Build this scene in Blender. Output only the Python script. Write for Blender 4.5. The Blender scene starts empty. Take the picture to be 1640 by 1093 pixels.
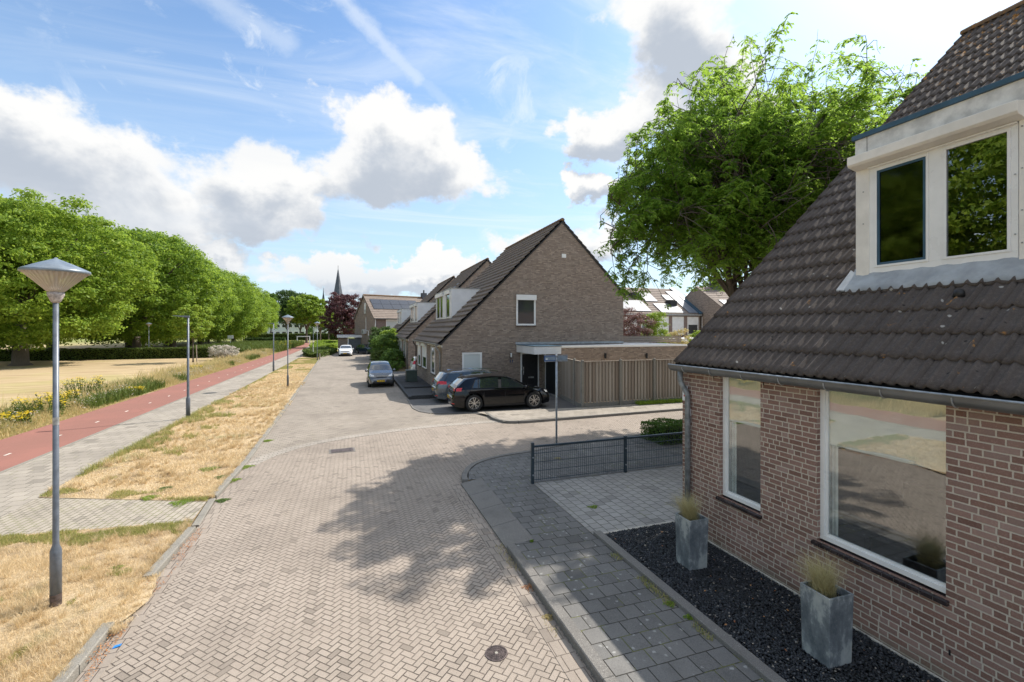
import bpy, bmesh, math, random
import numpy as np
from mathutils import Vector, Matrix
from mathutils.bvhtree import BVHTree

random.seed(7)
RNG = np.random.default_rng(7)
scene = bpy.context.scene
COL = scene.collection
R = math.radians
PI = math.pi

# ------------------------------------------------------------------ camera
CAM_H = 3.6
YAW = R(19.3)
FPX = 729.0
cam_d = bpy.data.cameras.new('camera')
cam = bpy.data.objects.new('camera', cam_d)
COL.objects.link(cam)
cam.location = (0, 0, CAM_H)
cam.rotation_euler = (R(90), 0, -YAW)
cam_d.sensor_width = 36.0
cam_d.lens = 36.0 * FPX / 1640.0
cam_d.shift_y = -18.5 / 1640.0
cam_d.clip_start = 0.05
cam_d.clip_end = 6000
scene.camera = cam

# ------------------------------------------------------------------ node helper
class NB:
    def __init__(self, nt):
        self.nt = nt
    def n(self, typ, **kw):
        nd = self.nt.nodes.new(typ)
        for k, v in kw.items():
            setattr(nd, k, v)
        return nd
    def put(self, sock, v):
        if isinstance(v, V):
            self.nt.links.new(v.s, sock)
        elif v is not None:
            if isinstance(v, (tuple, list)) and len(v) == 3 and sock.type == 'RGBA':
                v = (*v, 1)
            sock.default_value = v
    def m(self, op, a, b=None, c=None, clamp=False):
        nd = self.n('ShaderNodeMath', operation=op, use_clamp=clamp)
        self.put(nd.inputs[0], a)
        if b is not None: self.put(nd.inputs[1], b)
        if c is not None: self.put(nd.inputs[2], c)
        return V(self, nd.outputs[0])
    def sstep(self, v, a, b):
        nd = self.n('ShaderNodeMapRange', interpolation_type='SMOOTHSTEP')
        self.put(nd.inputs[0], v); nd.inputs[1].default_value = a; nd.inputs[2].default_value = b
        return V(self, nd.outputs[0])
    def maprange(self, v, a, b, c, d):
        nd = self.n('ShaderNodeMapRange')
        self.put(nd.inputs[0], v)
        for i, x in enumerate((a, b, c, d)): self.put(nd.inputs[i + 1], x)
        return V(self, nd.outputs[0])
    def mix(self, f, a, b, blend='MIX'):
        nd = self.n('ShaderNodeMix', data_type='RGBA', blend_type=blend)
        self.put(nd.inputs[0], f); self.put(nd.inputs[6], a); self.put(nd.inputs[7], b)
        return V(self, nd.outputs[2])
    def mixs(self, f, a, b):
        nd = self.n('ShaderNodeMixShader')
        self.put(nd.inputs[0], f); self.put(nd.inputs[1], a); self.put(nd.inputs[2], b)
        return V(self, nd.outputs[0])
    def noise(self, vec=None, scale=1.0, detail=2.0, rough=0.5, dist=0.0, out=0):
        nd = self.n('ShaderNodeTexNoise')
        if vec is not None: self.put(nd.inputs['Vector'], vec)
        nd.inputs['Scale'].default_value = scale
        nd.inputs['Detail'].default_value = detail
        nd.inputs['Roughness'].default_value = rough
        nd.inputs['Distortion'].default_value = dist
        return V(self, nd.outputs[out])
    def voro(self, vec=None, scale=1.0, feature='F1', out=0, rand=1.0):
        nd = self.n('ShaderNodeTexVoronoi', feature=feature)
        if vec is not None: self.put(nd.inputs['Vector'], vec)
        nd.inputs['Scale'].default_value = scale
        nd.inputs['Randomness'].default_value = rand
        return V(self, nd.outputs[out])
    def wn(self, x, y=0.0, z=0.0):
        nd = self.n('ShaderNodeTexWhiteNoise')
        self.put(nd.inputs['Vector'], self.xyz(x, y, z))
        return V(self, nd.outputs['Value'])
    def xyz(self, x, y, z):
        nd = self.n('ShaderNodeCombineXYZ')
        self.put(nd.inputs[0], x); self.put(nd.inputs[1], y); self.put(nd.inputs[2], z)
        return V(self, nd.outputs[0])
    def sep(self, v):
        nd = self.n('ShaderNodeSeparateXYZ')
        self.put(nd.inputs[0], v)
        return [V(self, o) for o in nd.outputs]
    def pos(self):
        return V(self, self.n('ShaderNodeNewGeometry').outputs['Position'])
    def nrm(self):
        return V(self, self.n('ShaderNodeNewGeometry').outputs['True Normal'])
    def obj(self):
        return V(self, self.n('ShaderNodeTexCoord').outputs['Object'])
    def island(self):
        return V(self, self.n('ShaderNodeNewGeometry').outputs['Random Per Island'])
    def vscale(self, v, s):
        nd = self.n('ShaderNodeVectorMath', operation='MULTIPLY')
        self.put(nd.inputs[0], v); nd.inputs[1].default_value = s
        return V(self, nd.outputs[0])
    def ramp(self, f, stops):
        nd = self.n('ShaderNodeValToRGB')
        self.put(nd.inputs[0], f)
        cr = nd.color_ramp
        while len(cr.elements) < len(stops): cr.elements.new(0.5)
        for e, (p, c) in zip(cr.elements, stops):
            e.position = p; e.color = (*c, 1) if len(c) == 3 else c
        return V(self, nd.outputs[0])
    def bump(self, h, strength=0.5, dist=0.01):
        nd = self.n('ShaderNodeBump')
        nd.inputs['Strength'].default_value = strength
        nd.inputs['Distance'].default_value = dist
        self.put(nd.inputs['Height'], h)
        return V(self, nd.outputs[0])
    def pr(self, color=(.5, .5, .5), rough=0.7, metal=0.0, normal=None, spec=0.5, coat=0.0, emis=None, estr=0.0, alpha=None, trans=0.0):
        nd = self.n('ShaderNodeBsdfPrincipled')
        I = nd.inputs
        self.put(I['Base Color'], color); self.put(I['Roughness'], rough); self.put(I['Metallic'], metal)
        self.put(I['Specular IOR Level'], spec)
        if coat: I['Coat Weight'].default_value = coat; I['Coat Roughness'].default_value = 0.04
        if normal is not None: self.put(I['Normal'], normal)
        if emis is not None: self.put(I['Emission Color'], emis); I['Emission Strength'].default_value = estr
        if trans: I['Transmission Weight'].default_value = trans
        return V(self, nd.outputs[0])
    def out(self, sh):
        self.put(self.outn.inputs['Surface'], sh)

class V:
    def __init__(self, b, s): self.b, self.s = b, s
    def __add__(self, o): return self.b.m('ADD', self, o)
    __radd__ = __add__
    def __sub__(self, o): return self.b.m('SUBTRACT', self, o)
    def __rsub__(self, o): return self.b.m('SUBTRACT', o, self)
    def __mul__(self, o): return self.b.m('MULTIPLY', self, o)
    __rmul__ = __mul__
    def __truediv__(self, o): return self.b.m('DIVIDE', self, o)
    def __neg__(self): return self.b.m('MULTIPLY', self, -1.0)
    def floor(self): return self.b.m('FLOOR', self)
    def frac(self): return self.b.m('FRACT', self)
    def min(self, o): return self.b.m('MINIMUM', self, o)
    def max(self, o): return self.b.m('MAXIMUM', self, o)
    def gt(self, o): return self.b.m('GREATER_THAN', self, o)
    def lt(self, o): return self.b.m('LESS_THAN', self, o)
    def abs(self): return self.b.m('ABSOLUTE', self)
    def eq(self, k): return self.b.m('COMPARE', self, float(k), 0.5)
    def clamp(self): return self.b.m('ADD', self, 0.0, clamp=True)

def newmat(name):
    m = bpy.data.materials.new(name)
    m.use_nodes = True
    nt = m.node_tree
    nt.nodes.clear()
    b = NB(nt)
    b.outn = nt.nodes.new('ShaderNodeOutputMaterial')
    b.mat = m
    return b

# ------------------------------------------------------------------ sky, sun, exposure
SUN_EL = R(47.2)
SUN_H = (0.956, 0.293)
sun_az = math.atan2(SUN_H[0], SUN_H[1])          # clockwise from +Y
world = bpy.data.worlds.new('World')
scene.world = world
world.use_nodes = True
wt = world.node_tree
wt.nodes.clear()
B = NB(wt)
wo = wt.nodes.new('ShaderNodeOutputWorld')
bg = wt.nodes.new('ShaderNodeBackground')
wt.links.new(bg.outputs[0], wo.inputs[0])
sky = wt.nodes.new('ShaderNodeTexSky')
sky.sky_type = 'NISHITA'
sky.sun_disc = False
sky.sun_elevation = SUN_EL
sky.sun_rotation = sun_az
sky.air_density = 1.0
sky.dust_density = 1.0
sky.ozone_density = 1.5
SKY_STR = 0.115
skyc = V(B, sky.outputs[0])
d3 = V(B, wt.nodes.new('ShaderNodeTexCoord').outputs['Generated'])
dx, dy, dz = B.sep(d3)
# azimuth measured from the street axis (radians, + to the right) and tangent-like elevation
az = B.m('ARCTAN2', dx, dy)
el = B.m('ARCSINE', dz)
wA = B.noise(B.vscale(d3, (1, 1, 1.3)), 4.2, 7, 0.60, out=0); wB = B.noise(B.vscale(d3, (1.1, -1, 1.3)), 4.6, 7, 0.60, out=0)
azw = az + (wA - 0.5) * R(30); elw = el + (wB - 0.5) * R(17)
def blob(a0, e0, ra, re, h=1.0):
    """soft ellipse of cloud around azimuth a0, elevation e0 (degrees)"""
    u = (azw - R(a0)) * (1 / R(ra)); v = (elw - R(e0)) * (1 / R(re))
    q = u * u + v * v
    return B.m('MAXIMUM', (1.0 - q), -1.2) * h
zz = dz.max(0.03)
# cumulus banks: a broad left bank, a heap in the middle, a tower behind the locust tree, low horizon clouds
CL = [(-27, 13.0, 19, 6.4), (-46, 12, 16, 8), (-10, 15.0, 10, 5.4), (4, 19.4, 11, 5.4), (39, 28.5, 9.5, 7.2), (33, 23.5, 7, 3.6), 
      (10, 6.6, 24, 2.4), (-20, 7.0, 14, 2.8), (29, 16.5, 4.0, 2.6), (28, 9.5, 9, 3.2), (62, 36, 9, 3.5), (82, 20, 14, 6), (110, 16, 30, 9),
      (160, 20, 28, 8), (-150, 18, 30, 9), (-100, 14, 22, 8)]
def field(lift=0.0):
    f = None
    for a0, e0, ra, re in CL:
        b_ = blob(a0, e0 - lift, ra, re)
        f = b_ if f is None else f.max(b_)
    return f
nv = B.vscale(d3, (1, 1, 1.35))
n1 = B.noise(nv, 5.0, 9, 0.56, 0.25)
n2 = B.noise(B.vscale(d3, (1, 1, 2.2)), 2.1, 5, 0.55, 0.6)
dens = field() * 0.62 + (n1 - 0.5) * 1.7 - 0.02
cover = B.sstep(dens, -0.08, 0.26)
# light from above: less cloud just above means a sunlit rim, more means a grey belly
up = nt_up = B.n('ShaderNodeVectorMath', operation='ADD')
B.put(up.inputs[0], nv); up.inputs[1].default_value = (0.035, 0.012, 0.085)
n1u = B.noise(V(B, up.outputs[0]), 5.0, 5, 0.56, 0.25)
densu = field(2.6) * 0.62 + (n1u - 0.5) * 1.7 - 0.02
shade = B.sstep((densu * 0.85 - dens * 0.15), -0.04, 0.46)
ccol = B.mix(shade, (0.53, 0.53, 0.525), (0.285, 0.315, 0.36))
ccol = B.mix(B.sstep(n2, 0.52, 0.7) * 0.35, ccol, (0.42, 0.445, 0.48))
lowg = B.sstep(el, R(9.5), R(2.5)) * B.sstep(B.noise(B.vscale(d3, (1, 1, 4.5)), 3.2, 6, 0.6), 0.40, 0.60)
ccol = B.mix(lowg * 0.8, ccol, (0.33, 0.37, 0.42))
# unseen clouds beside and behind the viewer, brightened to lift the ambient fill
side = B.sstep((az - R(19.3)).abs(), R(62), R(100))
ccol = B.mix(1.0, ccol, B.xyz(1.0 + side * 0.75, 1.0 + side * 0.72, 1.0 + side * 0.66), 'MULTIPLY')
# thin cirrus and two long streaks
sv = B.n('ShaderNodeMapping'); B.put(sv.inputs[0], B.xyz(dx / zz, dy / zz, 0.0)); sv.inputs['Rotation'].default_value = (0, 0, R(28)); sv.inputs['Scale'].default_value = (0.55, 1.5, 1)
ci = B.noise(V(B, sv.outputs[0]), 1.1, 8, 0.62, 0.8)
wisp = B.sstep(B.noise(B.vscale(d3, (1, 1, 1.6)), 6.5, 9, 0.68, 0.9), 0.50, 0.74) * B.sstep(B.noise(d3, 2.3, 3, 0.5), 0.42, 0.58) * 0.9
cirr = B.sstep(ci, 0.42, 0.78) * B.maprange(az, R(-40), R(30), 0.35, 1.0) * B.sstep(el, R(2), R(18))
def streak(a0, e0, a1, e1, w, s):
    ax, ay = R(a0), R(e0); bx, by = R(a1) - ax, R(e1) - ay
    L2 = bx * bx + by * by
    t = (((az - ax) * bx + (el - ay) * by) / L2).clamp()
    qx = az - ax - t * bx; qy = el - ay - t * by
    d = B.m('SQRT', qx * qx + qy * qy)
    wob = B.noise(nv, 16, 6, 0.65) 
    return (1.0 - B.sstep(d + (wob - 0.5) * R(2.6), R(w * 0.1), R(w))) * s
cirr = cirr.max(streak(-3.5, 36, 7.5, 28.5, 1.5, 0.62)).max(streak(-22, 33.5, -7, 29.5, 1.9, 0.45)).max(streak(7, 29, 16, 23, 1.0, 0.25)).max(streak(-44, 28, -36, 23, 1.6, .3)).max(wisp)
veil = B.sstep(el, R(26), R(-4))
horiz = B.sstep(el, R(36), R(-2)) 
base = B.mix(1.0, skyc, (SKY_STR * 0.84, SKY_STR * 0.98, SKY_STR * 1.06), 'MULTIPLY')
base = B.mix(horiz * 0.66, base, (0.365, 0.445, 0.515))
base = B.mix((cirr * 0.75).clamp(), base, (0.52, 0.55, 0.575))
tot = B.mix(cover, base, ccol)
high = B.sstep(el, R(44), R(62)) * B.sstep(B.noise(d3, 1.8, 5, 0.6), 0.34, 0.56)  # bright cloud sheet added overhead, out of view, for more ambient light
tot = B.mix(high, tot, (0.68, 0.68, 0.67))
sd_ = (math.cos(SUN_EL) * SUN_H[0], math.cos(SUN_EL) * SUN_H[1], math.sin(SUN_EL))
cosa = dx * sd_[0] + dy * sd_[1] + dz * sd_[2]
glow = B.sstep(cosa, 0.935, 1.0)  # bright air round the out-of-frame sun, added to raise the fill
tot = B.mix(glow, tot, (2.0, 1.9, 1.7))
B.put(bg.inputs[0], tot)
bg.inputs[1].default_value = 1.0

sun_d = bpy.data.lights.new('sun', 'SUN')
sun_d.energy = 3.4
sun_d.angle = R(0.55)
sun_d.color = (1.0, 0.935, 0.85)
sun = bpy.data.objects.new('sun', sun_d)
COL.objects.link(sun)
sdir = Vector((SUN_H[0] * math.cos(SUN_EL), SUN_H[1] * math.cos(SUN_EL), math.sin(SUN_EL)))
sun.rotation_euler = sdir.to_track_quat('Z', 'Y').to_euler()

scene.view_settings.view_transform = 'Standard'
scene.view_settings.look = 'None'
scene.view_settings.exposure = 0.92
scene.view_settings.gamma = 1.0
scene.render.engine = 'CYCLES'
scene.cycles.max_bounces = 7
scene.cycles.diffuse_bounces = 3
scene.cycles.transparent_max_bounces = 12

# ------------------------------------------------------------------ measuring helpers (photo survey -> metres)
_s, _c = math.sin(YAW), math.cos(YAW)
def GP(x, y, z=0.0):
    d = (CAM_H - z) * FPX / (y - 528.0); l = (x - 820.0) / FPX * d
    return (d * _s + l * _c, d * _c - l * _s)
def YonX(px, X):
    u = (px - 820.0) / FPX; return X * (_c - u * _s) / (_s + u * _c)
def XonY(px, Y):
    u = (px - 820.0) / FPX; return Y * (_s + u * _c) / (_c - u * _s)
def ZAT(X, Y, py):
    return CAM_H - (py - 528.0) / FPX * (X * _s + Y * _c)
def DP(px, py, d):
    l = (px - 820.0) / FPX * d
    return (d * _s + l * _c, d * _c - l * _s, CAM_H - (py - 528.0) / FPX * d)

# ------------------------------------------------------------------ object helpers
def tag(o, label=None, cat=None, group=None, kind=None):
    if label: o['label'] = label
    if cat: o['category'] = cat
    if group: o['group'] = group
    if kind: o['kind'] = kind
    return o
WLOC = {}
def thing(name, label, cat, loc=(0, 0, 0), rz=0.0, group=None):
    o = bpy.data.objects.new(name, None)
    o.empty_display_size = 0.2
    COL.objects.link(o)
    o.location = loc
    o.rotation_euler = (0, 0, rz)
    WLOC[o.name] = Vector(loc)
    return tag(o, label, cat, group)
def wloc(o):
    return WLOC.get(o.name, Vector((0, 0, 0))) if o is not None else Vector((0, 0, 0))
def copy_tree(o, parent=None):
    c = o.copy(); COL.objects.link(c); c.parent = parent
    WLOC[c.name] = WLOC.get(o.name, Vector((0, 0, 0)))
    for ch in list(o.children): copy_tree(ch, c)
    return c

class MB:
    """collects shapes and links them as ONE mesh object"""
    def __init__(self): self.v = []; self.f = []
    def add(self, vs, fs):
        n = len(self.v); self.v += [tuple(p) for p in vs]; self.f += [tuple(i + n for i in f) for f in fs]; return self
    def box(self, x0, y0, z0, x1, y1, z1):
        x0, x1 = min(x0, x1), max(x0, x1); y0, y1 = min(y0, y1), max(y0, y1); z0, z1 = min(z0, z1), max(z0, z1)
        return self.add([(x0,y0,z0),(x1,y0,z0),(x1,y1,z0),(x0,y1,z0),(x0,y0,z1),(x1,y0,z1),(x1,y1,z1),(x0,y1,z1)],
                 [(0,3,2,1),(4,5,6,7),(0,1,5,4),(1,2,6,5),(2,3,7,6),(3,0,4,7)])
    def bar(self, a, b, w, h, up=(0, 0, 1)):
        a, b = Vector(a), Vector(b); t = (b - a).normalized(); up = Vector(up)
        if abs(t.dot(up)) > .98: up = Vector((1, 0, 0))
        s = t.cross(up).normalized() * w / 2; u = s.cross(t).normalized() * h / 2
        vs = [a - s - u, a + s - u, a + s + u, a - s + u, b - s - u, b + s - u, b + s + u, b - s + u]
        return self.add(vs, [(3,2,1,0),(4,5,6,7),(0,1,5,4),(1,2,6,5),(2,3,7,6),(3,0,4,7)])
    def tube(self, pts, rad, n=8, cap=True):
        pts = [Vector(p) for p in pts]
        if not hasattr(rad, '__len__'): rad = [rad] * len(pts)
        base = len(self.v); side = None
        for i, p in enumerate(pts):
            t = (pts[min(i + 1, len(pts) - 1)] - pts[max(i - 1, 0)]).normalized()
            if side is None:
                side = t.cross(Vector((0, 0, 1)))
                if side.length < .05: side = t.cross(Vector((1, 0, 0)))
            side = (side - t * side.dot(t)).normalized(); u = side.cross(t)
            for k in range(n):
                a = 2 * PI * k / n
                self.v.append(tuple(p + (side * math.cos(a) + u * math.sin(a)) * rad[i]))
        for i in range(len(pts) - 1):
            for k in range(n):
                a = base + i * n + k; b = base + i * n + (k + 1) % n
                self.f.append((a, b, b + n, a + n))
        if cap:
            self.f.append(tuple(base + k for k in range(n))[::-1])
            self.f.append(tuple(base + (len(pts) - 1) * n + k for k in range(n)))
        return self
    def lathe(self, prof, c=(0, 0, 0), n=24, axis='Z', cap=True):
        base = len(self.v)
        for r, z in prof:
            for k in range(n):
                a = 2 * PI * k / n
                if axis == 'Z': p = (r * math.cos(a), r * math.sin(a), z)
                elif axis == 'Y': p = (r * math.cos(a), z, r * math.sin(a))
                else: p = (z, r * math.cos(a), r * math.sin(a))
                self.v.append((p[0] + c[0], p[1] + c[1], p[2] + c[2]))
        for i in range(len(prof) - 1):
            for k in range(n):
                a = base + i * n + k; b = base + i * n + (k + 1) % n
                self.f.append((a, b, b + n, a + n))
        if cap:
            if prof[0][0] > 1e-4: self.f.append(tuple(base + k for k in range(n))[::-1])
            if prof[-1][0] > 1e-4: self.f.append(tuple(base + (len(prof) - 1) * n + k for k in range(n)))
        return self
    def prism(self, poly, axis, a, b):
        """poly of 2-D points extruded along axis from a to b: X:(y,z) Y:(x,z) Z:(x,y)"""
        n = len(poly)
        def P(p, t): return {'X': (t, p[0], p[1]), 'Y': (p[0], t, p[1]), 'Z': (p[0], p[1], t)}[axis]
        vs = [P(p, a) for p in poly] + [P(p, b) for p in poly]
        return self.add(vs, [tuple(range(n))[::-1], tuple(range(n, 2 * n))] + [(i, (i + 1) % n, (i + 1) % n + n, i + n) for i in range(n)])
    def build(self, name, mat, parent=None, smooth=False, bevel=0.0, at=None, fix=True):
        me = bpy.data.meshes.new(name)
        L = wloc(parent)
        p_ = parent
        while p_ is not None and p_.parent is not None:
            p_ = p_.parent; L = L + wloc(p_)
        o = bpy.data.objects.new(name, me)
        if parent is not None:
            o.parent = parent
            off = L
        else:
            off = Vector(at) if at is not None else Vector((0, 0, 0))
            o.location = off
        me.from_pydata([(v[0] - off[0], v[1] - off[1], v[2] - off[2]) for v in self.v], [], self.f)
        if fix:
            bm = bmesh.new(); bm.from_mesh(me); bmesh.ops.recalc_face_normals(bm, faces=bm.faces); bm.to_mesh(me); bm.free()
        if mat is not None: me.materials.append(mat)
        if smooth:
            for p in me.polygons: p.use_smooth = True
        COL.objects.link(o)
        WLOC[o.name] = Vector((0, 0, 0))
        if bevel:
            md = o.modifiers.new('bevel', 'BEVEL'); md.width = bevel; md.segments = 2; md.limit_method = 'ANGLE'
        return o

def npmesh(name, verts, faces_n, idx, mat, parent=None, smooth=False, at=(0, 0, 0)):
    """fast mesh from numpy: verts (N,3), idx (M,k) polygons of k corners"""
    me = bpy.data.meshes.new(name)
    off = np.array(wloc(parent)) if parent is not None else np.array(at, dtype=float)
    verts = np.asarray(verts, dtype=np.float32) - off.astype(np.float32)
    idx = np.asarray(idx, dtype=np.int32)
    m, k = idx.shape
    me.vertices.add(len(verts)); me.vertices.foreach_set('co', verts.ravel())
    me.loops.add(m * k); me.loops.foreach_set('vertex_index', idx.ravel())
    me.polygons.add(m); me.polygons.foreach_set('loop_start', np.arange(0, m * k, k, dtype=np.int32))
    me.polygons.foreach_set('loop_total', np.full(m, k, dtype=np.int32))
    if smooth: me.polygons.foreach_set('use_smooth', np.ones(m, dtype=bool))
    me.update(calc_edges=True)
    if mat: me.materials.append(mat)
    o = bpy.data.objects.new(name, me); COL.objects.link(o)
    if parent is not None: o.parent = parent
    else: o.location = at
    WLOC[o.name] = Vector((0, 0, 0))
    return o
# ------------------------------------------------------------------ materials
M = {}
def speckle(name, c0):
    b = newmat(name); p = b.pos()
    f = b.noise(p, 110, 3, 0.8); g = b.noise(p, 2.2, 5, 0.65); v = b.voro(p, 22.0)
    c = b.mix(b.sstep(f, 0.38, 0.66), tuple(x * .68 for x in c0), tuple(x * 1.3 for x in c0))
    c = b.mix(b.sstep(g, 0.48, 0.7) * 0.4, c, tuple(x * .55 for x in c0))
    c = b.mix(b.sstep(v + (g - .5) * .4, 0.16, 0.08) * .5, c, tuple(min(1, x * 2.1) for x in c0))
    b.out(b.pr(c, .92, 0, b.bump(f, .5, .004), .2)); M[name] = b.mat
def simple(name, color, rough=0.6, metal=0.0, spec=0.5, coat=0.0, nscale=6.0, namt=0.12, bump=0.0, objc=True):
    b = newmat(name)
    p = b.obj() if objc else b.pos()
    n = b.noise(p, nscale, 5, 0.6)
    dk = tuple(c * (1 - namt * 1.6) for c in color); lt = tuple(min(1, c * (1 + namt * 1.2)) for c in color)
    col = b.mix(b.sstep(n, 0.3, 0.7), dk, lt)
    nr = b.bump(b.noise(p, nscale * 8, 4, 0.6), bump, 0.01) if bump else None
    rg = b.maprange(n, 0.3, 0.7, max(rough - 0.07, 0.02), min(rough + 0.08, 1))
    b.out(b.pr(col, rg, metal, nr, spec, coat))
    M[name] = b.mat
    return b.mat

def wall_uv(b):
    x, y, z = b.sep(b.pos()); nx, ny, nz = b.sep(b.nrm())
    s = nx.abs().gt(0.7)
    u = s * y + (1.0 - s) * x
    return u, z
def brickmat(name, cols, mortar, bw, bh, joint, split=0.3, bumpd=0.006, stagger='rand', rough=0.85, dirt=None):
    b = newmat(name)
    u, v = wall_uv(b)
    row = (v / bh).floor()
    off = row * 0.5 + b.wn(row, 3.7) * 0.28 if stagger == 'rand' else row * 0.5
    cu = u / bw + off
    ci = cu.floor(); fu = cu.frac()
    r = b.wn(ci, row, 1.0)
    sp = r.lt(split)
    half = (fu * 2.0).floor()
    fu2 = sp * (fu * 2.0).frac() * 0.5 + (1.0 - sp) * fu
    wlen = 1.0 - sp * 0.5
    idx = ci * 2.0 + sp * half
    fx = fu2 * bw; fz = (v / bh).frac() * bh
    p = b.pos()
    wob = (b.noise(p, 48, 4, 0.7) - 0.5) * 0.010
    d = fx.min(wlen * bw - fx).min(fz).min(bh - fz) + wob
    mk = b.sstep(d, joint * 0.5 - 0.0012, joint * 0.5 + 0.0022)
    rid = b.wn(idx, row, 5.0); rid2 = b.wn(idx, row, 9.0)
    col = b.ramp(rid, [(i / max(1, len(cols) - 1), c) for i, c in enumerate(cols)])
    tex = b.noise(p, 70, 4, 0.7)
    col = b.mix(b.sstep(tex, 0.45, 0.8) * 0.35, col, tuple(min(1, c * 1.6) for c in cols[-1]))
    col = b.mix((rid2 * 0.28), col, (0.02, 0.016, 0.014))
    big = b.noise(p, 0.9, 4, 0.6)
    col = b.mix(b.sstep(big, 0.5, 0.8) * 0.25, col, tuple(c * 0.6 for c in cols[0]))
    mort = b.mix(b.noise(p, 8, 4, 0.6), tuple(c * 0.8 for c in mortar), mortar)
    c = b.mix(mk, mort, col)
    if dirt:
        zed = b.sep(p)[2]
        c = b.mix((1.0 - b.sstep(zed + (b.noise(p, 3, 4, .6) - .5) * .3, 0.06, 0.28)) * 0.5, c, dirt)
    h = mk * (0.75 + b.noise(p, 90, 3, 0.7) * 0.5)
    b.out(b.pr(c, rough, 0, b.bump(h, 1.0, bumpd), 0.25))
    M[name] = b.mat
brickmat('brick_near', [(0.235, 0.130, 0.10), (0.295, 0.175, 0.137), (0.28, 0.17, 0.138), (0.33, 0.21, 0.17), (0.385, 0.27, 0.23)], (0.62, 0.545, 0.45), 0.192, 0.0688, 0.0135, 0.2, dirt=(0.11, 0.115, 0.075))
brickmat('brick_far', [(0.26, 0.20, 0.158), (0.325, 0.25, 0.197), (0.375, 0.295, 0.235), (0.43, 0.345, 0.275)], (0.26, 0.22, 0.185), 0.236, 0.0688, 0.014, 0.3, 0.008)
brickmat('brick_pink', [(0.22, 0.15, 0.13), (0.27, 0.185, 0.16), (0.30, 0.21, 0.18)], (0.30, 0.26, 0.23), 0.236, 0.0688, 0.014, 0.3, 0.006)
brickmat('church_brick', [(0.20, 0.10, 0.08), (0.24, 0.12, 0.1)], (0.25, 0.16, 0.14), 1.2, 0.5, 0.05, 0.3, 0.02)

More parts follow.
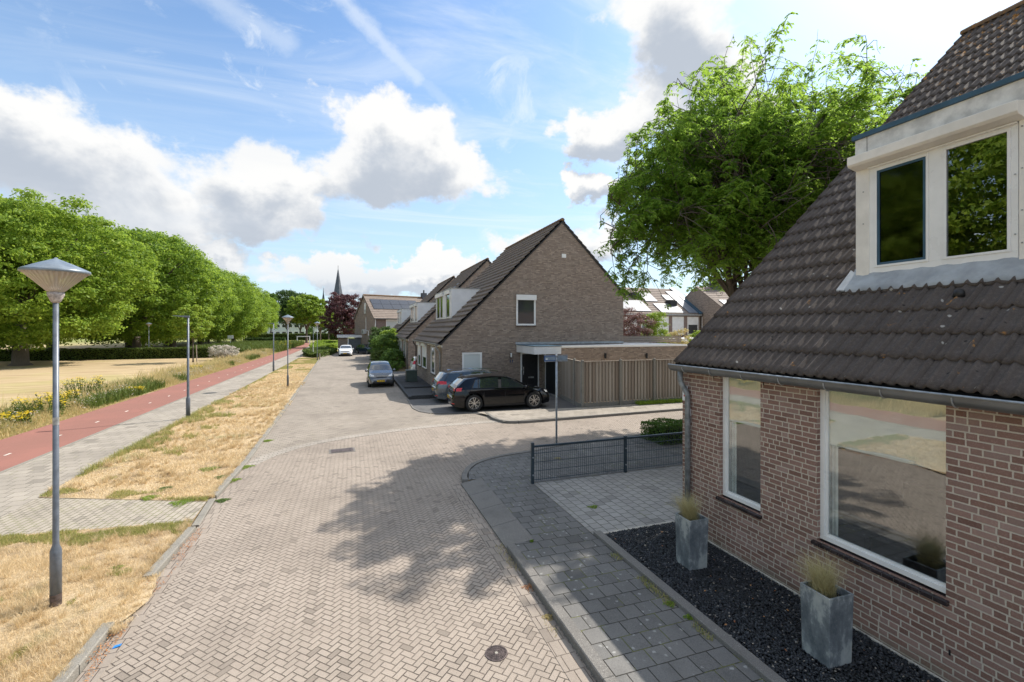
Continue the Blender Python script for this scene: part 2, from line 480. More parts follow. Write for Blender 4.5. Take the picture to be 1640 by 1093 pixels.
def paver(name, kind, cols, joint_col, a, bl=0.0, joint=0.008, rot=0.0, bumpd=0.006, stain=0.0, rough=0.85, weeds=0.0, speck=0.5, offx=0.0, slope=0.35):
    """ground paving: 'herring' cells of size a (2:1 bricks), or 'bond' slabs a x bl"""
    b = newmat(name)
    p = b.pos(); x, y, z = b.sep(p)
    # tiny large-scale wander so that long joints are not ruler straight
    wx = (b.noise(p, 0.7, 2, 0.5) - 0.5) * 0.03; wy = (b.noise(b.vscale(p, (1, 1, 1)), 0.9, 2, 0.5, out=0) - 0.5) * 0.03
    x = x + wx; y = y + wy
    cr, sr = math.cos(rot), math.sin(rot)
    u = x * cr + y * sr + offx; v = y * cr - x * sr
    if kind == 'herring':
        gx = u / a; gy = v / a
        ix = gx.floor(); iy = gy.floor(); fx = gx.frac(); fy = gy.frac()
        k = (ix - iy) / 4.0
        k = k.frac() * 4.0
        k = (k + 0.5).floor()
        k = k - k.gt(3.5) * 4.0
        k0, k1, k2, k3 = k.eq(0), k.eq(1), k.eq(2), k.eq(3)
        dl = fx + k1 * 9.0; dr = 1.0 - fx + k0 * 9.0; db = fy + k2 * 9.0; dt = 1.0 - fy + k3 * 9.0
        d = dl.min(dr).min(db).min(dt) * a
        i1 = ix - k1; i2 = iy - k2
        hor = (k0 + k1)
    else:
        row = (v / bl).floor(); cu = u / a + row * slope
        i1 = cu.floor(); i2 = row; fx = cu.frac() * a; fy = (v / bl).frac() * bl
        d = fx.min(a - fx).min(fy).min(bl - fy)
        hor = None
    wob = (b.noise(p, 40, 3, 0.6) - 0.5) * 0.007
    d = d + wob
    mk = b.sstep(d, joint * 0.35, joint * 0.35 + 0.006)
    rid = b.wn(i1, i2, 2.0); odd = b.wn(i1, i2, 8.0).gt(0.955)
    col = b.ramp(rid, [(i / max(1, len(cols) - 1), c) for i, c in enumerate(cols)])
    tex = b.noise(p, 95, 4, 0.8)
    col = b.mix(b.sstep(tex, 0.40, 0.66) * speck, col, tuple(min(1, c * 1.35) for c in cols[-1]))
    tex2 = b.noise(p, 60, 4, 0.75)
    col = b.mix(b.sstep(tex2, 0.54, 0.68) * speck * 0.6, col, tuple(c * 0.45 for c in cols[0]))
    col = b.mix(odd * 0.45, col, tuple(c * 0.5 for c in cols[0]))
    big = b.noise(p, 0.45, 5, 0.6)
    col = b.mix(b.sstep(big, 0.40, 0.68) * 0.42, col, tuple(c * 0.66 for c in cols[0]))
    mid = b.noise(p, 3.1, 6, 0.7)
    col = b.mix(b.sstep(mid, 0.52, 0.72) * 0.30, col, tuple(c * 0.6 for c in cols[0]))
    tyre = b.noise(b.vscale(p, (1.6, 0.05, 1)), 1.0, 3, 0.6)
    col = b.mix(b.sstep(tyre, 0.55, 0.7) * 0.22, col, tuple(c * 0.7 for c in cols[0]))
    oil = b.voro(p, 0.45)
    col = b.mix(b.sstep(oil + (b.noise(p, 7, 4, .6) - .5) * .25, 0.10, 0.03) * 0.4, col, tuple(c * 0.35 for c in cols[0]))
    if stain:
        st = b.voro(p, 9.0); st2 = b.noise(p, 2.2, 3, 0.6)
        col = b.mix(b.sstep(st + (b.noise(p, 26, 3, .6) - .5) * .55, 0.24, 0.10) * b.sstep(st2, 0.46, 0.54) * stain, col, (0.42, 0.42, 0.40))
    jc = b.mix(b.sstep(b.noise(p, 1.6, 5, 0.65), 0.38, 0.62), tuple(c * 0.62 for c in joint_col), tuple(c * 1.25 for c in joint_col))
    if weeds:
        w = b.sstep(b.noise(p, 2.2, 5, 0.65), 0.62 - weeds * 0.1, 0.66 - weeds * 0.1)
        jc = b.mix(w * 0.8, jc, (0.16, 0.17, 0.05))
    c = b.mix(mk, jc, col)
    h = mk + b.noise(p, 60, 3, 0.7) * 0.25 + rid * 0.25
    b.out(b.pr(c, rough, 0, b.bump(h, 1.0, bumpd), 0.3))
    M[name] = b.mat
paver('road_herring', 'herring', [(0.272, 0.230, 0.190), (0.297, 0.252, 0.21), (0.322, 0.275, 0.23)], (0.185, 0.153, 0.125), 0.077, rot=PI / 4, joint=0.005, bumpd=0.012, speck=.9)
paver('old_pavers', 'bond', [(0.245, 0.212, 0.176), (0.283, 0.247, 0.207), (0.313, 0.276, 0.232)], (0.13, 0.112, 0.09), 0.22, 0.108, rot=0, joint=0.008, weeds=.1)
paver('border_pavers', 'bond', [(0.30, 0.27, 0.235), (0.37, 0.335, 0.29)], (0.12, 0.10, 0.08), 0.22, 0.108, rot=R(20), joint=0.01)
paver('gutter_pavers', 'bond', [(0.268, 0.228, 0.19), (0.303, 0.26, 0.218)], (0.16, 0.13, 0.108), 0.120, 0.24, rot=0, joint=0.005, offx=-2.2)
paver('sidewalk_tiles', 'bond', [(0.125, 0.122, 0.116), (0.15, 0.147, 0.14), (0.175, 0.17, 0.16)], (0.05, 0.046, 0.038), 0.25, 0.25, rot=0, joint=0.007, stain=.6, weeds=0.8, slope=0.5, offx=-2.52, speck=.7)
paver('drive_tiles', 'bond', [(0.27, 0.26, 0.24), (0.31, 0.30, 0.275), (0.335, 0.322, 0.30)], (0.11, 0.105, 0.095), 0.20, 0.20, rot=PI / 2, joint=0.009, slope=0.5, weeds=.3)
paver('foot_tiles', 'bond', [(0.265, 0.237, 0.20), (0.305, 0.272, 0.23), (0.335, 0.30, 0.255)], (0.17, 0.15, 0.12), 0.325, 0.325, rot=0, joint=0.009, weeds=0.5, slope=0.5)
paver('cross_tiles', 'bond', [(0.30, 0.265, 0.22), (0.355, 0.315, 0.26)], (0.15, 0.14, 0.09), 0.22, 0.108, rot=R(82), joint=0.012, weeds=1.2, slope=.5)
paver('parking_tiles', 'bond', [(0.115, 0.113, 0.112), (0.135, 0.133, 0.13)], (0.07, 0.068, 0.062), 0.65, 0.44, rot=0, joint=0.008, slope=0.5, speck=0.3)
paver('dark_slabs', 'bond', [(0.04, 0.042, 0.044), (0.06, 0.062, 0.064)], (0.02, 0.02, 0.02), 0.6, 0.6, rot=0, joint=0.008, slope=0.0, speck=0.3)

b = newmat('red_asphalt'); p = b.pos()
n = b.noise(p, 150, 3, 0.75); g = b.noise(p, 0.5, 5, 0.6)
c = b.mix(b.sstep(n, 0.35, 0.7), (0.215, 0.10, 0.080), (0.31, 0.160, 0.130))
c = b.mix(b.sstep(g, 0.4, 0.7) * 0.4, c, (0.34, 0.15, 0.12))
cr_ = b.voro(b.vscale(p, (0.8, 0.28, 1)), 0.9, 'DISTANCE_TO_EDGE')
c = b.mix(b.sstep(cr_, 0.012, 0.0) * 0.35 * b.sstep(g, .45, .6), c, (0.16, 0.07, 0.055))
b.out(b.pr(c, 0.88, 0, b.bump(n, 0.5, 0.004), 0.2)); M['red_asphalt'] = b.mat

def drygrass_ground(name, greenamt=0.5):
    b = newmat(name); p = b.pos()
    f = b.noise(b.vscale(p, (1, 1, 1)), 34, 5, 0.75)
    m = b.noise(p, 1.3, 6, 0.65)
    g = b.noise(p, 0.16, 5, 0.65)
    c = b.ramp(f, [(0.28, (0.22, 0.16, 0.10)), (0.48, (0.46, 0.35, 0.215)), (0.72, (0.66, 0.53, 0.35))])
    c = b.mix(b.sstep(m, 0.47, 0.62) * 0.8, c, (0.27, 0.20, 0.135))
    c = b.mix(b.sstep(g, 0.52, 0.62) * b.sstep(m, 0.38, 0.6) * greenamt, c, (0.12, 0.165, 0.035))
    b.out(b.pr(c, 0.95, 0, b.bump(f, 0.9, 0.02), 0.1)); M[name] = b.mat
drygrass_ground('dry_ground', 0.75)
b = newmat('lawn'); p = b.pos(); x, y, z = b.sep(p)
f = b.noise(b.vscale(p, (0.22, 1.6, 1)), 1.2, 5, 0.6)
f2 = b.noise(p, 22, 4, 0.75); g = b.noise(p, 0.09, 5, 0.6)
c = b.ramp(f, [(0.3, (0.28, 0.205, 0.12)), (0.5, (0.40, 0.305, 0.185)), (0.7, (0.50, 0.395, 0.25))])
c = b.mix(b.sstep(f2, 0.5, 0.8) * 0.4, c, (0.34, 0.25, 0.10))
c = b.mix(b.sstep(g, 0.5, 0.66) * 0.45, c, (0.30, 0.30, 0.09))
far = b.sstep(y, 100, 190)
c = b.mix(far, c, (0.22, 0.24, 0.08))
b.out(b.pr(c, 0.95, 0, b.bump(f2, 0.6, 0.02), 0.1)); M['lawn'] = b.mat
b = newmat('soil'); p = b.pos()
n = b.noise(p, 20, 5, 0.7)
b.out(b.pr(b.mix(n, (0.10, 0.07, 0.045), (0.30, 0.22, 0.14)), 0.95, 0, b.bump(n, 0.8, 0.03), 0.1)); M['soil'] = b.mat

def leafmat(name, cols, trans=0.35, rough=0.55, tcol=None, spec=0.25):
    b = newmat(name)
    r = b.island(); p = b.obj()
    big = b.noise(p, 0.55, 3, 0.6)
    orn = V(b, b.n('ShaderNodeObjectInfo').outputs['Random'])
    f = (r * 0.6 + big * 0.75 - 0.27 + orn * 0.24).clamp()
    col = b.ramp(f, [(0.08 + 0.84 * i / (len(cols) - 1), c) for i, c in enumerate(cols)])
    prn = b.pr(col, rough, 0, None, spec)
    tr = b.n('ShaderNodeBsdfTranslucent')
    b.put(tr.inputs[0], b.mix(0.5, col, tcol or tuple(min(1, c * 1.9) for c in cols[-1])))
    b.out(b.mixs(trans, prn, V(b, tr.outputs[0]))); M[name] = b.mat
leafmat('leaf_park', [(0.08, 0.155, 0.02), (0.13, 0.225, 0.026), (0.20, 0.30, 0.036), (0.31, 0.40, 0.055)], 0.5, tcol=(0.46, 0.62, 0.08))
leafmat('leaf_locust', [(0.08, 0.17, 0.026), (0.13, 0.25, 0.034), (0.20, 0.33, 0.04), (0.31, 0.40, 0.05)], 0.62, tcol=(0.48, 0.68, 0.10))
leafmat('leaf_dark', [(0.03, 0.06, 0.015), (0.05, 0.095, 0.02), (0.075, 0.13, 0.03)], 0.25)
leafmat('leaf_bright', [(0.10, 0.18, 0.02), (0.17, 0.27, 0.03), (0.28, 0.36, 0.05)], 0.4)
leafmat('leaf_shrub', [(0.045, 0.095, 0.018), (0.08, 0.15, 0.025), (0.13, 0.21, 0.035)], 0.3)
leafmat('leaf_beech', [(0.035, 0.018, 0.022), (0.065, 0.028, 0.034), (0.11, 0.05, 0.055), (0.16, 0.09, 0.085)], 0.25, tcol=(0.28, 0.08, 0.09))
leafmat('leaf_photinia', [(0.07, 0.03, 0.03), (0.15, 0.07, 0.065), (0.26, 0.15, 0.14), (0.10, 0.12, 0.04)], 0.25, tcol=(0.3, 0.12, 0.1))
leafmat('leaf_hedge', [(0.05, 0.085, 0.018), (0.085, 0.13, 0.024), (0.14, 0.18, 0.035)], 0.25)
leafmat('blade_dry', [(0.42, 0.295, 0.155), (0.62, 0.47, 0.27), (0.74, 0.60, 0.38), (0.82, 0.71, 0.51)], 0.35, 0.7, tcol=(0.85, 0.70, 0.42))
leafmat('blade_green', [(0.11, 0.17, 0.03), (0.20, 0.25, 0.05), (0.38, 0.34, 0.12), (0.55, 0.44, 0.22)], 0.35)
leafmat('blade_wild', [(0.16, 0.20, 0.05), (0.30, 0.29, 0.10), (0.46, 0.36, 0.16), (0.58, 0.45, 0.24)], 0.35, 0.7)
leafmat('blade_pot', [(0.36, 0.30, 0.13), (0.50, 0.43, 0.22), (0.62, 0.55, 0.33)], 0.35, 0.6)
leafmat('flower_yellow', [(0.62, 0.42, 0.02), (0.78, 0.58, 0.03)], 0.3)
leafmat('flower_white', [(0.12, 0.16, 0.06), (0.34, 0.32, 0.22), (0.50, 0.44, 0.38), (0.70, 0.64, 0.58)], 0.3)
leafmat('leaf_dead', [(0.26, 0.09, 0.035), (0.42, 0.17, 0.06), (0.52, 0.30, 0.12)], 0.2)

b = newmat('bark'); p = b.obj()
n = b.noise(b.vscale(p, (1, 1, 0.22)), 14, 6, 0.7)
b.out(b.pr(b.mix(n, (0.055, 0.045, 0.038), (0.20, 0.17, 0.14)), 0.95, 0, b.bump(n, 1.0, 0.03), 0.15)); M['bark'] = b.mat

def tile_mat(name, base, light, lichen=0.3, spots=0.5):
    b = newmat(name); p = b.pos()
    r = b.noise(p, 2.6, 3, 0.6); f = b.noise(p, 26, 5, 0.7); f3 = b.noise(p, 120, 3, 0.7)
    c = b.mix(b.sstep(r, 0.3, 0.7), base, tuple(c * 1.25 for c in base))
    c = b.mix(b.sstep(f, 0.45, 0.75) * 0.38, c, light)
    c = b.mix(b.sstep(f3, 0.48, 0.68) * 0.5, c, tuple(x * 0.45 for x in base))
    v1 = b.voro(p, 9.0); sel = b.noise(p, 1.7, 2, 0.5)
    c = b.mix(b.sstep(v1 + (f - .5) * .15, 0.17, 0.10) * b.sstep(sel, 0.52, 0.56) * spots, c, (0.02, 0.018, 0.018))
    v2 = b.voro(p, 5.0); sel2 = b.noise(p, 2.3, 2, 0.5, 0.3)
    c = b.mix(b.sstep(v2 + (f - .5) * .1, 0.12, 0.06) * b.sstep(sel2, 0.5, 0.54) * spots * 0.9, c, (0.45, 0.44, 0.40))
    z = b.sep(p)[2]
    if lichen:
        lz = b.sstep(z, 6.6, 10.4)
        li = b.noise(p, 5.5, 5, 0.65)
        c = b.mix(b.sstep(li + lz * 0.10, 0.66, 0.74) * lichen, c, (0.46, 0.22, 0.05))
    b.out(b.pr(c, 0.82, 0, b.bump(f3 + f, 0.35, 0.005), 0.3)); M[name] = b.mat
tile_mat('roof_tile', (0.082, 0.068, 0.060), (0.20, 0.172, 0.15), 0.8, 0.9)
tile_mat('roof_tile_far', (0.17, 0.14, 0.118), (0.30, 0.255, 0.215), 0.0, 0.3)
tile_mat('roof_tile_tan', (0.20, 0.162, 0.135), (0.30, 0.25, 0.21), 0.0, 0.2)
tile_mat('ridge_tile', (0.16, 0.10, 0.06), (0.42, 0.24, 0.07), 0.6, 0.2)

simple('white_paint', (0.76, 0.73, 0.665), 0.42, nscale=2.5, namt=0.07)
simple('white_frame', (0.80, 0.80, 0.78), 0.3, nscale=2, namt=0.04)
simple('weathered_white', (0.60, 0.595, 0.56), 0.6, nscale=5, namt=0.16)
simple('pipe_zinc', (0.22, 0.235, 0.24), 0.5, metal=0.2, nscale=9, namt=0.25)
simple('white_panel', (0.74, 0.75, 0.76), 0.4, nscale=1.2, namt=0.05)
simple('roller_blind', (0.72, 0.72, 0.69), 0.7, nscale=2, namt=0.05)
simple('shutter_white', (0.80, 0.80, 0.78), 0.5, nscale=2, namt=0.04)
simple('trim_blue', (0.035, 0.085, 0.13), 0.45, nscale=3, namt=0.15)
simple('lead', (0.34, 0.365, 0.38), 0.6, metal=0.05, nscale=4, namt=0.14, bump=0.15)
simple('zinc', (0.17, 0.175, 0.175), 0.45, metal=0.4, nscale=3, namt=0.12)
simple('zinc_light', (0.34, 0.35, 0.345), 0.48, metal=0.3, nscale=9, namt=0.22, bump=0.1)
simple('lamp_grey', (0.13, 0.15, 0.18), 0.42, metal=0.2, nscale=10, namt=0.12)
simple('lamp_cap', (0.21, 0.25, 0.29), 0.35, metal=0.3, nscale=8, namt=0.1)
simple('galvanised', (0.36, 0.40, 0.44), 0.45, metal=0.5, nscale=12, namt=0.15)
simple('fence_paint', (0.035, 0.055, 0.07), 0.42, metal=0.2, nscale=12, namt=0.15)
speckle('concrete', (0.25, 0.235, 0.205))
speckle('concrete_dark', (0.20, 0.19, 0.175))
simple('concrete_light', (0.45, 0.42, 0.36), 0.9, nscale=8, namt=0.2, bump=0.4, objc=False)
simple('black_kerb', (0.035, 0.036, 0.038), 0.7, nscale=9, namt=0.25, bump=0.2)
simple('sill_tile', (0.035, 0.025, 0.026), 0.25, nscale=5, namt=0.3)
simple('iron', (0.12, 0.095, 0.09), 0.6, metal=0.5, nscale=20, namt=0.3, bump=0.3)
simple('dark_void', (0.012, 0.012, 0.013), 0.9)
simple('room_wall', (0.20, 0.19, 0.18), 0.9)
simple('room_floor', (0.10, 0.085, 0.07), 0.8)
simple('curtain', (0.85, 0.85, 0.82), 0.8)
simple('black_plastic', (0.015, 0.015, 0.016), 0.5)
simple('door_black', (0.018, 0.020, 0.023), 0.35)
simple('tyre', (0.018, 0.018, 0.018), 0.85, nscale=20)
simple('rim_silver', (0.62, 0.60, 0.57), 0.28, metal=0.85, nscale=8, namt=0.05)
simple('chrome', (0.7, 0.7, 0.72), 0.12, metal=1.0, namt=0.03)
simple('tail_red', (0.55, 0.02, 0.02), 0.2, coat=0.8, nscale=20)
simple('head_lens', (0.55, 0.58, 0.60), 0.08, metal=0.4, coat=1.0, nscale=20, namt=0.3)
simple('plate_yellow', (0.80, 0.50, 0.02), 0.5, namt=0.02)
simple('plate_ink', (0.02, 0.02, 0.02), 0.6)
simple('plate_blue', (0.02, 0.08, 0.45), 0.5)
simple('paint_black', (0.004, 0.0045, 0.006), 0.12, spec=0.25, coat=0.45, nscale=3, namt=0.05)
simple('paint_estate', (0.085, 0.105, 0.125), 0.25, metal=0.5, coat=1.0, nscale=3, namt=0.05)
simple('paint_grey', (0.125, 0.13, 0.135), 0.26, metal=0.5, coat=1.0, nscale=3, namt=0.05)
simple('paint_white', (0.72, 0.74, 0.75), 0.3, coat=1.0, nscale=3, namt=0.03)
simple('paint_navy', (0.015, 0.028, 0.05), 0.2, coat=1.0, nscale=3, namt=0.05)
simple('sign_blue', (0.02, 0.09, 0.30), 0.4, namt=0.06)
simple('sign_back', (0.26, 0.33, 0.40), 0.45, metal=0.3)
simple('sign_white', (0.82, 0.83, 0.84), 0.5, namt=0.03)
simple('sign_orange', (0.72, 0.22, 0.07), 0.5, namt=0.08)
simple('ink_blue', (0.015, 0.05, 0.14), 0.5)
simple('slate', (0.075, 0.085, 0.105), 0.6, nscale=0.3, namt=0.2)
simple('render_white', (0.62, 0.65, 0.68), 0.8, nscale=0.4, namt=0.08)
simple('litter_blue', (0.03, 0.25, 0.72), 0.35)
simple('unit_white', (0.55, 0.57, 0.56), 0.5)
simple('garage_grey', (0.10, 0.115, 0.13), 0.5)
simple('flat_roof', (0.09, 0.11, 0.14), 0.8, nscale=2, namt=0.3)
simple('bin_green', (0.04, 0.06, 0.05), 0.5)

b = newmat('planter_zinc'); p = b.obj()
n = b.noise(b.vscale(p, (1, 1, 0.6)), 4.2, 7, 0.68, 0.15); n2 = b.noise(p, 40, 4, .7)
c = b.ramp(n, [(0.36, (0.105, 0.125, 0.14)), (0.5, (0.19, 0.215, 0.23)), (0.56, (0.36, 0.39, 0.385)), (0.7, (0.46, 0.48, 0.46))])
c = b.mix(b.sstep(n2, .55, .75) * .3, c, (.5, .52, .5))
b.out(b.pr(c, 0.62, 0.12, b.bump(n2, .2, .004), 0.4)); M['planter_zinc'] = b.mat

b = newmat('fence_wood'); p = b.pos(); x, y, z = b.sep(p)
r = b.island()
g = b.noise(b.vscale(p, (14, 14, 0.9)), 3.0, 5, 0.65, 0.5)
c = b.mix(g, (0.25, 0.22, 0.185), (0.50, 0.445, 0.385))
c = b.mix(r * 0.75, c, (0.20, 0.155, 0.12))
kn = b.voro(b.vscale(p, (5, 5, 1.4)), 1.0)
c = b.mix(b.sstep(kn, 0.07, 0.02) * 0.7, c, (0.07, 0.05, 0.04))
b.out(b.pr(c, 0.85, 0, b.bump(g, 0.5, 0.006), 0.2)); M['fence_wood'] = b.mat

b = newmat('gravel_stone'); r = b.island(); p = b.obj()
c = b.ramp(r, [(0.0, (0.008, 0.0095, 0.011)), (0.6, (0.026, 0.030, 0.035)), (0.9, (0.05, 0.055, 0.062)), (0.97, (0.085, 0.09, 0.095)), (1.0, (0.38, 0.33, 0.27))])
b.out(b.pr(c, 0.5, 0, None, 0.5)); M['gravel_stone'] = b.mat

def glassmat(name, refl=0.35, tint=(0.75, 0.8, 0.8), rough=0.0):
    b = newmat(name)
    t = b.n('ShaderNodeBsdfTransparent'); t.inputs[0].default_value = (*tint, 1)
    g = b.n('ShaderNodeBsdfGlossy'); g.inputs[0].default_value = (1, 1, 1, 1); g.inputs[1].default_value = rough
    ge = b.n('ShaderNodeNewGeometry'); dt = b.n('ShaderNodeVectorMath', operation='DOT_PRODUCT')
    b.put(dt.inputs[0], V(b, ge.outputs['Incoming'])); b.put(dt.inputs[1], V(b, ge.outputs['True Normal']))
    ca = 1.0 - V(b, dt.outputs['Value']).abs()
    f = (b.m('POWER', ca, 5.0) * 0.9 + (refl + 0.04)).clamp()
    nrm = b.bump(b.noise(b.pos(), 1.6, 1, 0.4), 0.18, 0.01)
    b.put(g.inputs['Normal'], nrm)
    b.out(b.mixs(f, V(b, t.outputs[0]), V(b, g.outputs[0]))); M[name] = b.mat
glassmat('window_glass', 0.13, (0.92, .95, .94))
glassmat('dormer_glass', 0.15, (0.5, 0.52, 0.5))
glassmat('screen_glass', 0.05, (0.35, 0.35, 0.35), 0.05)
glassmat('lamp_glass', 0.06, (0.97, 0.9, 0.84), 0.1)
def darkglass(name, col=(0.03, 0.035, 0.04), rough=0.04):
    b = newmat(name)
    b.out(b.pr(col, rough, 0.0, b.bump(b.noise(b.obj(), 2.0, 2), 0.05, 0.01), 0.9, coat=1.0)); M[name] = b.mat
darkglass('car_glass', (0.016, 0.022, 0.024), 0.02)
darkglass('far_glass', (0.045, 0.05, 0.055), 0.08)
b = newmat('solar'); x, y, z = b.sep(b.obj())
b.out(b.pr((0.022, 0.026, 0.036), 0.22, 0.0, None, 0.8, coat=0.6)); M['solar'] = b.mat
b = newmat('solar_shiny'); b.out(b.pr((0.16, 0.18, 0.21), 0.5, 0.0, None, 0.35)); M['solar_shiny'] = b.mat
b = newmat('blind_net'); p = b.pos()
zb = (b.sep(p)[2] / 0.04).frac()
b.out(b.pr(b.mix(b.sstep(zb, .75, .95), (0.62, .66, .64), (.4, .43, .42)), 0.7)); M['blind_net'] = b.mat
# ------------------------------------------------------------------ ground, roads, kerbs (structure)
def sheet(name, pts, z, mat):
    mb = MB(); mb.add([(x, y, z) for x, y in pts], [tuple(range(len(pts)))])
    o = mb.build(name, M[mat], fix=False)
    if o.data.polygons[0].normal.z < 0: o.data.flip_normals()
    return tag(o, kind='structure')
def offset_path(pts, d):
    out = []
    for i, p in enumerate(pts):
        a = Vector(pts[max(i - 1, 0)]); b = Vector(pts[min(i + 1, len(pts) - 1)])
        t = (b - a).normalized(); n = Vector((t.y, -t.x))
        out.append((p[0] + n.x * d, p[1] + n.y * d))
    return out
def ribbon(mb, pts, d0, d1, z0, z1, seg=0.0, gap=0.006, cham=0.012):
    """a kerb with a box section beside a path; cut into stones of length seg"""
    if seg:
        L = [0]
        for a, b in zip(pts, pts[1:]): L.append(L[-1] + math.dist(a, b))
        def at(s):
            s = max(0, min(L[-1], s))
            for i in range(len(L) - 1):
                if s <= L[i + 1] + 1e-6:
                    t = (s - L[i]) / max(1e-6, L[i + 1] - L[i]); a, b = pts[i], pts[i + 1]
                    return (a[0] + (b[0] - a[0]) * t, a[1] + (b[1] - a[1]) * t)
            return pts[-1]
        s = 0
        while s < L[-1] - 0.05:
            e = min(L[-1], s + seg)
            dzz = random.uniform(-.003, .003); dd = random.uniform(-.003, .003)
            mid = [at(s + (e - s - gap) * k / 3) for k in range(4)]
            ribbon(mb, mid, d0 + dd, d1 + dd, z0, z1 + dzz, 0, 0, cham)
            s = e
        return
    A = offset_path(pts, d0); A2 = offset_path(pts, d0 + (cham if d1 > d0 else -cham)); Bp = offset_path(pts, d1)
    vs = []; fs = []
    for a, a2, b_ in zip(A, A2, Bp):
        vs += [(a[0], a[1], z0), (a[0], a[1], z1 - cham), (a2[0], a2[1], z1), (b_[0], b_[1], z1), (b_[0], b_[1], z0)]
    for i in range(len(A) - 1):
        o = i * 5
        for k in range(4): fs.append((o + k, o + k + 1, o + k + 6, o + k + 5))
    fs.append((0, 1, 2, 3, 4)); e = (len(A) - 1) * 5; fs.append((e + 4, e + 3, e + 2, e + 1, e))
    mb.add(vs, fs)

g = 3000.0
sheet('ground', [(-g, -g), (g, -g), (g, g), (-g, g)], -0.02, 'lawn')
SW = 0.08   # pavement level
arc = [(6.44, 16.9), (5.0, 17.0), (2.98, 16.95), (1.4, 16.65), (-0.09, 16.15), (-0.95, 15.75), (-1.69, 15.2), (-2.2, 14.5), (-2.66, 13.5)]
sheet('road', [(-2.70, -12), (2.38, -12), (2.38, 8.4), (2.42, 10.4), (2.6, 11.1), (2.94, 11.62), (3.4, 11.96), (4.02, 12.18), (4.82, 12.32), (6.06, 12.69), (9.4, 13.07), (60, 13.1),
               (60, 16.9)] + arc, 0.0, 'road_herring')
sheet('old_road', [(5.46, 16.9)] + arc[1:] + [(-2.78, 20), (-2.9, 27), (-3.74, 60), (-3.6, 66), (-2.6, 71), (-2.2, 84), (12, 84), (12, 66), (3.0, 60), (3.0, 24.0), (2.55, 21.5), (2.7, 20.3), (3.25, 19.4), (5.4, 18.75)], 0.0, 'old_pavers')
mb = MB(); ribbon(mb, arc[::-1], -0.24, 0.16, -0.01, 0.006, 0, 0, 0.001)
tag(mb.build('road_border', M['border_pavers']), kind='structure')
mb = MB(); ribbon(mb, [(2.36, -12), (2.36, 8.4), (2.41, 10.4)], -0.02, -0.26, -0.01, 0.005, 0, 0, 0.001)
ribbon(mb, [(-2.70, -12), (-2.68, 7.0), (-2.62, 9.5), (-2.72, 11.2), (-2.64, 13.6)], 0.0, 0.22, -0.01, 0.005, 0, 0, 0.001)
tag(mb.build('road_gutter', M['gutter_pavers']), kind='structure')
sheet('parking_pavement', [(2.62, 23.7), (2.58, 21.5), (2.74, 20.3), (3.28, 19.42), (5.1, 18.78), (9.8, 18.33), (10.35, 21.8), (10.6, 24.58), (4.6, 24.58), (4.6, 23.7)], 0.012, 'parking_tiles')
sheet('far_pavement', [(5.46, 16.55), (60, 16.85), (60, 18.36), (9.8, 18.36), (5.0, 18.8), (5.42, 17.5)], SW, 'foot_tiles')
sheet('pavement', [(2.50, -12), (2.50, 7.05), (2.86, 7.05), (2.86, 10.4), (2.56, 10.4), (2.72, 11.02), (3.04, 11.5), (3.46, 11.82), (4.06, 12.04), (4.86, 12.18), (6.1, 12.55), (9.4, 12.93), (60, 12.96), (60, 9.7), (3.9, 9.7), (3.9, -12)], SW, 'sidewalk_tiles')
sheet('driveway', [(3.90, 6.80), (3.90, 9.66), (20, 9.66), (20, 6.66), (5.5, 6.66), (5.5, 6.80)], SW + 0.005, 'drive_tiles')
sheet('side_yard', [(2.95, 35.0), (2.95, 40.0), (16, 40.0), (16, 34.9), (4.6, 34.9)], 0.012, 'parking_tiles')
mb = MB()
kp = [(2.36, -12), (2.36, 7.05)]
ribbon(mb, kp, 0.0, 0.135, -0.05, 0.105, 1.0)
ribbon(mb, [(2.41, 10.4), (2.47, 10.75), (2.6, 11.08), (2.75, 11.38), (2.94, 11.61), (3.2, 11.82), (3.55, 12.0), (4.02, 12.16), (4.82, 12.30), (6.06, 12.67), (9.4, 13.05), (40, 13.08)], 0.0, 0.135, -0.05, 0.10, 1.0)
kr = mb.build('kerb', M['concrete_dark']); tag(kr, kind='structure')
# sloping drive-over blocks
mb = MB()
y = 7.06
for i in range(4):
    y1 = y + 0.83
    mb.add([(2.37, y, -.02), (2.37, y1 - .01, -.02), (2.37, y, .03), (2.37, y1 - .01, .03), (2.80, y, .092), (2.80, y1 - .01, .092), (2.86, y, .092), (2.86, y1 - .01, .092), (2.86, y, -.02), (2.86, y1 - .01, -.02)],
           [(0, 1, 3, 2), (2, 3, 5, 4), (4, 5, 7, 6), (6, 7, 9, 8), (0, 2, 4, 6, 8), (1, 9, 7, 5, 3), (0, 8, 9, 1)])
    y = y1
tag(mb.build('drop_kerb', M['concrete_dark']), kind='structure')
mb = MB()
ribbon(mb, [(-2.72, -12), (-2.70, 6.75)], 0.0, -0.12, -0.05, 0.095, 1.0)
ribbon(mb, [(-2.70, 7.85), (-2.64, 9.55)], 0.0, -0.12, -0.05, 0.085, 1.0)
ribbon(mb, [(-2.65, 9.75), (-2.74, 11.2)], 0.0, -0.12, -0.05, 0.028, 0.5)
ribbon(mb, [(-2.74, 11.25), (-2.66, 14.0), (-2.87, 25.8), (-3.74, 60.4), (-3.6, 66), (-2.6, 71)], 0.0, -0.12, -0.05, 0.07, 1.0)
tag(mb.build('kerb', M['concrete']), kind='structure')
mb = MB()
ribbon(mb, [(5.42, 18.6), (5.36, 17.3), (5.6, 16.6), (6.2, 16.42), (13.9, 16.68), (60, 16.75)][::-1], 0.0, -0.12, -0.05, 0.095, 1.0)
tag(mb.build('kerb', M['concrete_dark']), kind='structure')
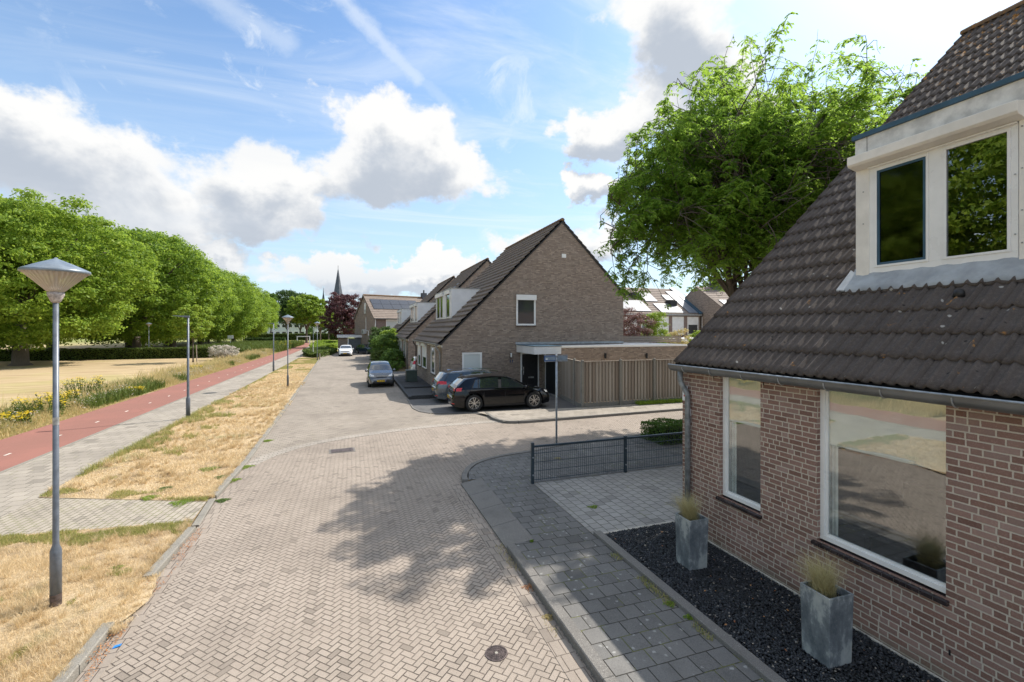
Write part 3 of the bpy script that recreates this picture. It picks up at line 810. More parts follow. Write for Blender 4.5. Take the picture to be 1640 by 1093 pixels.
mb = MB(); ribbon(mb, [(3.12, 19.5), (2.74, 20.1), (2.56, 21.0), (2.62, 23.7)], 0.0, 0.07, -0.02, 0.03, 0)
tag(mb.build('kerb', M['concrete_dark']), kind='structure')

sheet('verge', [(-2.84, -12), (-2.82, 9.9), (-6.3, 10.35), (-6.3, -12)], 0.05, 'dry_ground')
sheet('verge', [(-2.86, 11.0), (-2.77, 14.0), (-2.98, 25.8), (-3.85, 60.4), (-3.7, 66), (-6.3, 80), (-6.3, 12.45)], 0.035, 'dry_ground')
sheet('verge', [(-2.72, 6.7), (-2.62, 6.85), (-2.52, 7.2), (-2.58, 7.6), (-2.68, 7.95), (-2.9, 7.9), (-2.9, 6.7)], 0.052, 'dry_ground')
sheet('crossing_path', [(-2.82, 9.92), (-2.86, 11.0), (-6.3, 12.43), (-6.3, 10.33)], 0.03, 'cross_tiles')
sheet('footpath', [(-8.22, -12), (-8.3, 30), (-8.42, 90), (-9.2, 128), (-7.4, 128), (-6.3, 80), (-6.3, -12)], 0.03, 'foot_tiles')
sheet('bike_path', [(-10.7, -12), (-10.75, 60), (-10.9, 100), (-12.5, 118), (-17, 133), (-30, 142), (-30, 146), (-14, 138), (-9.5, 128), (-8.5, 90), (-8.33, 30), (-8.25, -12)], 0.034, 'red_asphalt')
mb = MB(); ribbon(mb, [(-8.22, -12), (-8.3, 30), (-8.42, 90)], -0.05, 0.05, -0.02, 0.045, 1.0, .01, .006)
tag(mb.build('path_edging', M['concrete']), kind='structure')
mb = MB()
for k in range(34):
    yy = 7.2 + 2.42 * k
    mb.add([(-9.32, yy, .038), (-9.26, yy, .038), (-9.26, yy + .26, .038), (-9.32, yy + .26, .038)], [(0, 1, 2, 3)])
tag(mb.build('path_marking', M['white_paint']), kind='structure')
mb = MB()
mb.box(3.90, -12, -.05, 4.04, 6.92, .135)
bd = mb.build('bed_edging', M['concrete_dark'], bevel=.01); tag(bd, kind='structure')
mb = MB(); mb.box(4.04, 6.84, -.05, 5.54, 6.90, .10)
tag(mb.build('bed_edging', M['concrete_light'], bevel=.006), kind='structure')
sheet('bed_soil', [(4.03, -6), (5.56, -6), (5.56, 6.85), (4.03, 6.85)], 0.075, 'dark_void')

# black gravel: one pile of stones nobody could count
def stones(name, n, x0, x1, y0, y1, z, smin, smax, dens=None):
    x = RNG.uniform(x0, x1, n); y = RNG.uniform(y0, y1, n) if dens is None else dens(n)
    s = RNG.uniform(smin, smax, n); zc = z + RNG.uniform(-.004, .018, n)
    base = np.array([(1, 0, 0), (0, 1, 0), (-1, 0, 0), (0, -1, 0), (0.3, .2, .8), (-.2, -.25, -.8)])
    v = base[None] * s[:, None, None] * (1 + RNG.uniform(-.35, .35, (n, 6, 3)))
    v[:, :, 2] *= .75
    a = RNG.uniform(0, 2 * PI, n); tl = RNG.uniform(-.8, .8, n)
    ca, sa = np.cos(a)[:, None], np.sin(a)[:, None]
    X = v[:, :, 0] * ca - v[:, :, 1] * sa; Y = v[:, :, 0] * sa + v[:, :, 1] * ca; Z = v[:, :, 2] + X * np.sin(tl)[:, None] * .6
    v = np.stack([X + x[:, None], Y + y[:, None], Z + zc[:, None]], 2).reshape(-1, 3)
    f = np.array([(0, 1, 4), (1, 2, 4), (2, 3, 4), (3, 0, 4), (1, 0, 5), (2, 1, 5), (3, 2, 5), (0, 3, 5)])
    idx = (f[None] + np.arange(n)[:, None, None] * 6).reshape(-1, 3)
    return npmesh(name, v, 3, idx, M['gravel_stone'])
gv = stones('gravel', 30000, 4.05, 5.54, 1.6, 6.83, .095, .009, .021)
tag(gv, 'loose black stone chippings in the bed along the brick wall', 'gravel', kind='stuff')

# ------------------------------------------------------------------ tiled roofs (real tile relief)
def tile_roof(name, parent, x0, z0, x1, z1, ya, yb, gauge, tw, mat, amp=0.020, rolls=2, per=5, lip=0.034, xlim=None):
    dx_, dz_ = x1 - x0, z1 - z0; L = math.hypot(dx_, dz_); t = (dx_ / L, dz_ / L); nrm_ = (-t[1] * (1 if dx_ > 0 else -1), abs(t[0]))
    if dx_ < 0: nrm_ = (t[1], -t[0])
    if nrm_[1] < 0: nrm_ = (-nrm_[0], -nrm_[1])
    nc = int(math.ceil(L / gauge)); nt_ = int(round((yb - ya) / tw)); tw = (yb - ya) / nt_
    ncol = nt_ * rolls * per + 1
    yy = np.linspace(ya, yb, ncol)
    ph = (yy - ya) / tw
    fr_ = (ph * rolls) % 1.0
    w = amp * np.interp(fr_, [0, .10, .30, .55, .80, 1.0], [1.0, .92, .12, .0, .12, 1.0])
    V_, F_ = [], []
    tidx = np.minimum((ph + 1e-6).astype(int), nt_ - 1)
    for c in range(nc):
        s0 = c * gauge; s1 = min(L, (c + 1) * gauge + .01)
        js = RNG.uniform(-.006, .006, nt_)[tidx]; jh = RNG.uniform(-.0025, .0025, nt_)[tidx]
        # side-lap seam: a small step at each tile joint
        seam = np.where(np.abs((ph % 1.0) - (1 - 1.0 / (rolls * per))) < 0.5 / (rolls * per), -amp * .7, 0)
        rows = [(s0 + js, w * 1.0 - .004 + jh), (s0 + js, lip + w + jh + seam), (s0 + gauge * .3 + js, lip * .72 + w + jh + seam), (np.full(ncol, s1), lip * .08 + w + jh * .2 + seam)]
        b0 = len(V_) * ncol
        for s, h in rows:
            V_.append(np.stack([x0 + t[0] * s + nrm_[0] * h, yy, z0 + t[1] * s + nrm_[1] * h], 1))
        for r in range(3):
            i = np.arange(ncol - 1)
            a = b0 + r * ncol + i
            F_.append(np.stack([a, a + 1, a + ncol + 1, a + ncol], 1))
    o = npmesh(name, np.concatenate(V_), 4, np.concatenate(F_), mat, parent)
    return o
def ridge_caps(name, parent, x, z, ya, yb, mat, r=.12, seg=.38):
    mb = MB(); y = ya
    while y < yb - .05:
        e = min(yb, y + seg)
        ring = []
        for yy, rr in ((y, r * 1.08), (e + .02, r * .95)):
            for k in range(9):
                a = PI * (-.08 + 1.16 * k / 8)
                ring.append((x + math.cos(a) * rr, yy, z + math.sin(a) * rr * .85 + random.uniform(-.004, .004)))
        fs = [(k, k + 1, k + 10, k + 9) for k in range(8)] + [tuple(range(9)), tuple(range(17, 8, -1))]
        mb.add(ring, fs); y = e
    return mb.build(name, mat, parent)

def text_mesh(s, size, mat, parent, origin, right, up, name='lettering', depth=.002, bold=0.0):
    cu = bpy.data.curves.new('t', 'FONT'); cu.body = s; cu.size = size; cu.extrude = depth; cu.align_x = 'CENTER'; cu.align_y = 'CENTER'; cu.offset = bold
    to = bpy.data.objects.new('t', cu); COL.objects.link(to)
    dg = bpy.context.evaluated_depsgraph_get()
    me = bpy.data.meshes.new_from_object(to.evaluated_get(dg))
    bpy.data.objects.remove(to)
    r_, u_ = Vector(right).normalized(), Vector(up).normalized(); n_ = r_.cross(u_)
    L = Vector((0, 0, 0)); p_ = parent
    while p_ is not None: L = L + wloc(p_); p_ = p_.parent
    for v in me.vertices:
        c = v.co; v.co = Vector(origin) + r_ * c.x + u_ * c.y + n_ * c.z - L
    me.materials.clear(); me.materials.append(mat)
    o = bpy.data.objects.new(name, me); COL.objects.link(o); o.parent = parent
    WLOC[o.name] = Vector((0, 0, 0))
    return o
# ------------------------------------------------------------------ near house on the right
WX = 5.55; CY = 6.65
nh = thing('brick_house', 'near brick house on the right with white dormer, dark tiled roof and black gravel bed', 'house', (WX, 0, 0))
SY = -3.2      # far end behind the camera
w1a, w1b = YonX(1218, WX), YonX(1155.5, WX + .03)
w2a, w2b = YonX(1515, WX), YonX(1311, WX + .03)
wz0, wz1 = 0.95, 2.90
mb = MB()
T = 0.30
def wallbox(y0, y1, z0, z1): mb.box(WX, y0, z0, WX + T, y1, z1)
wallbox(SY, w2a, 0, 3.0); wallbox(w2b, w1a, 0, 3.0); wallbox(w1b, CY, 0, 3.0)
wallbox(w2a, w2b, 0, wz0 - .02); wallbox(w1a, w1b, 0, wz0 - .02)
wallbox(w2a, w2b, wz1, 3.0); wallbox(w1a, w1b, wz1, 3.0)
mb.build('front_wall', M['brick_near'], nh)
RX0, RZ0, RX1, RZ1 = 5.42, 3.005, 13.8, 10.66
sl = (RZ1 - RZ0) / (RX1 - RX0)
BX = 21.5; BZ = RZ1 - (BX - RX1) * sl
gp = [(WX + T, 0), (WX + T, RZ0 + (WX + T - RX0) * sl - .10), (RX1, RZ1 - .10), (BX, BZ - .10), (BX, 0)]
MB().prism(gp, 'Y', CY - .28, CY - .02).build('gable_wall', M['brick_near'], nh)
MB().prism(gp, 'Y', SY, SY + .25).build('gable_wall', M['brick_near'], nh)
MB().box(BX - .3, SY + .26, 0, BX, CY - .3, BZ - .12).build('back_wall', M['brick_near'], nh)
# room behind the windows
mb = MB(); mb.box(5.88, 1.2, .10, 9.6, 6.3, .14); mb.build('room_floor', M['room_floor'], nh)
mb = MB(); mb.box(9.6, 1.2, .1, 9.65, 6.3, 2.9); mb.box(5.88, 1.15, .1, 9.6, 1.19, 2.9); mb.box(5.88, 6.30, .1, 9.6, 6.34, 2.9); mb.box(5.86, 1.2, 2.86, 9.6, 6.3, 2.9)
mb.build('room_wall', M['room_wall'], nh)
mb = MB(); mb.box(8.3, 2.4, .14, 9.2, 5.2, .55); mb.box(9.0, 2.4, .55, 9.25, 5.2, .95); mb.box(6.6, 3.2, .80, 7.6, 4.9, .85)
for (a, c) in ((6.65, 3.25), (7.55, 3.25), (6.65, 4.85), (7.55, 4.85)): mb.box(a - .03, c - .03, .14, a + .03, c + .03, .8)
mb.build('room_furniture', M['black_plastic'], nh)
def bigwindow(ya, yb, curtain_w):
    fx0, fx1 = WX + .055, WX + .125
    fr = MB(); t = .06
    fr.box(fx0, ya - .02, wz0, fx1, yb + .0, wz0 + t); fr.box(fx0, ya - .02, wz1 - t, fx1, yb, wz1)
    fr.box(fx0, ya - .02, wz0 + t, fx1, ya - .02 + t * .6, wz1 - t); fr.box(fx0, yb - t, wz0 + t, fx1, yb, wz1 - t)
    f = fr.build('window', M['white_frame'], nh, bevel=.004)
    i = MB(); g_ = .012
    i.box(fx0 + .02, ya + .018, wz0 + t, fx0 + .05, yb - t, wz0 + t + .028); i.box(fx0 + .02, yb - t - .028, wz0 + t + .03, fx0 + .05, yb - t, wz1 - t)
    i.build('glazing_bead', M['white_frame'], f)
    p = MB(); p.box(fx0 + .03, ya + .016, wz0 + t, fx0 + .038, yb - t, wz1 - t); p.build('pane', M['window_glass'], f)
    s = MB(); n = max(2, int(round((yb - ya + .08) / .118))); y0 = ya - .03
    st = (yb + .05 - y0) / n
    for k in range(n):
        y = y0 + k * st
        s.add([(WX - .045, y + .002, wz0 - .075), (WX - .045, y + st - .002, wz0 - .075), (WX - .045, y + .002, wz0 - .035), (WX - .045, y + st - .002, wz0 - .035),
               (WX + .10, y + .002, wz0 - .008), (WX + .10, y + st - .002, wz0 - .008), (WX + .10, y + .002, wz0 - .075), (WX + .10, y + st - .002, wz0 - .075)],
              [(0, 1, 3, 2), (2, 3, 5, 4), (4, 5, 7, 6), (0, 6, 7, 1), (0, 2, 4, 6), (1, 7, 5, 3)])
    s.build('sill', M['sill_tile'], f, bevel=.0015)
    MB().box(WX - .040, ya - .026, wz0 - .078, WX + .09, yb + .046, wz0 - .040).build('sill_mortar', M['concrete_light'], f)
    b_ = MB(); b_.box(5.668, ya - .02, 2.15, 5.674, yb - .02, 2.88); b_.build('roller_blind', M['roller_blind'], f)
    c_ = MB()
    for k in range(5):
        yy = yb - .02 - k * curtain_w / 5
        c_.box(5.70 + (k % 2) * .012, yy - curtain_w / 5 - .03, .9, 5.706 + (k % 2) * .012, yy - .03, 2.8)
    c_.build('curtain', M['curtain'], f)
bigwindow(w1a, w1b, .13); bigwindow(w2a, w2b, .11)
mb = MB(); mb.box(WX - .06, SY, 3.0, WX + T, CY, 3.03); mb.box(WX - .012, SY, 2.92, WX - .001, CY, 3.0)
mb.build('eaves_board', M['black_plastic'], nh)
MB().box(WX - .028, SY, .06, WX - .001, CY, .125).build('plinth', M['concrete_light'], nh, bevel=.012)
# weep holes, wall vent
yq = YonX(1521, WX); zq = ZAT(WX, yq, 1046)
MB().box(WX - .004, yq - .008, zq - .025, WX + .002, yq + .008, zq + .03).build('weep_hole', M['dark_void'], nh)
for k in range(7):
    yy = 5.9 - k * .95
    if not (w1a < yy < w1b or w2a < yy < w2b): MB().box(WX - .004, yy, 2.80, WX + .002, yy + .014, 2.86).build('weep_hole', M['dark_void'], nh)
yv = YonX(1595, WX)
MB().box(WX - .005, yv - .09, .20, WX + .002, yv + .09, .27).build('wall_vent', M['dark_void'], nh)
# gutter
mb = MB(); gx, gz, gr = 5.41, 2.955, .078
ys = np.linspace(SY, CY + .11, 24)
for i in range(len(ys) - 1):
    a0, a1 = ys[i], ys[i + 1]
    ring = []
    for yy in (a0, a1):
        for k in range(11):
            a = PI + PI * k / 10
            ring.append((gx + math.cos(a) * gr, yy, gz + math.sin(a) * gr * 1.15 + (.022 if k in (0,) else 0)))
        for k in range(10, -1, -1):
            a = PI + PI * k / 10
            ring.append((gx + math.cos(a) * (gr - .006), yy, gz + math.sin(a) * (gr - .006) * 1.15 + (.022 if k in (0,) else 0)))
    n = 22
    mb.add(ring, [(k, (k + 1) % n, (k + 1) % n + n, k + n) for k in range(n)])
for yy in (CY + .105,):
    pl = [(gx + math.cos(PI + PI * k / 10) * gr, gz + math.sin(PI + PI * k / 10) * gr * 1.15) for k in range(11)]
    mb.prism(pl, 'Y', yy, yy + .008)
gut = mb.build('gutter', M['zinc'], nh, smooth=True); gut.modifiers.new('split', 'EDGE_SPLIT').split_angle = R(50)
mb = MB(); mb.tube([(gx - gr - .002, SY, gz + .024), (gx - gr - .002, CY + .115, gz + .024)], .011, 8)
mb.build('gutter_bead', M['galvanised'], gut)
yy = CY - .25; k = 0
while yy > SY:
    mb = MB()
    pl = [(gx + math.cos(PI * 1.0 + PI * j / 10) * (gr + .006), gz + math.sin(PI + PI * j / 10) * (gr * 1.15 + .006)) for j in range(11)]
    mb.tube([(p[0], yy, p[1]) for p in pl], .0075, 6)
    mb.build('gutter_bracket', M['zinc_light'], gut)
    yy -= .62; k += 1
    if k > 14: break
mb = MB(); yd = 6.44
mb.tube([(5.43, yd + .13, 2.90), (5.43, yd + .13, 2.72), (5.44, yd + .11, 2.66), (5.475, yd + .02, 2.50), (5.48, yd, 2.44), (5.48, yd, .05)], .046, 14)
dp = mb.build('downpipe', M['pipe_zinc'], nh, smooth=True)
for z_ in (2.02, 0.62):
    MB().lathe([(.05, z_ - .03), (.053, z_ - .028), (.053, z_ + .028), (.05, z_ + .03)], (5.48, yd, 0), 14).build('pipe_collar', M['pipe_zinc'], dp)
for z_ in (1.55, .45):
    mb = MB(); mb.box(5.48, yd - .008, z_ - .012, WX + .01, yd + .008, z_ + .012); mb.lathe([(.051, z_ - .012), (.051, z_ + .012)], (5.48, yd, 0), 14)
    mb.build('pipe_clip', M['zinc'], dp)
# plates
ya_ = YonX(1098.5, WX)
za_ = ZAT(WX, ya_, 630)
pl = MB().box(WX - .035, ya_ - .05, za_ - .125, WX - .002, ya_ + .05, za_ + .125).build('notice_plate', M['sign_white'], nh, bevel=.004)
mb = MB(); mb.box(WX - .038, ya_ - .015, za_ + .055, WX - .0355, ya_ + .046, za_ + .10); mb.build('printed_mark', M['sign_orange'], pl)
mb = MB(); mb.lathe([(.0, -.0005), (.020, -.0005), (.020, .002)], (WX - .0375, ya_ - .022, za_ + .012), 12, 'X'); mb.lathe([(.0, -.0005), (.020, -.0005), (.020, .002)], (WX - .0375, ya_ - .005, za_ - .04), 12, 'X')
mb.build('printed_mark', M['tail_red'], pl)
yn = YonX(1102.5, WX); zn = ZAT(WX, yn, 660)
pl = MB().box(WX - .014, yn - .072, zn - .065, WX - .002, yn + .072, zn + .065).build('number_plate', M['sign_white'], nh, bevel=.003)
text_mesh('14', .12, M['plate_ink'], pl, (WX - .016, yn, zn), (0, -1, 0), (0, 0, 1), 'house_number', bold=.002)

# roof
tile_roof('roof_slope', nh, RX0, RZ0, RX1, RZ1, SY, CY + .03, .40, .258, M['roof_tile'], .040, 2, 8, .028)
mb = MB(); nx_, nz_ = -sl / math.hypot(1, sl), 1 / math.hypot(1, sl)
q = [(RX0 + .03, RZ0 - .005), (RX1, RZ1 - .02), (BX + .2, BZ - .2), (BX + .2, BZ - .28), (RX1, RZ1 - .09), (RX0 + .06, RZ0 - .05)]
mb.prism(q, 'Y', SY - .02, CY + .02); mb.build('roof_deck', M['black_plastic'], nh)
tile_roof('roof_slope', nh, BX + .2, BZ - .18, RX1, RZ1, SY, CY + .03, .40, .265, M['roof_tile'], .02, 2, 3, .036)
rc = ridge_caps('ridge', nh, RX1, RZ1 + .0, SY, CY + .05, M['ridge_tile'], .13, .42)
# verge boards
mb = MB()
mb.add([(RX0, CY + .021, RZ0 - .06), (RX1, CY + .021, RZ1 - .06), (RX1, CY + .021, RZ1 + .03), (RX0, CY + .021, RZ0 + .03), (RX0, CY + .035, RZ0 - .06), (RX1, CY + .035, RZ1 - .06), (RX1, CY + .035, RZ1 + .03), (RX0, CY + .035, RZ0 + .03)],
       [(0, 1, 2, 3), (7, 6, 5, 4), (0, 4, 5, 1), (3, 2, 6, 7), (0, 3, 7, 4), (1, 5, 6, 2)])
mb.build('verge_board', M['black_plastic'], nh)
# roof vent cap
vy = YonX(1536, 6.45); vz = RZ0 + (6.45 - RX0) * sl + .05
MB().lathe([(.055, -.03), (.05, .03), (.035, .055), (.0, .065)], (6.45, vy, vz), 12).build('roof_vent', M['black_plastic'], nh, smooth=True)

# dormer
DX = 6.80; DYL = YonX(1372, DX); DYE = -1.2
dzb = ZAT(DX, DYL, 446); dzt = ZAT(DX, DYL, 221)
bx = RX0 + (dzt + .05 - RZ0) / sl
ck = [(DX + .10, dzb), (DX + .10, dzt - .04), (bx + .2, dzt - .04), (RX0 + (dzb - .1 - RZ0) / sl + .3, dzb)]
dorm = MB().box(DX + .101, DYE + .061, dzt - .12, bx + .1, DYL - .061, dzt - .053).build('dormer', M['white_paint'], nh)
for ya_c in (DYL - .06, DYE + .01): MB().prism(ck, 'Y', ya_c, ya_c + .05).build('cheek', M['white_paint'], dorm)
yA = YonX(1393, DX)                 # inner edge of the corner board
yW0, yW1 = YonX(1632, DX), yA
MB().box(DX - .02, yA, dzb, DX + .10, DYL, dzt - .01).build('corner_board', M['white_paint'], dorm, bevel=.004)
yG1a, yG1b = YonX(1488.5, DX), YonX(1402, DX)
yG2a, yG2b = YonX(1620, DX), YonX(1512, DX)
zT = ZAT(DX, yG1b, 272); zB = ZAT(DX, yG1b, 429)
zFb = ZAT(DX, yA, 440)
mb = MB()
mb.box(DX - .012, yG1b, zB, DX + .08, yA, zT + .05); mb.box(DX - .012, yG2b, zB, DX + .08, yG1a, zT + .05); mb.box(DX - .012, yW0, zB, DX + .08, yG2a, zT + .05)
mb.box(DX - .012, yW0, zFb, DX + .08, yA, zB); mb.box(DX - .012, yG1a, zT, DX + .08, yG1b, zT + .05); mb.box(DX - .012, yG2a, zT, DX + .08, yG2b, zT + .05)
wf = mb.build('window', M['white_frame'], dorm, bevel=.003)
mb = MB(); t = .028
for (a, c_) in ((yG1a, yG1b), (yG2a, yG2b)):
    mb.box(DX - .022, a, zB, DX - .004, c_, zB + t); mb.box(DX - .022, a, zT - t, DX - .004, c_, zT); mb.box(DX - .022, a, zB + t, DX - .004, a + t, zT - t); mb.box(DX - .022, c_ - t, zB + t, DX - .004, c_, zT - t)
mb.build('sash', M['white_frame'], wf, bevel=.002)
mb = MB(); a, c_ = yG1a + .03, yG1b - .03; t = .03
mb.box(DX - .016, a, zB + .03, DX - .006, c_, zB + .03 + t); mb.box(DX - .016, a, zT - .03 - t, DX - .006, c_, zT - .03); mb.box(DX - .016, a, zB + .06, DX - .006, a + t, zT - .06); mb.box(DX - .016, c_ - t, zB + .06, DX - .006, c_, zT - .06)
mb.build('screen_frame', M['trim_blue'], wf)
MB().box(DX + .0, yG1a, zB, DX + .008, yG1b, zT).build('pane', M['screen_glass'], wf)
MB().box(DX + .0, yG2a, zB, DX + .008, yG2b, zT).build('pane', M['dormer_glass'], wf)
MB().box(DX + .35, yW0 - .1, zFb - .1, DX + .40, yA + .1, zT + .2).build('room_wall', M['dark_void'], wf)  # near-black panel stands in for the shaded room and hides the tiles
# shutter box with a sloping underside
zs1 = ZAT(DX - .16, YonX(1374, DX - .16), 246.5); zs0 = zs1 - .17
sb0, sb1 = YonX(1632, DX - .17), DYL - .0
mb = MB(); mb.prism([(DX - .021, zs1), (DX - .20, zs1 - .025), (DX - .20, zs0 + .03), (DX - .17, zs0), (DX - .021, zs0 - .03)], 'Y', sb0, sb1)
sbx = mb.build('shutter_box', M['white_paint'], dorm, bevel=.006)
MB().box(DX - .05, yW0, zs0 - .05, DX - .0125, yA, zs0 - .031).build('shutter_slat', M['white_frame'], sbx)
mb = MB(); mb.box(DX - .02, yW0, zT + .051, DX + .08, yA, zs1 + .0); mb.build('head_board', M['white_paint'], dorm)
mb = MB(); mb.box(DX - .03, DYE, zs1 + .002, DX + .10, DYL, dzt - .055)
mb.build('fascia', M['weathered_white'], dorm)
mb = MB(); mb.box(DX - .032, YonX(1391, DX) - .003, zs1 + .0, DX - .0301, YonX(1391, DX) + .003, dzt - .05); mb.build('panel_joint', M['dark_void'], dorm)
mb = MB()
yp = yW0 - .008
while yp > DYE + .05:
    e = max(DYE, yp - .62)
    mb.box(DX - .022, e + .006, dzb, DX + .09, yp, zs1 - .002); yp = e
pn = mb.build('panel', M['white_paint'], dorm, bevel=.003)
for (yy, pts) in ((yW0 + .02, (0.3, 0.95)), (yA + .07, (.75, 1.2)), (yW0 - .035, (.2, .55, 1.0, 1.45))):
    for q_ in pts: MB().lathe([(0, -.004), (.009, -.004), (.009, .002)], (DX - .024, yy, dzb + q_), 8, 'X').build('screw_cap', M['zinc_light'], dorm)
mb = MB(); mb.box(DX - .06, DYE - .03, dzt - .052, bx + .15, DYL + .03, dzt + .012)
mb.build('roof_trim', M['trim_blue'], dorm, bevel=.004)
# lead apron: wavy flashing over the tiles
apn = 90; vs = []; fs = []
for i in range(apn + 1):
    y = DYE + (DYL + .03 - DYE) * i / apn
    wv = .007 * math.sin(y * 2 * PI / .265 + 1) + .003 * math.sin(y * 31)
    rows = [(DX + .02, dzb + .0, 0), (DX + .01, None, .16), (DX - .015, None, .10), (DX - .09, None, .078), (DX - .20 + .005 * math.sin(y * 23), None, .074)]
    for (x_, z_, h) in rows:
        if z_ is None: z_ = RZ0 + (x_ - RX0) * sl + h + .02 + wv * (.5 if h < .04 else 1.0)
        vs.append((x_, y, z_))
    x_ = DX - .202; vs.append((x_, y, RZ0 + (x_ - RX0) * sl + .045 + wv * .9))
for i in range(apn):
    for k in range(5):
        a = i * 6 + k; fs.append((a, a + 1, a + 7, a + 6))
ap = MB().add(vs, fs).build('lead_flashing', M['lead'], dorm, smooth=True)
mb = MB(); x_ = DX - .30
vs = []
for (xx, yy, h) in ((DX - .22, DYL + .03, .095), (DX + .02, DYL - .0, .10), (DX + .12, DYL + .16, .095), (DX - .20, DYL + .15, .09)):
    vs.append((xx, yy, RZ0 + (xx - RX0) * sl + h))
vs += [(v[0], v[1], v[2] - .02) for v in vs]
mb.add(vs, [(0, 1, 2, 3), (7, 6, 5, 4), (0, 4, 5, 1), (1, 5, 6, 2), (2, 6, 7, 3), (3, 7, 4, 0)]); mb.build('lead_flashing', M['lead'], dorm)

# ------------------------------------------------------------------ planters and feather grass
def planter(x, y, w, label, gl):
    t = thing('planter', label, 'planter', (x, y, .10), R(-2), 'zinc planters in the gravel bed')
    h = .73; wb = w * .46; wt = w * .5; mb = MB(); th = .02
    vs = []
    for z_, s in ((0, wb), (h, wt), (h, wt - th), (.12, wb - th)):
        vs += [(-s, -s, z_), (s, -s, z_), (s, s, z_), (-s, s, z_)]
    fs = [(3, 2, 1, 0)]
    for r in range(3):
        for k in range(4): fs.append((r * 4 + k, r * 4 + (k + 1) % 4, r * 4 + 4 + (k + 1) % 4, r * 4 + 4 + k))
    WLOC[t.name] = Vector((0, 0, 0))
    mb.add(vs, fs); mb.build('tub', M['planter_zinc'], t, bevel=.004)
    mb = MB(); mb.box(-wt + th * 1.5, -wt + th * 1.5, h - .10, wt - th * 1.5, wt - th * 1.5, h - .07); mb.build('potting_soil', M['dark_void'], t)
    # tuft of feather grass, a plant of its own
    n = 1000; V_ = []; I_ = []
    for i in range(n):
        a = random.uniform(0, 2 * PI); lean = random.uniform(.05, .95) ** 1.0; L = random.uniform(.26, .50)
        bxx, byy = random.gauss(-.02, .04), random.gauss(0, .04)
        wind = Vector((-.30, .05, 0)); w_ = random.uniform(.0013, .0026)
        dirv = Vector((math.cos(a) * lean * .55, math.sin(a) * lean * .55, 1)) + wind * random.uniform(.2, .9)
        dirv.normalize(); p = Vector((bxx, byy, h - .08)); sd = Vector((-math.sin(a), math.cos(a), 0)) * w_
        b0 = len(V_)
        for k in range(5):
            ww = 1 - k / 4.6
            V_.append(tuple(p + sd * ww)); V_.append(tuple(p - sd * ww))
            p = p + dirv * (L / 4); dirv = (dirv + Vector((math.cos(a) * .16 - .05, math.sin(a) * .16, -.17 * k * (.4 + lean)))).normalized()
        for k in range(4): I_.append((b0 + 2 * k, b0 + 2 * k + 1, b0 + 2 * k + 3, b0 + 2 * k + 2))
    o = npmesh('feather_grass', V_, 4, I_, M['blade_pot']); o.location = (x, y, .10)
    tag(o, gl, 'plant', 'tufts of feather grass in the planters')
planter(4.79, 3.49, .34, 'tall streaked zinc planter beside the wide window, nearest of the two', 'pale feather grass in the nearer zinc planter below the wide window')
planter(4.76, 5.51, .33, 'zinc planter by the downpipe at the house corner, the farther of the two', 'pale feather grass in the farther planter beside the downpipe')
# ------------------------------------------------------------------ windows and doors of farther walls
def winframe(parent, axis, plane, a0, a1, z0, z1, out=-1, frame='white_frame', glass='far_glass', t=.06, mullions=(), blind=None, shutter=0.0, name='window', depth=.05, sill=True):
    """a framed window set on a wall; axis 'X': wall faces -x, spans y; axis 'Y': wall faces -y, spans x"""
    def bx(mb, p0, p1, s0, s1, q0, q1):
        if axis == 'X': mb.box(p0, s0, q0, p1, s1, q1)
        else: mb.box(s0, p0, q0, s1, p1, q1)
    f0, f1 = plane - depth, plane + .02
    mb = MB()
    bx(mb, f0, f1, a0, a1, z0, z0 + t); bx(mb, f0, f1, a0, a1, z1 - t, z1); bx(mb, f0, f1, a0, a0 + t, z0 + t, z1 - t); bx(mb, f0, f1, a1 - t, a1, z0 + t, z1 - t)
    for m_ in mullions: bx(mb, f0, f1, m_ - t * .5, m_ + t * .5, z0 + t, z1 - t)
    f = mb.build(name, M[frame], parent)
    zb = z1 - t
    p = MB(); bx(p, plane - .012, plane - .004, a0 + t, a1 - t, z0 + t, zb); p.build('pane', M[glass], f)
    if blind:
        bz0 = z0 + t + (z1 - z0) * blind[1]
        p = MB(); bx(p, plane - .02, plane - .013, a0 + t, a1 - t, bz0, zb); p.build('blind', M[blind[0]], f)
    if shutter:
        p = MB(); bx(p, plane - .15, plane - depth - .001, a0 - .02, a1 + .02, z1 - shutter * .55, z1 + shutter * .45); p.build('shutter_box', M['shutter_white'], f, bevel=.01)
    if sill:
        p = MB(); bx(p, plane - depth - .03, plane - .001, a0 - .02, a1 + .02, z0 - .05, z0 - .002); p.build('sill', M['sill_tile'], f)
    return f

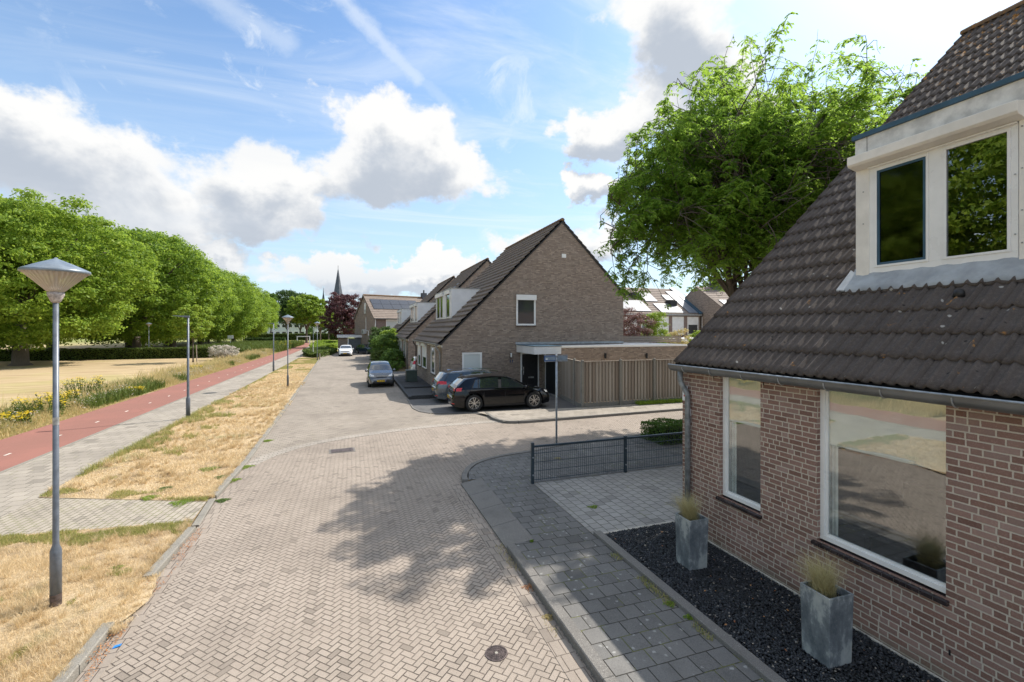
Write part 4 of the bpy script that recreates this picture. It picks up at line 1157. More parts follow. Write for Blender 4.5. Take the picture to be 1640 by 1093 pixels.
def row_house(name_label, Y0, Y1, near):
    FX, RX, BXX = 4.6, 11.78, 16.0
    RZ, BZZ = 10.02, 5.82
    t = thing('terraced_house', name_label, 'house', (FX, Y0, 0), 0, 'row of steep-roofed brown brick houses')
    MB().box(FX, Y0 + .28, 0, FX + .28, Y1 - .28, 2.86).build('front_wall', M['brick_far'], t)
    gpoly = [(FX, 0), (FX, 2.90), (RX, RZ - .04), (BXX, BZZ - .02), (BXX, 0)]
    MB().prism(gpoly, 'Y', Y0, Y0 + .27).build('gable_wall', M['brick_far'], t)
    MB().prism(gpoly, 'Y', Y1 - .27, Y1).build('gable_wall', M['brick_far'], t)
    MB().box(BXX - .28, Y0 + .28, 0, BXX - .002, Y1 - .28, 5.7).build('back_wall', M['brick_far'], t)
    ex, ez = 4.40, 2.80
    tile_roof('roof_slope', t, ex, ez, RX, RZ + .06, Y0 - .06, Y1 + .06, .44, .30, M['roof_tile_far'], .022, 1, 7, .085)
    tile_roof('roof_slope', t, BXX + .18, BZZ - .12, RX, RZ + .06, Y0 - .06, Y1 + .06, .40, .30, M['roof_tile_far'], .028, 1, 5, .05)
    s1 = (RZ - ez) / (RX - ex)
    mb = MB(); mb.prism([(ex + .05, ez + .01), (RX, RZ + .03), (BXX + .15, BZZ - .12), (BXX + .15, BZZ - .2), (RX, RZ - .06), (ex + .1, ez - .05)], 'Y', Y0 - .055, Y1 + .055); mb.build('roof_deck', M['black_plastic'], t)
    ridge_caps('ridge', t, RX, RZ + .10, Y0 - .06, Y1 + .06, M['ridge_tile'], .13, .42)
    mb = MB(); gxx = ex - .07
    for (a, c_) in ((Y0 - .1, Y1 + .1),):
        pl = [(gxx + math.cos(PI + PI * j / 8) * .075, 2.80 + math.sin(PI + PI * j / 8) * .085) for j in range(9)]
        mb.prism(pl, 'Y', a, c_)
    gt = mb.build('gutter', M['zinc'], t)
    mb = MB(); mb.tube([(gxx - .077, Y0 - .1, 2.81), (gxx - .077, Y1 + .1, 2.81)], .014, 6); mb.build('gutter_bead', M['zinc_light'], gt)
    for yy, mt in ((Y0 + .35, 'zinc_light'), (Y1 - .12, 'black_plastic')):
        mb = MB(); mb.tube([(gxx, yy, 2.75), (gxx, yy, 2.6), (FX - .07, yy + .05, 2.35), (FX - .07, yy + .05, .02)], .045, 8); mb.build('downpipe', M[mt], t, smooth=True)
    MB().box(FX - .03, Y0, 2.62, FX - .001, Y1, 2.74).build('eaves_board', M['white_frame'], t)
    # front windows
    spec = [(691, 697, .95, 2.55, 0), (677, 683.5, 1.0, 2.6, 1), (670, 674, 1.0, 2.6, 1)]
    for a, c_, z0, z1, bl in spec:
        ya, yb = YonX(c_, FX), YonX(a, FX)
        k = Y0 - 24.6
        winframe(t, 'X', FX, ya + k, min(yb, 34.7) + k, z0, z1, blind=('shutter_white', .42) if bl else None, shutter=.22 if bl else 0)
    # dormer
    dX, y0, y1 = 5.9, Y0 + 3.8, Y0 + 9.5
    zt, zb = 6.2, 4.22
    bx = ex + (zt - ez) / s1
    mb = MB(); mb.prism([(dX, zb), (dX, zt), (bx + .25, zt), (dX + .3, zb)], 'Y', y0, y1)
    d = mb.build('dormer', M['white_panel'], t)
    MB().box(dX - .05, y0 - .04, zt, bx + .3, y1 + .04, zt + .05).build('roof_trim', M['zinc_light'], d)
    for (a, c_, mm) in ((y0 + .35, y0 + 1.75, ()), (y0 + 2.7, y0 + 5.3, (y0 + 3.9,))):
        winframe(d, 'X', dX, a, c_, zb + .12, zt - .18, mullions=mm, shutter=.26, sill=False, t=.09)
    mb = MB()
    mb.prism([(dX - .02, zb + .02), (dX - .30, zb - .02 - .22), (dX - .30, zb - .06 - .22), (dX - .02, zb - .06)], 'Y', y0 - .1, y1 + .1)
    mb.prism([(dX - .1, zb + .08), (bx + .3, zt + .1), (bx + .3, zt + .04), (dX - .1, zb + .02)], 'Y', y0 - .10, y0 - .002)
    mb.build('lead_flashing', M['lead'], d)
    return t
H1 = row_house('terraced house with black hatchback parked before its wide brown gable', 24.6, 35.0, True)
H2 = row_house('second steep-roofed brick house along the street, behind the small white car', 40.5, 51.2, False)
H3 = row_house('third steep-roofed brick house along the street, partly behind the green bushes', 55.4, 66.2, False)
# gable of the first house
GY = 24.6
winframe(H1, 'Y', GY, XonY(826.5, GY), XonY(857.5, GY), 3.83, 5.46, glass='far_glass', shutter=.30, t=.10)
winframe(H1, 'Y', GY, XonY(740, GY), XonY(771.5, GY), .85, 2.32, blind=('blind_net', 0.0), t=.10)
lx = XonY(903, GY)
MB().box(lx - .14, GY - .03, 8.0 - .13, lx + .14, GY - .002, 8.0 + .10).build('vent_plate', M['white_frame'], H1, bevel=.006)
lx = XonY(818, GY); lz = ZAT(lx, GY, 569.5)
wl = MB().box(lx - .06, GY - .035, lz - .16, lx + .06, GY - .002, lz + .15).build('wall_light', M['black_plastic'], H1)
MB().lathe([(.045, lz - .11), (.05, lz - .10), (.05, lz + .12), (.045, lz + .13)], (lx, GY - .085, 0), 12).build('lamp_shade', M['roller_blind'], wl, smooth=True)
nz = ZAT(lx, GY, 579)
for s_, ch in ((-.055, '1'), (.075, '1')):
    text_mesh(ch, .22, M['ink_blue'], H1, (lx + .02 + s_, GY - .012, nz), (1, 0, 0), (0, 0, 1), 'house_number', .006, .008)
# skylight on house 2 and chimney pipes
mb = MB(); s_ = 7.22 / 7.38
for (x_, y_) in ((9.0, 43.0),):
    z_ = 2.8 + (x_ - 4.4) * .98
    mb.add([(x_, y_, z_ + .12), (x_ + .8, y_, z_ + .9), (x_ + .8, y_ + .8, z_ + .9), (x_, y_ + .8, z_ + .12), (x_ - .03, y_, z_), (x_ + .83, y_, z_ + .8), (x_ + .83, y_ + .8, z_ + .8), (x_ - .03, y_ + .8, z_)],
           [(0, 1, 2, 3), (0, 4, 5, 1), (1, 5, 6, 2), (2, 6, 7, 3), (3, 7, 4, 0)])
mb.build('skylight', M['solar_shiny'], H2)
for (px_, yy) in ((916.5, 26.5), (933.5, 28.5)):
    x_ = XonY(px_, yy); z_ = 10.0 - (x_ - 11.78) * .99
    mb = MB(); mb.tube([(x_, yy, z_ - .3), (x_, yy, z_ + .55)], .11, 10); mb.lathe([(.15, z_ + .58), (.15, z_ + .66), (.04, z_ + .72)], (x_, yy, 0), 10); mb.build('flue_pipe', M['black_plastic'], H1)

# ------------------------------------------------------------------ flat-roofed annexe with porch (attached wing, part of the first house)
AY = 21.9; AX0, AX1 = 10.42, 19.2; AZ = 2.73
an = thing('annexe', 'flat-roofed brick annexe with white porch roof and two black doors', 'building', (AX0, AY, 0))
MB().box(AX0 + .02, AY, 0, AX1, AY + .28, AZ - .10).build('front_wall', M['brick_far'], an)
mb = MB(); mb.box(AX1 - .28, AY + .281, 0, AX1, 30, AZ - .10); mb.box(AX0 + .02, AY + .281, 0, AX0 + .28, 22.35, AZ - .4); mb.box(AX0 + .02, 23.95, 0, AX0 + .28, GY - .02, AZ - .4)
mb.box(AX0 + .02, 22.35, 2.17, AX0 + .28, 23.95, AZ - .4); mb.box(AX0 + .3, 30.0, 0, AX1, 30.28, AZ - .1)
mb.build('side_wall', M['brick_far'], an)
mb = MB(); mb.box(AX0 + .3, AY + .02, AZ - .099, AX1, GY - .01, AZ - .03); mb.box(16.01, GY - .009, AZ - .099, AX1, 30.2, AZ - .03); mb.build('flat_roof', M['flat_roof'], an)
mb = MB(); mb.box(AX0 + .02, AY - .03, AZ - .10, AX1 + .03, AY + .018, AZ + .0); mb.build('roof_edge', M['shutter_white'], an)
mb = MB(); PX0 = 8.88
mb.box(PX0, AY - .04, 2.30, AX0 + .0, GY - .012, AZ - .02)
pr = mb.build('porch_roof', M['white_panel'], an, bevel=.01)
MB().box(PX0 - .02, AY - .06, AZ - .018, AX0 + .02, GY - .012, AZ + .012).build('roof_trim', M['trim_blue'], pr)
mb = MB(); mb.box(PX0 - .05, GY - .03, AZ + .014, 16.0, GY - .002, AZ + .14); mb.build('lead_flashing', M['lead'], an)
dx0, dx1 = XonY(833.5, GY), XonY(862.5, GY)
fr = MB(); fr.box(dx0, GY - .08, .02, dx0 + .07, GY - .002, 2.26); fr.box(dx1 - .07, GY - .08, .02, dx1, GY - .002, 2.26); fr.box(dx0 + .071, GY - .08, 2.18, dx1 - .071, GY - .002, 2.26)
d_ = fr.build('door_frame', M['white_frame'], an)
dd = MB().box(dx0 + .071, GY - .05, .03, dx1 - .071, GY - .004, 2.18).build('door', M['door_black'], an)
mb = MB(); xm = XonY(850, GY); zm = ZAT(xm, GY, 604.5); mb.box(xm - .17, GY - .062, zm - .045, xm + .17, GY - .0505, zm + .045); mb.build('letter_slot', M['zinc_light'], dd)
mb = MB(); mb.tube([(dx0 + .16, GY - .10, 1.0), (dx0 + .16, GY - .10, 1.45)], .014, 8); mb.bar((dx0 + .16, GY - .10, 1.03), (dx0 + .16, GY - .05, 1.03), .02, .02); mb.bar((dx0 + .16, GY - .10, 1.42), (dx0 + .16, GY - .05, 1.42), .02, .02); mb.build('handle', M['chrome'], dd)
mb = MB(); mb.box(dx0 + .3, GY - .056, .15, dx0 + .32, GY - .0505, 2.1); mb.build('groove', M['black_plastic'], dd)
dd = MB().box(AX0 - .02, 22.42, .03, AX0 + .015, 23.88, 2.16).build('door', M['door_black'], an)
MB().box(AX0 - .06, 22.5, 1.0, AX0 - .021, 22.62, 1.03).build('handle', M['chrome'], dd)
mb = MB(); mb.box(AX0 - .03, 22.35, .0, AX0 + .019, 22.419, 2.17); mb.box(AX0 - .03, 23.881, 0, AX0 + .019, 23.95, 2.17); mb.build('door_frame', M['white_frame'], an)
MB().box(AX0 - .2, 22.3, .0, AX0 + .0, 23.95, .05).build('threshold', M['concrete'], an)
for px_ in (968.5, 1034.5):
    x_ = XonY(px_, AY); z_ = ZAT(x_, AY, 570)
    mb = MB(); mb.lathe([(.0, z_ - .15), (.055, z_ - .14), (.055, z_ + .14), (.0, z_ + .15)], (x_, AY - .08, 0), 12); mb.box(x_ - .03, AY - .04, z_ - .05, x_ + .03, AY - .001, z_ + .05)
    mb.build('wall_light', M['black_plastic'], an)
# board screen on the flat roof
sc = thing('board_screen', 'low weathered board screen standing on the flat roof beside the brown gable', 'fence', (16.1, 25.6, AZ - .03))
x0_, x1_ = 16.05, 21.2
for k in range(3):
    mb = MB(); mb.box(x0_, 25.55, AZ + .02 + k * .125, x1_, 25.58, AZ + .125 + k * .125); mb.build('board', M['fence_wood'], sc)
MB().box(x0_, 25.53, AZ + .40, x1_, 25.62, AZ + .44).build('cap_rail', M['fence_wood'], sc)
for x_ in (16.3, 18.7, 21.0): MB().box(x_, 25.581, AZ - .03, x_ + .08, 25.66, AZ + .40).build('post', M['fence_wood'], sc)

# ------------------------------------------------------------------ timber fence along the far pavement
fn = thing('wooden_fence', 'tall weathered board fence with pale concrete posts along the far pavement', 'fence', (9.8, 18.45, 0))
def fence_run(a, b_, z0, z1, posts):
    a, b_ = Vector((*a, 0)), Vector((*b_, 0)); L = (b_ - a).length; t = (b_ - a) / L; n_ = Vector((-t.y, t.x, 0))
    mb = MB(); s = 0.04; k = 0
    while s < L - .05:
        w_ = .128 if k % 2 else .098
        off = n_ * (.0 if k % 2 == 0 else -.045) * -1
        p0 = a + t * s + off; p1 = a + t * (s + w_) + off
        zz1 = z1 - .035 + random.uniform(-.006, .004)
        q = [(p0.x, p0.y), (p1.x, p1.y), ((p1 + n_ * .02).x, (p1 + n_ * .02).y), ((p0 + n_ * .02).x, (p0 + n_ * .02).y)]
        mb.prism(q, 'Z', z0, zz1); s += (.098 - .022) if k % 2 == 0 else (.128 - .030); k += 1
    mb.build('boards', M['fence_wood'], fn)
    mb = MB(); mb.bar(a + Vector((0, 0, z1 - .015)), b_ + Vector((0, 0, z1 - .015)), .09, .03); mb.build('cap_rail', M['fence_wood'], fn)
    mb = MB(); mb.bar(a + n_ * .015 + Vector((0, 0, (z0 + .0) / 2)), b_ + n_ * .015 + Vector((0, 0, (z0) / 2)), .05, z0 - .01); mb.build('base_panel', M['concrete'], fn)
    for s_ in posts:
        p = a + t * s_
        mb = MB(); mb.prism([(p.x - .055, p.y - .07), (p.x + .055, p.y - .07), (p.x + .055, p.y + .05), (p.x - .055, p.y + .05)], 'Z', -.02, z1 + .03)
        mb.lathe([(.078, z1 + .03), (.05, z1 + .06), (0, z1 + .075)], (p.x, p.y - .01, 0), 4)
        mb.build('post', M['concrete'], fn)
FY = 18.45
pxs = [993.5, 1047.5, 1095]
fence_run((9.82, FY), (19.0, FY), .26, 2.15, [0.02] + [XonY(p, FY) - 9.82 for p in pxs] + [8.9])
fence_run((10.36, 21.85), (9.84, FY + .08), .20, 2.15, [2.35])

# ------------------------------------------------------------------ dark planting bed before the first house
def frontbed(y0, y1):
    b_ = thing('front_garden', 'raised black-edged front garden with dark gravel before the first brown house', 'garden bed', (3.0, y0, 0))
    mb = MB()
    mb.box(2.72, y0, 0, 2.86, y1, .16); mb.box(2.861, y0, 0, 4.58, y0 + .14, .20); mb.box(2.861, y0 + 3.8, 0, 4.58, y0 + 3.92, .18)
    mb.build('edging', M['black_kerb'], b_)
    MB().box(2.86, y0 + .14, 0, 4.58, y0 + 3.8, .10).build('gravel_fill', M['soil_dark'], b_)
    MB().box(2.86, y0 + 3.92, 0, 4.58, y1, .14).build('slab_terrace', M['dark_slabs'], b_)
bb = newmat('soil_dark'); p = bb.pos(); n = bb.noise(p, 30, 4, .7)
bb.out(bb.pr(bb.mix(n, (0.015, .016, .017), (.10, .10, .10)), .8, 0, bb.bump(n, 1, .02))); M['soil_dark'] = bb.mat
frontbed(23.75, 34.8)
ub = thing('waste_bin_box', 'square grey-green storage box on the dark terrace before the first house', 'box', (3.5, 31.0, .14))
mb = MB(); mb.box(3.35, 30.6, .14, 4.05, 31.3, .84); mb.build('casing', M['bin_green'], ub, bevel=.02)
mb = MB(); mb.box(3.32, 30.57, .845, 4.08, 31.33, .90); mb.build('lid', M['bin_green'], ub, bevel=.01)

# ------------------------------------------------------------------ house closing the street, turned a little
eh = thing('end_house', 'brown brick house closing the street with dark solar panels on its tan roof', 'house', (2.95, 68.6, 0), R(17))
WLOC[eh.name] = Vector((0, 0, 0))
gw = 9.0; Lh = 17.0
gpoly = [(0, 0), (0, 5.35), (gw / 2, 8.75), (gw, 5.35), (gw, 0)]
MB().prism(gpoly, 'X', 0.0, .27).build('gable_wall', M['brick_far'], eh)
MB().prism(gpoly, 'X', Lh - .27, Lh).build('gable_wall', M['brick_far'], eh)
MB().box(.271, 0, 0, Lh - .271, .27, 5.3).build('front_wall', M['brick_pink'], eh)
MB().box(.271, gw - .27, 0, Lh - .271, gw, 5.3).build('back_wall', M['brick_far'], eh)
def slab_roof(name, parent, mat, x0, x1, ya, za, yb, zb, th=.10):
    MB().prism([(ya, za), (yb, zb), (yb, zb + th * 1.2), (ya, za + th)], 'X', x0, x1).build(name, mat, parent)
def xroof(parent, x0, x1, ya, za, yr, zr, mat, gauge=.45):
    """courses running along x on a slope rising in +y or -y"""
    n = int(math.hypot(yr - ya, zr - za) / gauge) + 1
    mb = MB()
    for k in range(n):
        a = k / n; b_ = (k + 1) / n
        y0, z0 = ya + (yr - ya) * a, za + (zr - za) * a; y1, z1 = ya + (yr - ya) * b_, za + (zr - za) * b_
        mb.add([(x0, y0, z0 + .055), (x1, y0, z0 + .055), (x1, y1, z1 + .012), (x0, y1, z1 + .012), (x0, y0, z0 - .02), (x1, y0, z0 - .02), (x0, y1, z1 - .05), (x1, y1, z1 - .05)],
               [(0, 1, 2, 3), (4, 5, 1, 0), (0, 3, 6, 4), (1, 5, 7, 2), (4, 6, 7, 5)])
    return mb.build('roof_slope', mat, parent, fix=False)
xroof(eh, -.12, Lh + .1, -.25, 5.18, gw / 2, 8.8, M['roof_tile_tan'])
xroof(eh, -.12, Lh + .1, gw + .25, 5.18, gw / 2, 8.8, M['roof_tile_tan'])
MB().tube([(-.12, gw / 2, 8.86), (Lh + .1, gw / 2, 8.86)], .13, 8).build('ridge', M['ridge_tile'], eh)
mb = MB(); mb.bar((-.14, -.25, 5.2), (-.14, gw / 2, 8.85), .05, .2); mb.bar((-.14, gw + .25, 5.2), (-.14, gw / 2, 8.85), .05, .2); mb.build('verge_board', M['roof_tile_tan'], eh)
mb = MB(); mb.box(-.1, -.38, 5.08, 6.4, -.27, 5.2); mb.build('gutter', M['zinc'], eh)
MB().tube([(.15, -.06, 5.1), (.15, -.06, 0.1)], .06, 8).build('downpipe', M['white_frame'], eh)
tv = Vector((0, gw / 2 + .25, 8.8 - 5.18)).normalized(); nn = Vector((0, -tv.z, tv.y))
for r_ in range(2):
    for c_ in range(5):
        o_ = Vector((.55 + c_ * 1.5, -.25, 5.18)) + tv * (2.35 + r_ * 1.3) + nn * .10
        a_ = o_; b2 = o_ + Vector((1.46, 0, 0)); c2 = b2 + tv * 1.25; d2 = o_ + tv * 1.25
        vs = [a_, b2, c2, d2] + [v - nn * .04 for v in (a_, b2, c2, d2)]
        MB().add(vs, [(0, 1, 2, 3), (7, 6, 5, 4), (0, 4, 5, 1), (1, 5, 6, 2), (2, 6, 7, 3), (3, 7, 4, 0)]).build('solar_panel', M['solar'], eh)
winframe(eh, 'Y', 0, 1.75, 4.9, 2.75, 5.0, mullions=(3.45,), shutter=.25, glass='far_glass', blind=('blind_net', 0.0), t=.14)
winframe(eh, 'Y', 0, 1.75, 4.6, .9, 2.2, t=.12)
winframe(eh, 'X', 0, 3.6, 4.3, 6.0, 7.6, t=.12, blind=('shutter_white', .3))
winframe(eh, 'X', 0, 1.2, 2.2, .6, 2.2, t=.14)
u = MB().box(-.42, 3.3, 2.95, -.02, 4.3, 3.6).build('air_unit', M['unit_white'], eh, bevel=.03)
MB().lathe([(0, -.44), (.24, -.44), (.24, -.42)], (0, 3.8, 3.27), 14, 'X').build('fan_grille', M['zinc'], u)
mb = MB(); mb.tube([(-.06, 3.4, 3.6), (-.06, 3.4, 5.4)], .05, 6); mb.tube([(-.06, 3.2, 3.4), (-.06, 2.3, 3.4), (-.06, 2.3, 2.6)], .05, 6); mb.build('cable_duct', M['white_frame'], eh)
for x_ in (9.5, 11.6):
    c = MB().box(x_, gw / 2 - .35, 8.6, x_ + .8, gw / 2 + .35, 9.6).build('chimney', M['slate'], eh)
    MB().tube([(x_ + .4, gw / 2, 9.6), (x_ + .4, gw / 2, 10.1)], .12, 8).build('chimney_pot', M['black_plastic'], c)
# garage
gc = DP(565, 562, 70.0)
ga = thing('garage', 'low garage with white roof edge and grey door behind the two parked cars', 'garage', (gc[0], gc[1], 0), R(2))
WLOC[ga.name] = Vector((0, 0, 0))
MB().box(-2.1, 0, 0, -.75, .25, 2.35).build('wall', M['brick_far'], ga)
mb = MB(); mb.box(1.7, 0, 0, 2.0, .25, 2.35); mb.box(-2.1, .26, 0, -1.85, 6, 2.35); mb.build('wall', M['brick_far'], ga)
MB().box(-.72, .05, 0, 1.68, .1, 2.25).build('garage_door', M['garage_grey'], ga)
mb = MB(); mb.box(-.745, -.02, 0, -.60, .04, 2.3); mb.box(1.5, -.02, 0, 1.66, .04, 2.3); mb.build('door_frame', M['white_frame'], ga)
r_ = MB().box(-2.25, -.35, 2.36, 2.2, 6.2, 2.72).build('roof_edge', M['white_panel'], ga)
MB().box(-2.2, -.3, 2.722, 2.15, 6.1, 2.74).build('flat_roof', M['flat_roof'], ga)

# ------------------------------------------------------------------ gardens and houses behind, right of the gable
def back_row(label, X0, X1, Y, n, panels, xr=True):
    t = thing('row_house', label, 'house', (X0, Y, 0), 0, 'row of houses with shiny solar roofs behind the fence')
    D = 9.5
    gp_ = [(Y, 0), (Y, 5.3), (Y + D / 2, 8.45), (Y + D, 5.3), (Y + D, 0)]
    MB().prism(gp_, 'X', X0, X0 + .25).build('gable_wall', M['brick_far'], t); MB().prism(gp_, 'X', X1 - .25, X1).build('gable_wall', M['brick_far'], t)
    MB().box(X0 + .251, Y, 0, X1 - .251, Y + .27, 5.3).build('front_wall', M['brick_pink'], t)
    xroof(t, X0 - .05, X1 + .02, Y - .2, 5.25, Y + D / 2, 8.5, M['roof_tile_tan']); xroof(t, X0 - .05, X1 + .02, Y + D + .2, 5.25, Y + D / 2, 8.5, M['roof_tile_tan'])
    mb = MB(); mb.box(X0, Y - .32, 5.12, X1, Y - .2, 5.26); mb.build('gutter', M['zinc_light'], t)
    tvv = Vector((0, D / 2 + .2, 3.25)).normalized(); nv_ = Vector((0, -tvv.z, tvv.y))
    for (xx, s, w_, h_) in panels:
        o_ = Vector((X0 + xx, Y - .2, 5.25)) + tvv * s + nv_ * .12
        a_ = o_; b2 = o_ + Vector((w_, 0, 0)); c2 = b2 + tvv * h_; d2 = o_ + tvv * h_
        vs = [a_, b2, c2, d2] + [v - nv_ * .05 for v in (a_, b2, c2, d2)]
        MB().add(vs, [(0, 1, 2, 3), (7, 6, 5, 4), (0, 4, 5, 1), (1, 5, 6, 2), (2, 6, 7, 3), (3, 7, 4, 0)]).build('solar_panel', M['solar_shiny'], t)
    for k in range(n):
        x_ = X0 + 1.0 + k * 2.0 if n > 3 else X0 + 1 + k * 2.4
        winframe(t, 'Y', Y, x_, x_ + 1.5, 3.0, 5.0, t=.12, blind=('shutter_white', 0.0) if k % 3 != 2 else ('shutter_white', .5), sill=True)
        winframe(t, 'Y', Y, x_, x_ + 1.5, .8, 2.2, t=.12)
    return t
BY = 41.0
xa = XonY(960, BY); xb = XonY(1121, BY)
br = back_row('long row house with solar panels and shuttered windows seen right of the big gable', xa, xb, BY, 8, [(3.2, .4, 3.2, 2.3), (7.6, .2, 3.0, 1.9), (7.0, 2.6, 1.6, 2.0), (11.2, .2, 1.9, 4.9), (13.6, 2.4, 1.3, 2.2), (10.0, 3.0, 1.0, 1.2)])
for xx, s in ((5.6, 3.2), (9.6, 1.5), (13.5, 1.6)):
    z_ = 5.25 + s * .55; y_ = BY - .2 + s * .835
    MB().box(xa + xx, y_, z_ + .05, xa + xx + .9, y_ + .9, z_ + .75).build('skylight', M['black_plastic'], br)
mb = MB(); mb.bar((xb - .1, BY - .3, 5.35), (xb - .1, BY + 4.75, 8.6), .5, .12); mb.build('verge_trim', M['trim_blue'], br)
xc = XonY(1160, 36.5)
b2_ = back_row('next house of the back row standing forward, brown gable above the near roof edge', xb + .3, xb + 6.0, 37.2, 2, [(.6, .5, 3.0, 2.2)])
b3_ = back_row('farthest right back-row house half hidden by the near roof slope', xb + 6.4, xb + 16, 33.0, 2, [(.8, .6, 3, 2)])
mb = MB(); mb.box(xb + 2.2, 41.2, 8.0, xb + 3.4, 42.0, 9.55); mb.build('chimney', M['slate'], b2_)
mb = MB()
for q_ in (.25, .75): mb.tube([(xb + 2.2 + q_ * 1.2, 41.6, 9.55), (xb + 2.2 + q_ * 1.2, 41.6, 10.3)], .07, 6)
mb.build('flue_pipe', M['zinc'], b2_)
# garden shed wall behind
sh = thing('garden_shed', 'low brick shed with white roof edge behind the garden shrubs', 'shed', (30, 34.5, 0))
MB().box(25.6, 33.5, 0, 33, 33.8, 2.5).build('wall', M['brick_pink'], sh)
MB().box(25.4, 33.3, 2.5, 33.2, 37, 2.8).build('roof_edge', M['white_panel'], sh)
# ------------------------------------------------------------------ cars
def interp(tab, x):
    if x <= tab[0][0]: return tab[0][1]
    for (a, va), (b_, vb) in zip(tab, tab[1:]):
        if x <= b_:
            t = (x - a) / (b_ - a)
            return va + (vb - va) * t
    return tab[-1][1]
def smooth_tab(tab, x):
    # light smoothing of the profile by averaging
    return (interp(tab, x - .03) + 2 * interp(tab, x) + interp(tab, x + .03)) / 4
def make_car(label, cat, paint, L, W, top, belt, wb, wheel_r, glass_side, wind, rear, tail, head, grille, rim='rim_silver', loc=(0, 0, 0), rz=0, roofbars=False, name='parked_car', pillar='black_plastic', plate='12-ABC'):
    t = thing(name, label, cat, loc, rz, 'parked cars'); WLOC[t.name] = Vector((0, 0, 0))
    fx = wb[0]; rx = wb[1]; ar = wheel_r + .055; hl = L / 2
    NS = 110
    xs = [-hl + L * (0.5 - 0.5 * math.cos(PI * i / (NS - 1))) * .35 + L * (i / (NS - 1)) * .65 for i in range(NS)]
    xs = [-hl + (x + hl) for x in xs]
    V_, F_ = [], []
    def section(x):
        u = x / hl
        zc = smooth_tab(top, x)
        e = 1.0
        au = abs(u)
        if au > .62: e = 1 - .16 * ((au - .62) / .38) ** 2.2
        if au > .97: e -= .05 * ((au - .97) / .03) ** 2
        w_ = W / 2 * e
        zbelt = min(smooth_tab(belt, x), zc - .045)
        zs = .20 + .06 * max(0, (au - .85) / .15)
        arch = 0
        for xw in (fx, rx):
            if abs(x - xw) < ar: arch = max(arch, wheel_r + math.sqrt(ar * ar - (x - xw) ** 2))
        zs_ = max(zs, arch); 
        zrr = zc - .055 if zc - zbelt > .2 else zc - .02
        zrr = max(zrr, zbelt + .01)
        hgt = zrr - zbelt
        wr = w_ * .93 - hgt * .40
        z3 = max(.52, zs_ + .03); z4 = max(zbelt - .10, z3 + .02)
        if z4 > zbelt - .005: z4 = zbelt - .005; z3 = min(z3, z4 - .005); zs_ = min(zs_, z3 - .005)
        rows = [(0, zs_ if arch > zs else zs), (w_ * .80, zs_), (w_ * .955, zs_ + .001), (w_ * 1.0, z3), (w_ * .99, z4), (w_ * .955, zbelt), (w_ * .93 - hgt * .20, zbelt + hgt * .55), (wr, zrr), (wr * .72, zc - .012), (0, zc)]
        return rows
    secs = [section(x) for x in xs]
    nr = len(secs[0])
    for x, s in zip(xs, secs):
        for (y, z) in s: V_.append((x, y, z))
        for (y, z) in s[-2:0:-1]: V_.append((x, -y, z))
    n = 2 * nr - 2
    for i in range(NS - 1):
        for k in range(n):
            a = i * n + k; b_ = i * n + (k + 1) % n
            F_.append((a, b_, b_ + n, a + n))
    # rounded caps: one inner ring each end
    for e, sgn in ((0, -1), (NS - 1, 1)):
        ring = [e * n + k for k in range(n)]
        cz = sum(V_[i][2] for i in ring) / n; x0 = xs[e]
        b0 = len(V_)
        for i in ring:
            v = V_[i]; V_.append((x0 + sgn * .035, v[1] * .9, cz + (v[2] - cz) * .86))
        for k in range(n): F_.append((ring[k], ring[(k + 1) % n], b0 + (k + 1) % n, b0 + k))
        F_.append(tuple(b0 + k for k in range(n)))
    mb = MB(); mb.v = V_; mb.f = F_
    body = mb.build('body', M[paint], t, smooth=True)
    md = body.modifiers.new('split', 'EDGE_SPLIT'); md.split_angle = R(50)
    bvh = BVHTree.FromPolygons([Vector(v) for v in V_], F_)
    def patch(pname, quad, axis, mat, off=.006, nn=8, parent=None, mirror=False, th=.004):
        """project a 4-corner patch on the body: axis 'y+' 'y-' (corners x,z) 'x+' 'x-' (corners y,z) 'z' (corners x,y)"""
        mb = MB()
        for sg in ((1, -1) if mirror else (1,)):
            pts = []; ok = True
            for i in range(nn + 1):
                for j in range(nn + 1):
                    a, b_ = i / nn, j / nn
                    p = [(quad[0][k] * (1 - a) + quad[1][k] * a) * (1 - b_) + (quad[3][k] * (1 - a) + quad[2][k] * a) * b_ for k in (0, 1)]
                    if axis[0] == 'y':
                        s_ = (1 if axis[1] == '+' else -1) * sg
                        h = bvh.ray_cast(Vector((p[0], 3 * s_, p[1])), Vector((0, -s_, 0)))
                    elif axis[0] == 'x':
                        s_ = 1 if axis[1] == '+' else -1
                        h = bvh.ray_cast(Vector((4 * s_, p[0] * sg, p[1])), Vector((-s_, 0, 0)))
                    else: h = bvh.ray_cast(Vector((p[0], p[1], 4)), Vector((0, 0, -1)))
                    if h[0] is None: ok = False; break
                    nv_ = h[1]
                    if axis[0] == 'y' and nv_.y * s_ < 0: nv_ = -nv_
                    if axis[0] == 'x' and nv_.x * s_ < 0: nv_ = -nv_
                    if axis[0] == 'z' and nv_.z < 0: nv_ = -nv_
                    pts.append(h[0] + nv_ * off)
                if not ok: break
            if ok:
                fs = []
                m_ = nn + 1
                for i in range(nn):
                    for j in range(nn): fs.append((i * m_ + j, (i + 1) * m_ + j, (i + 1) * m_ + j + 1, i * m_ + j + 1))
                mb.add(pts, fs)
        if not mb.v: return None
        o = mb.build(pname, M[mat], parent or t, smooth=True, fix=False)
        return o
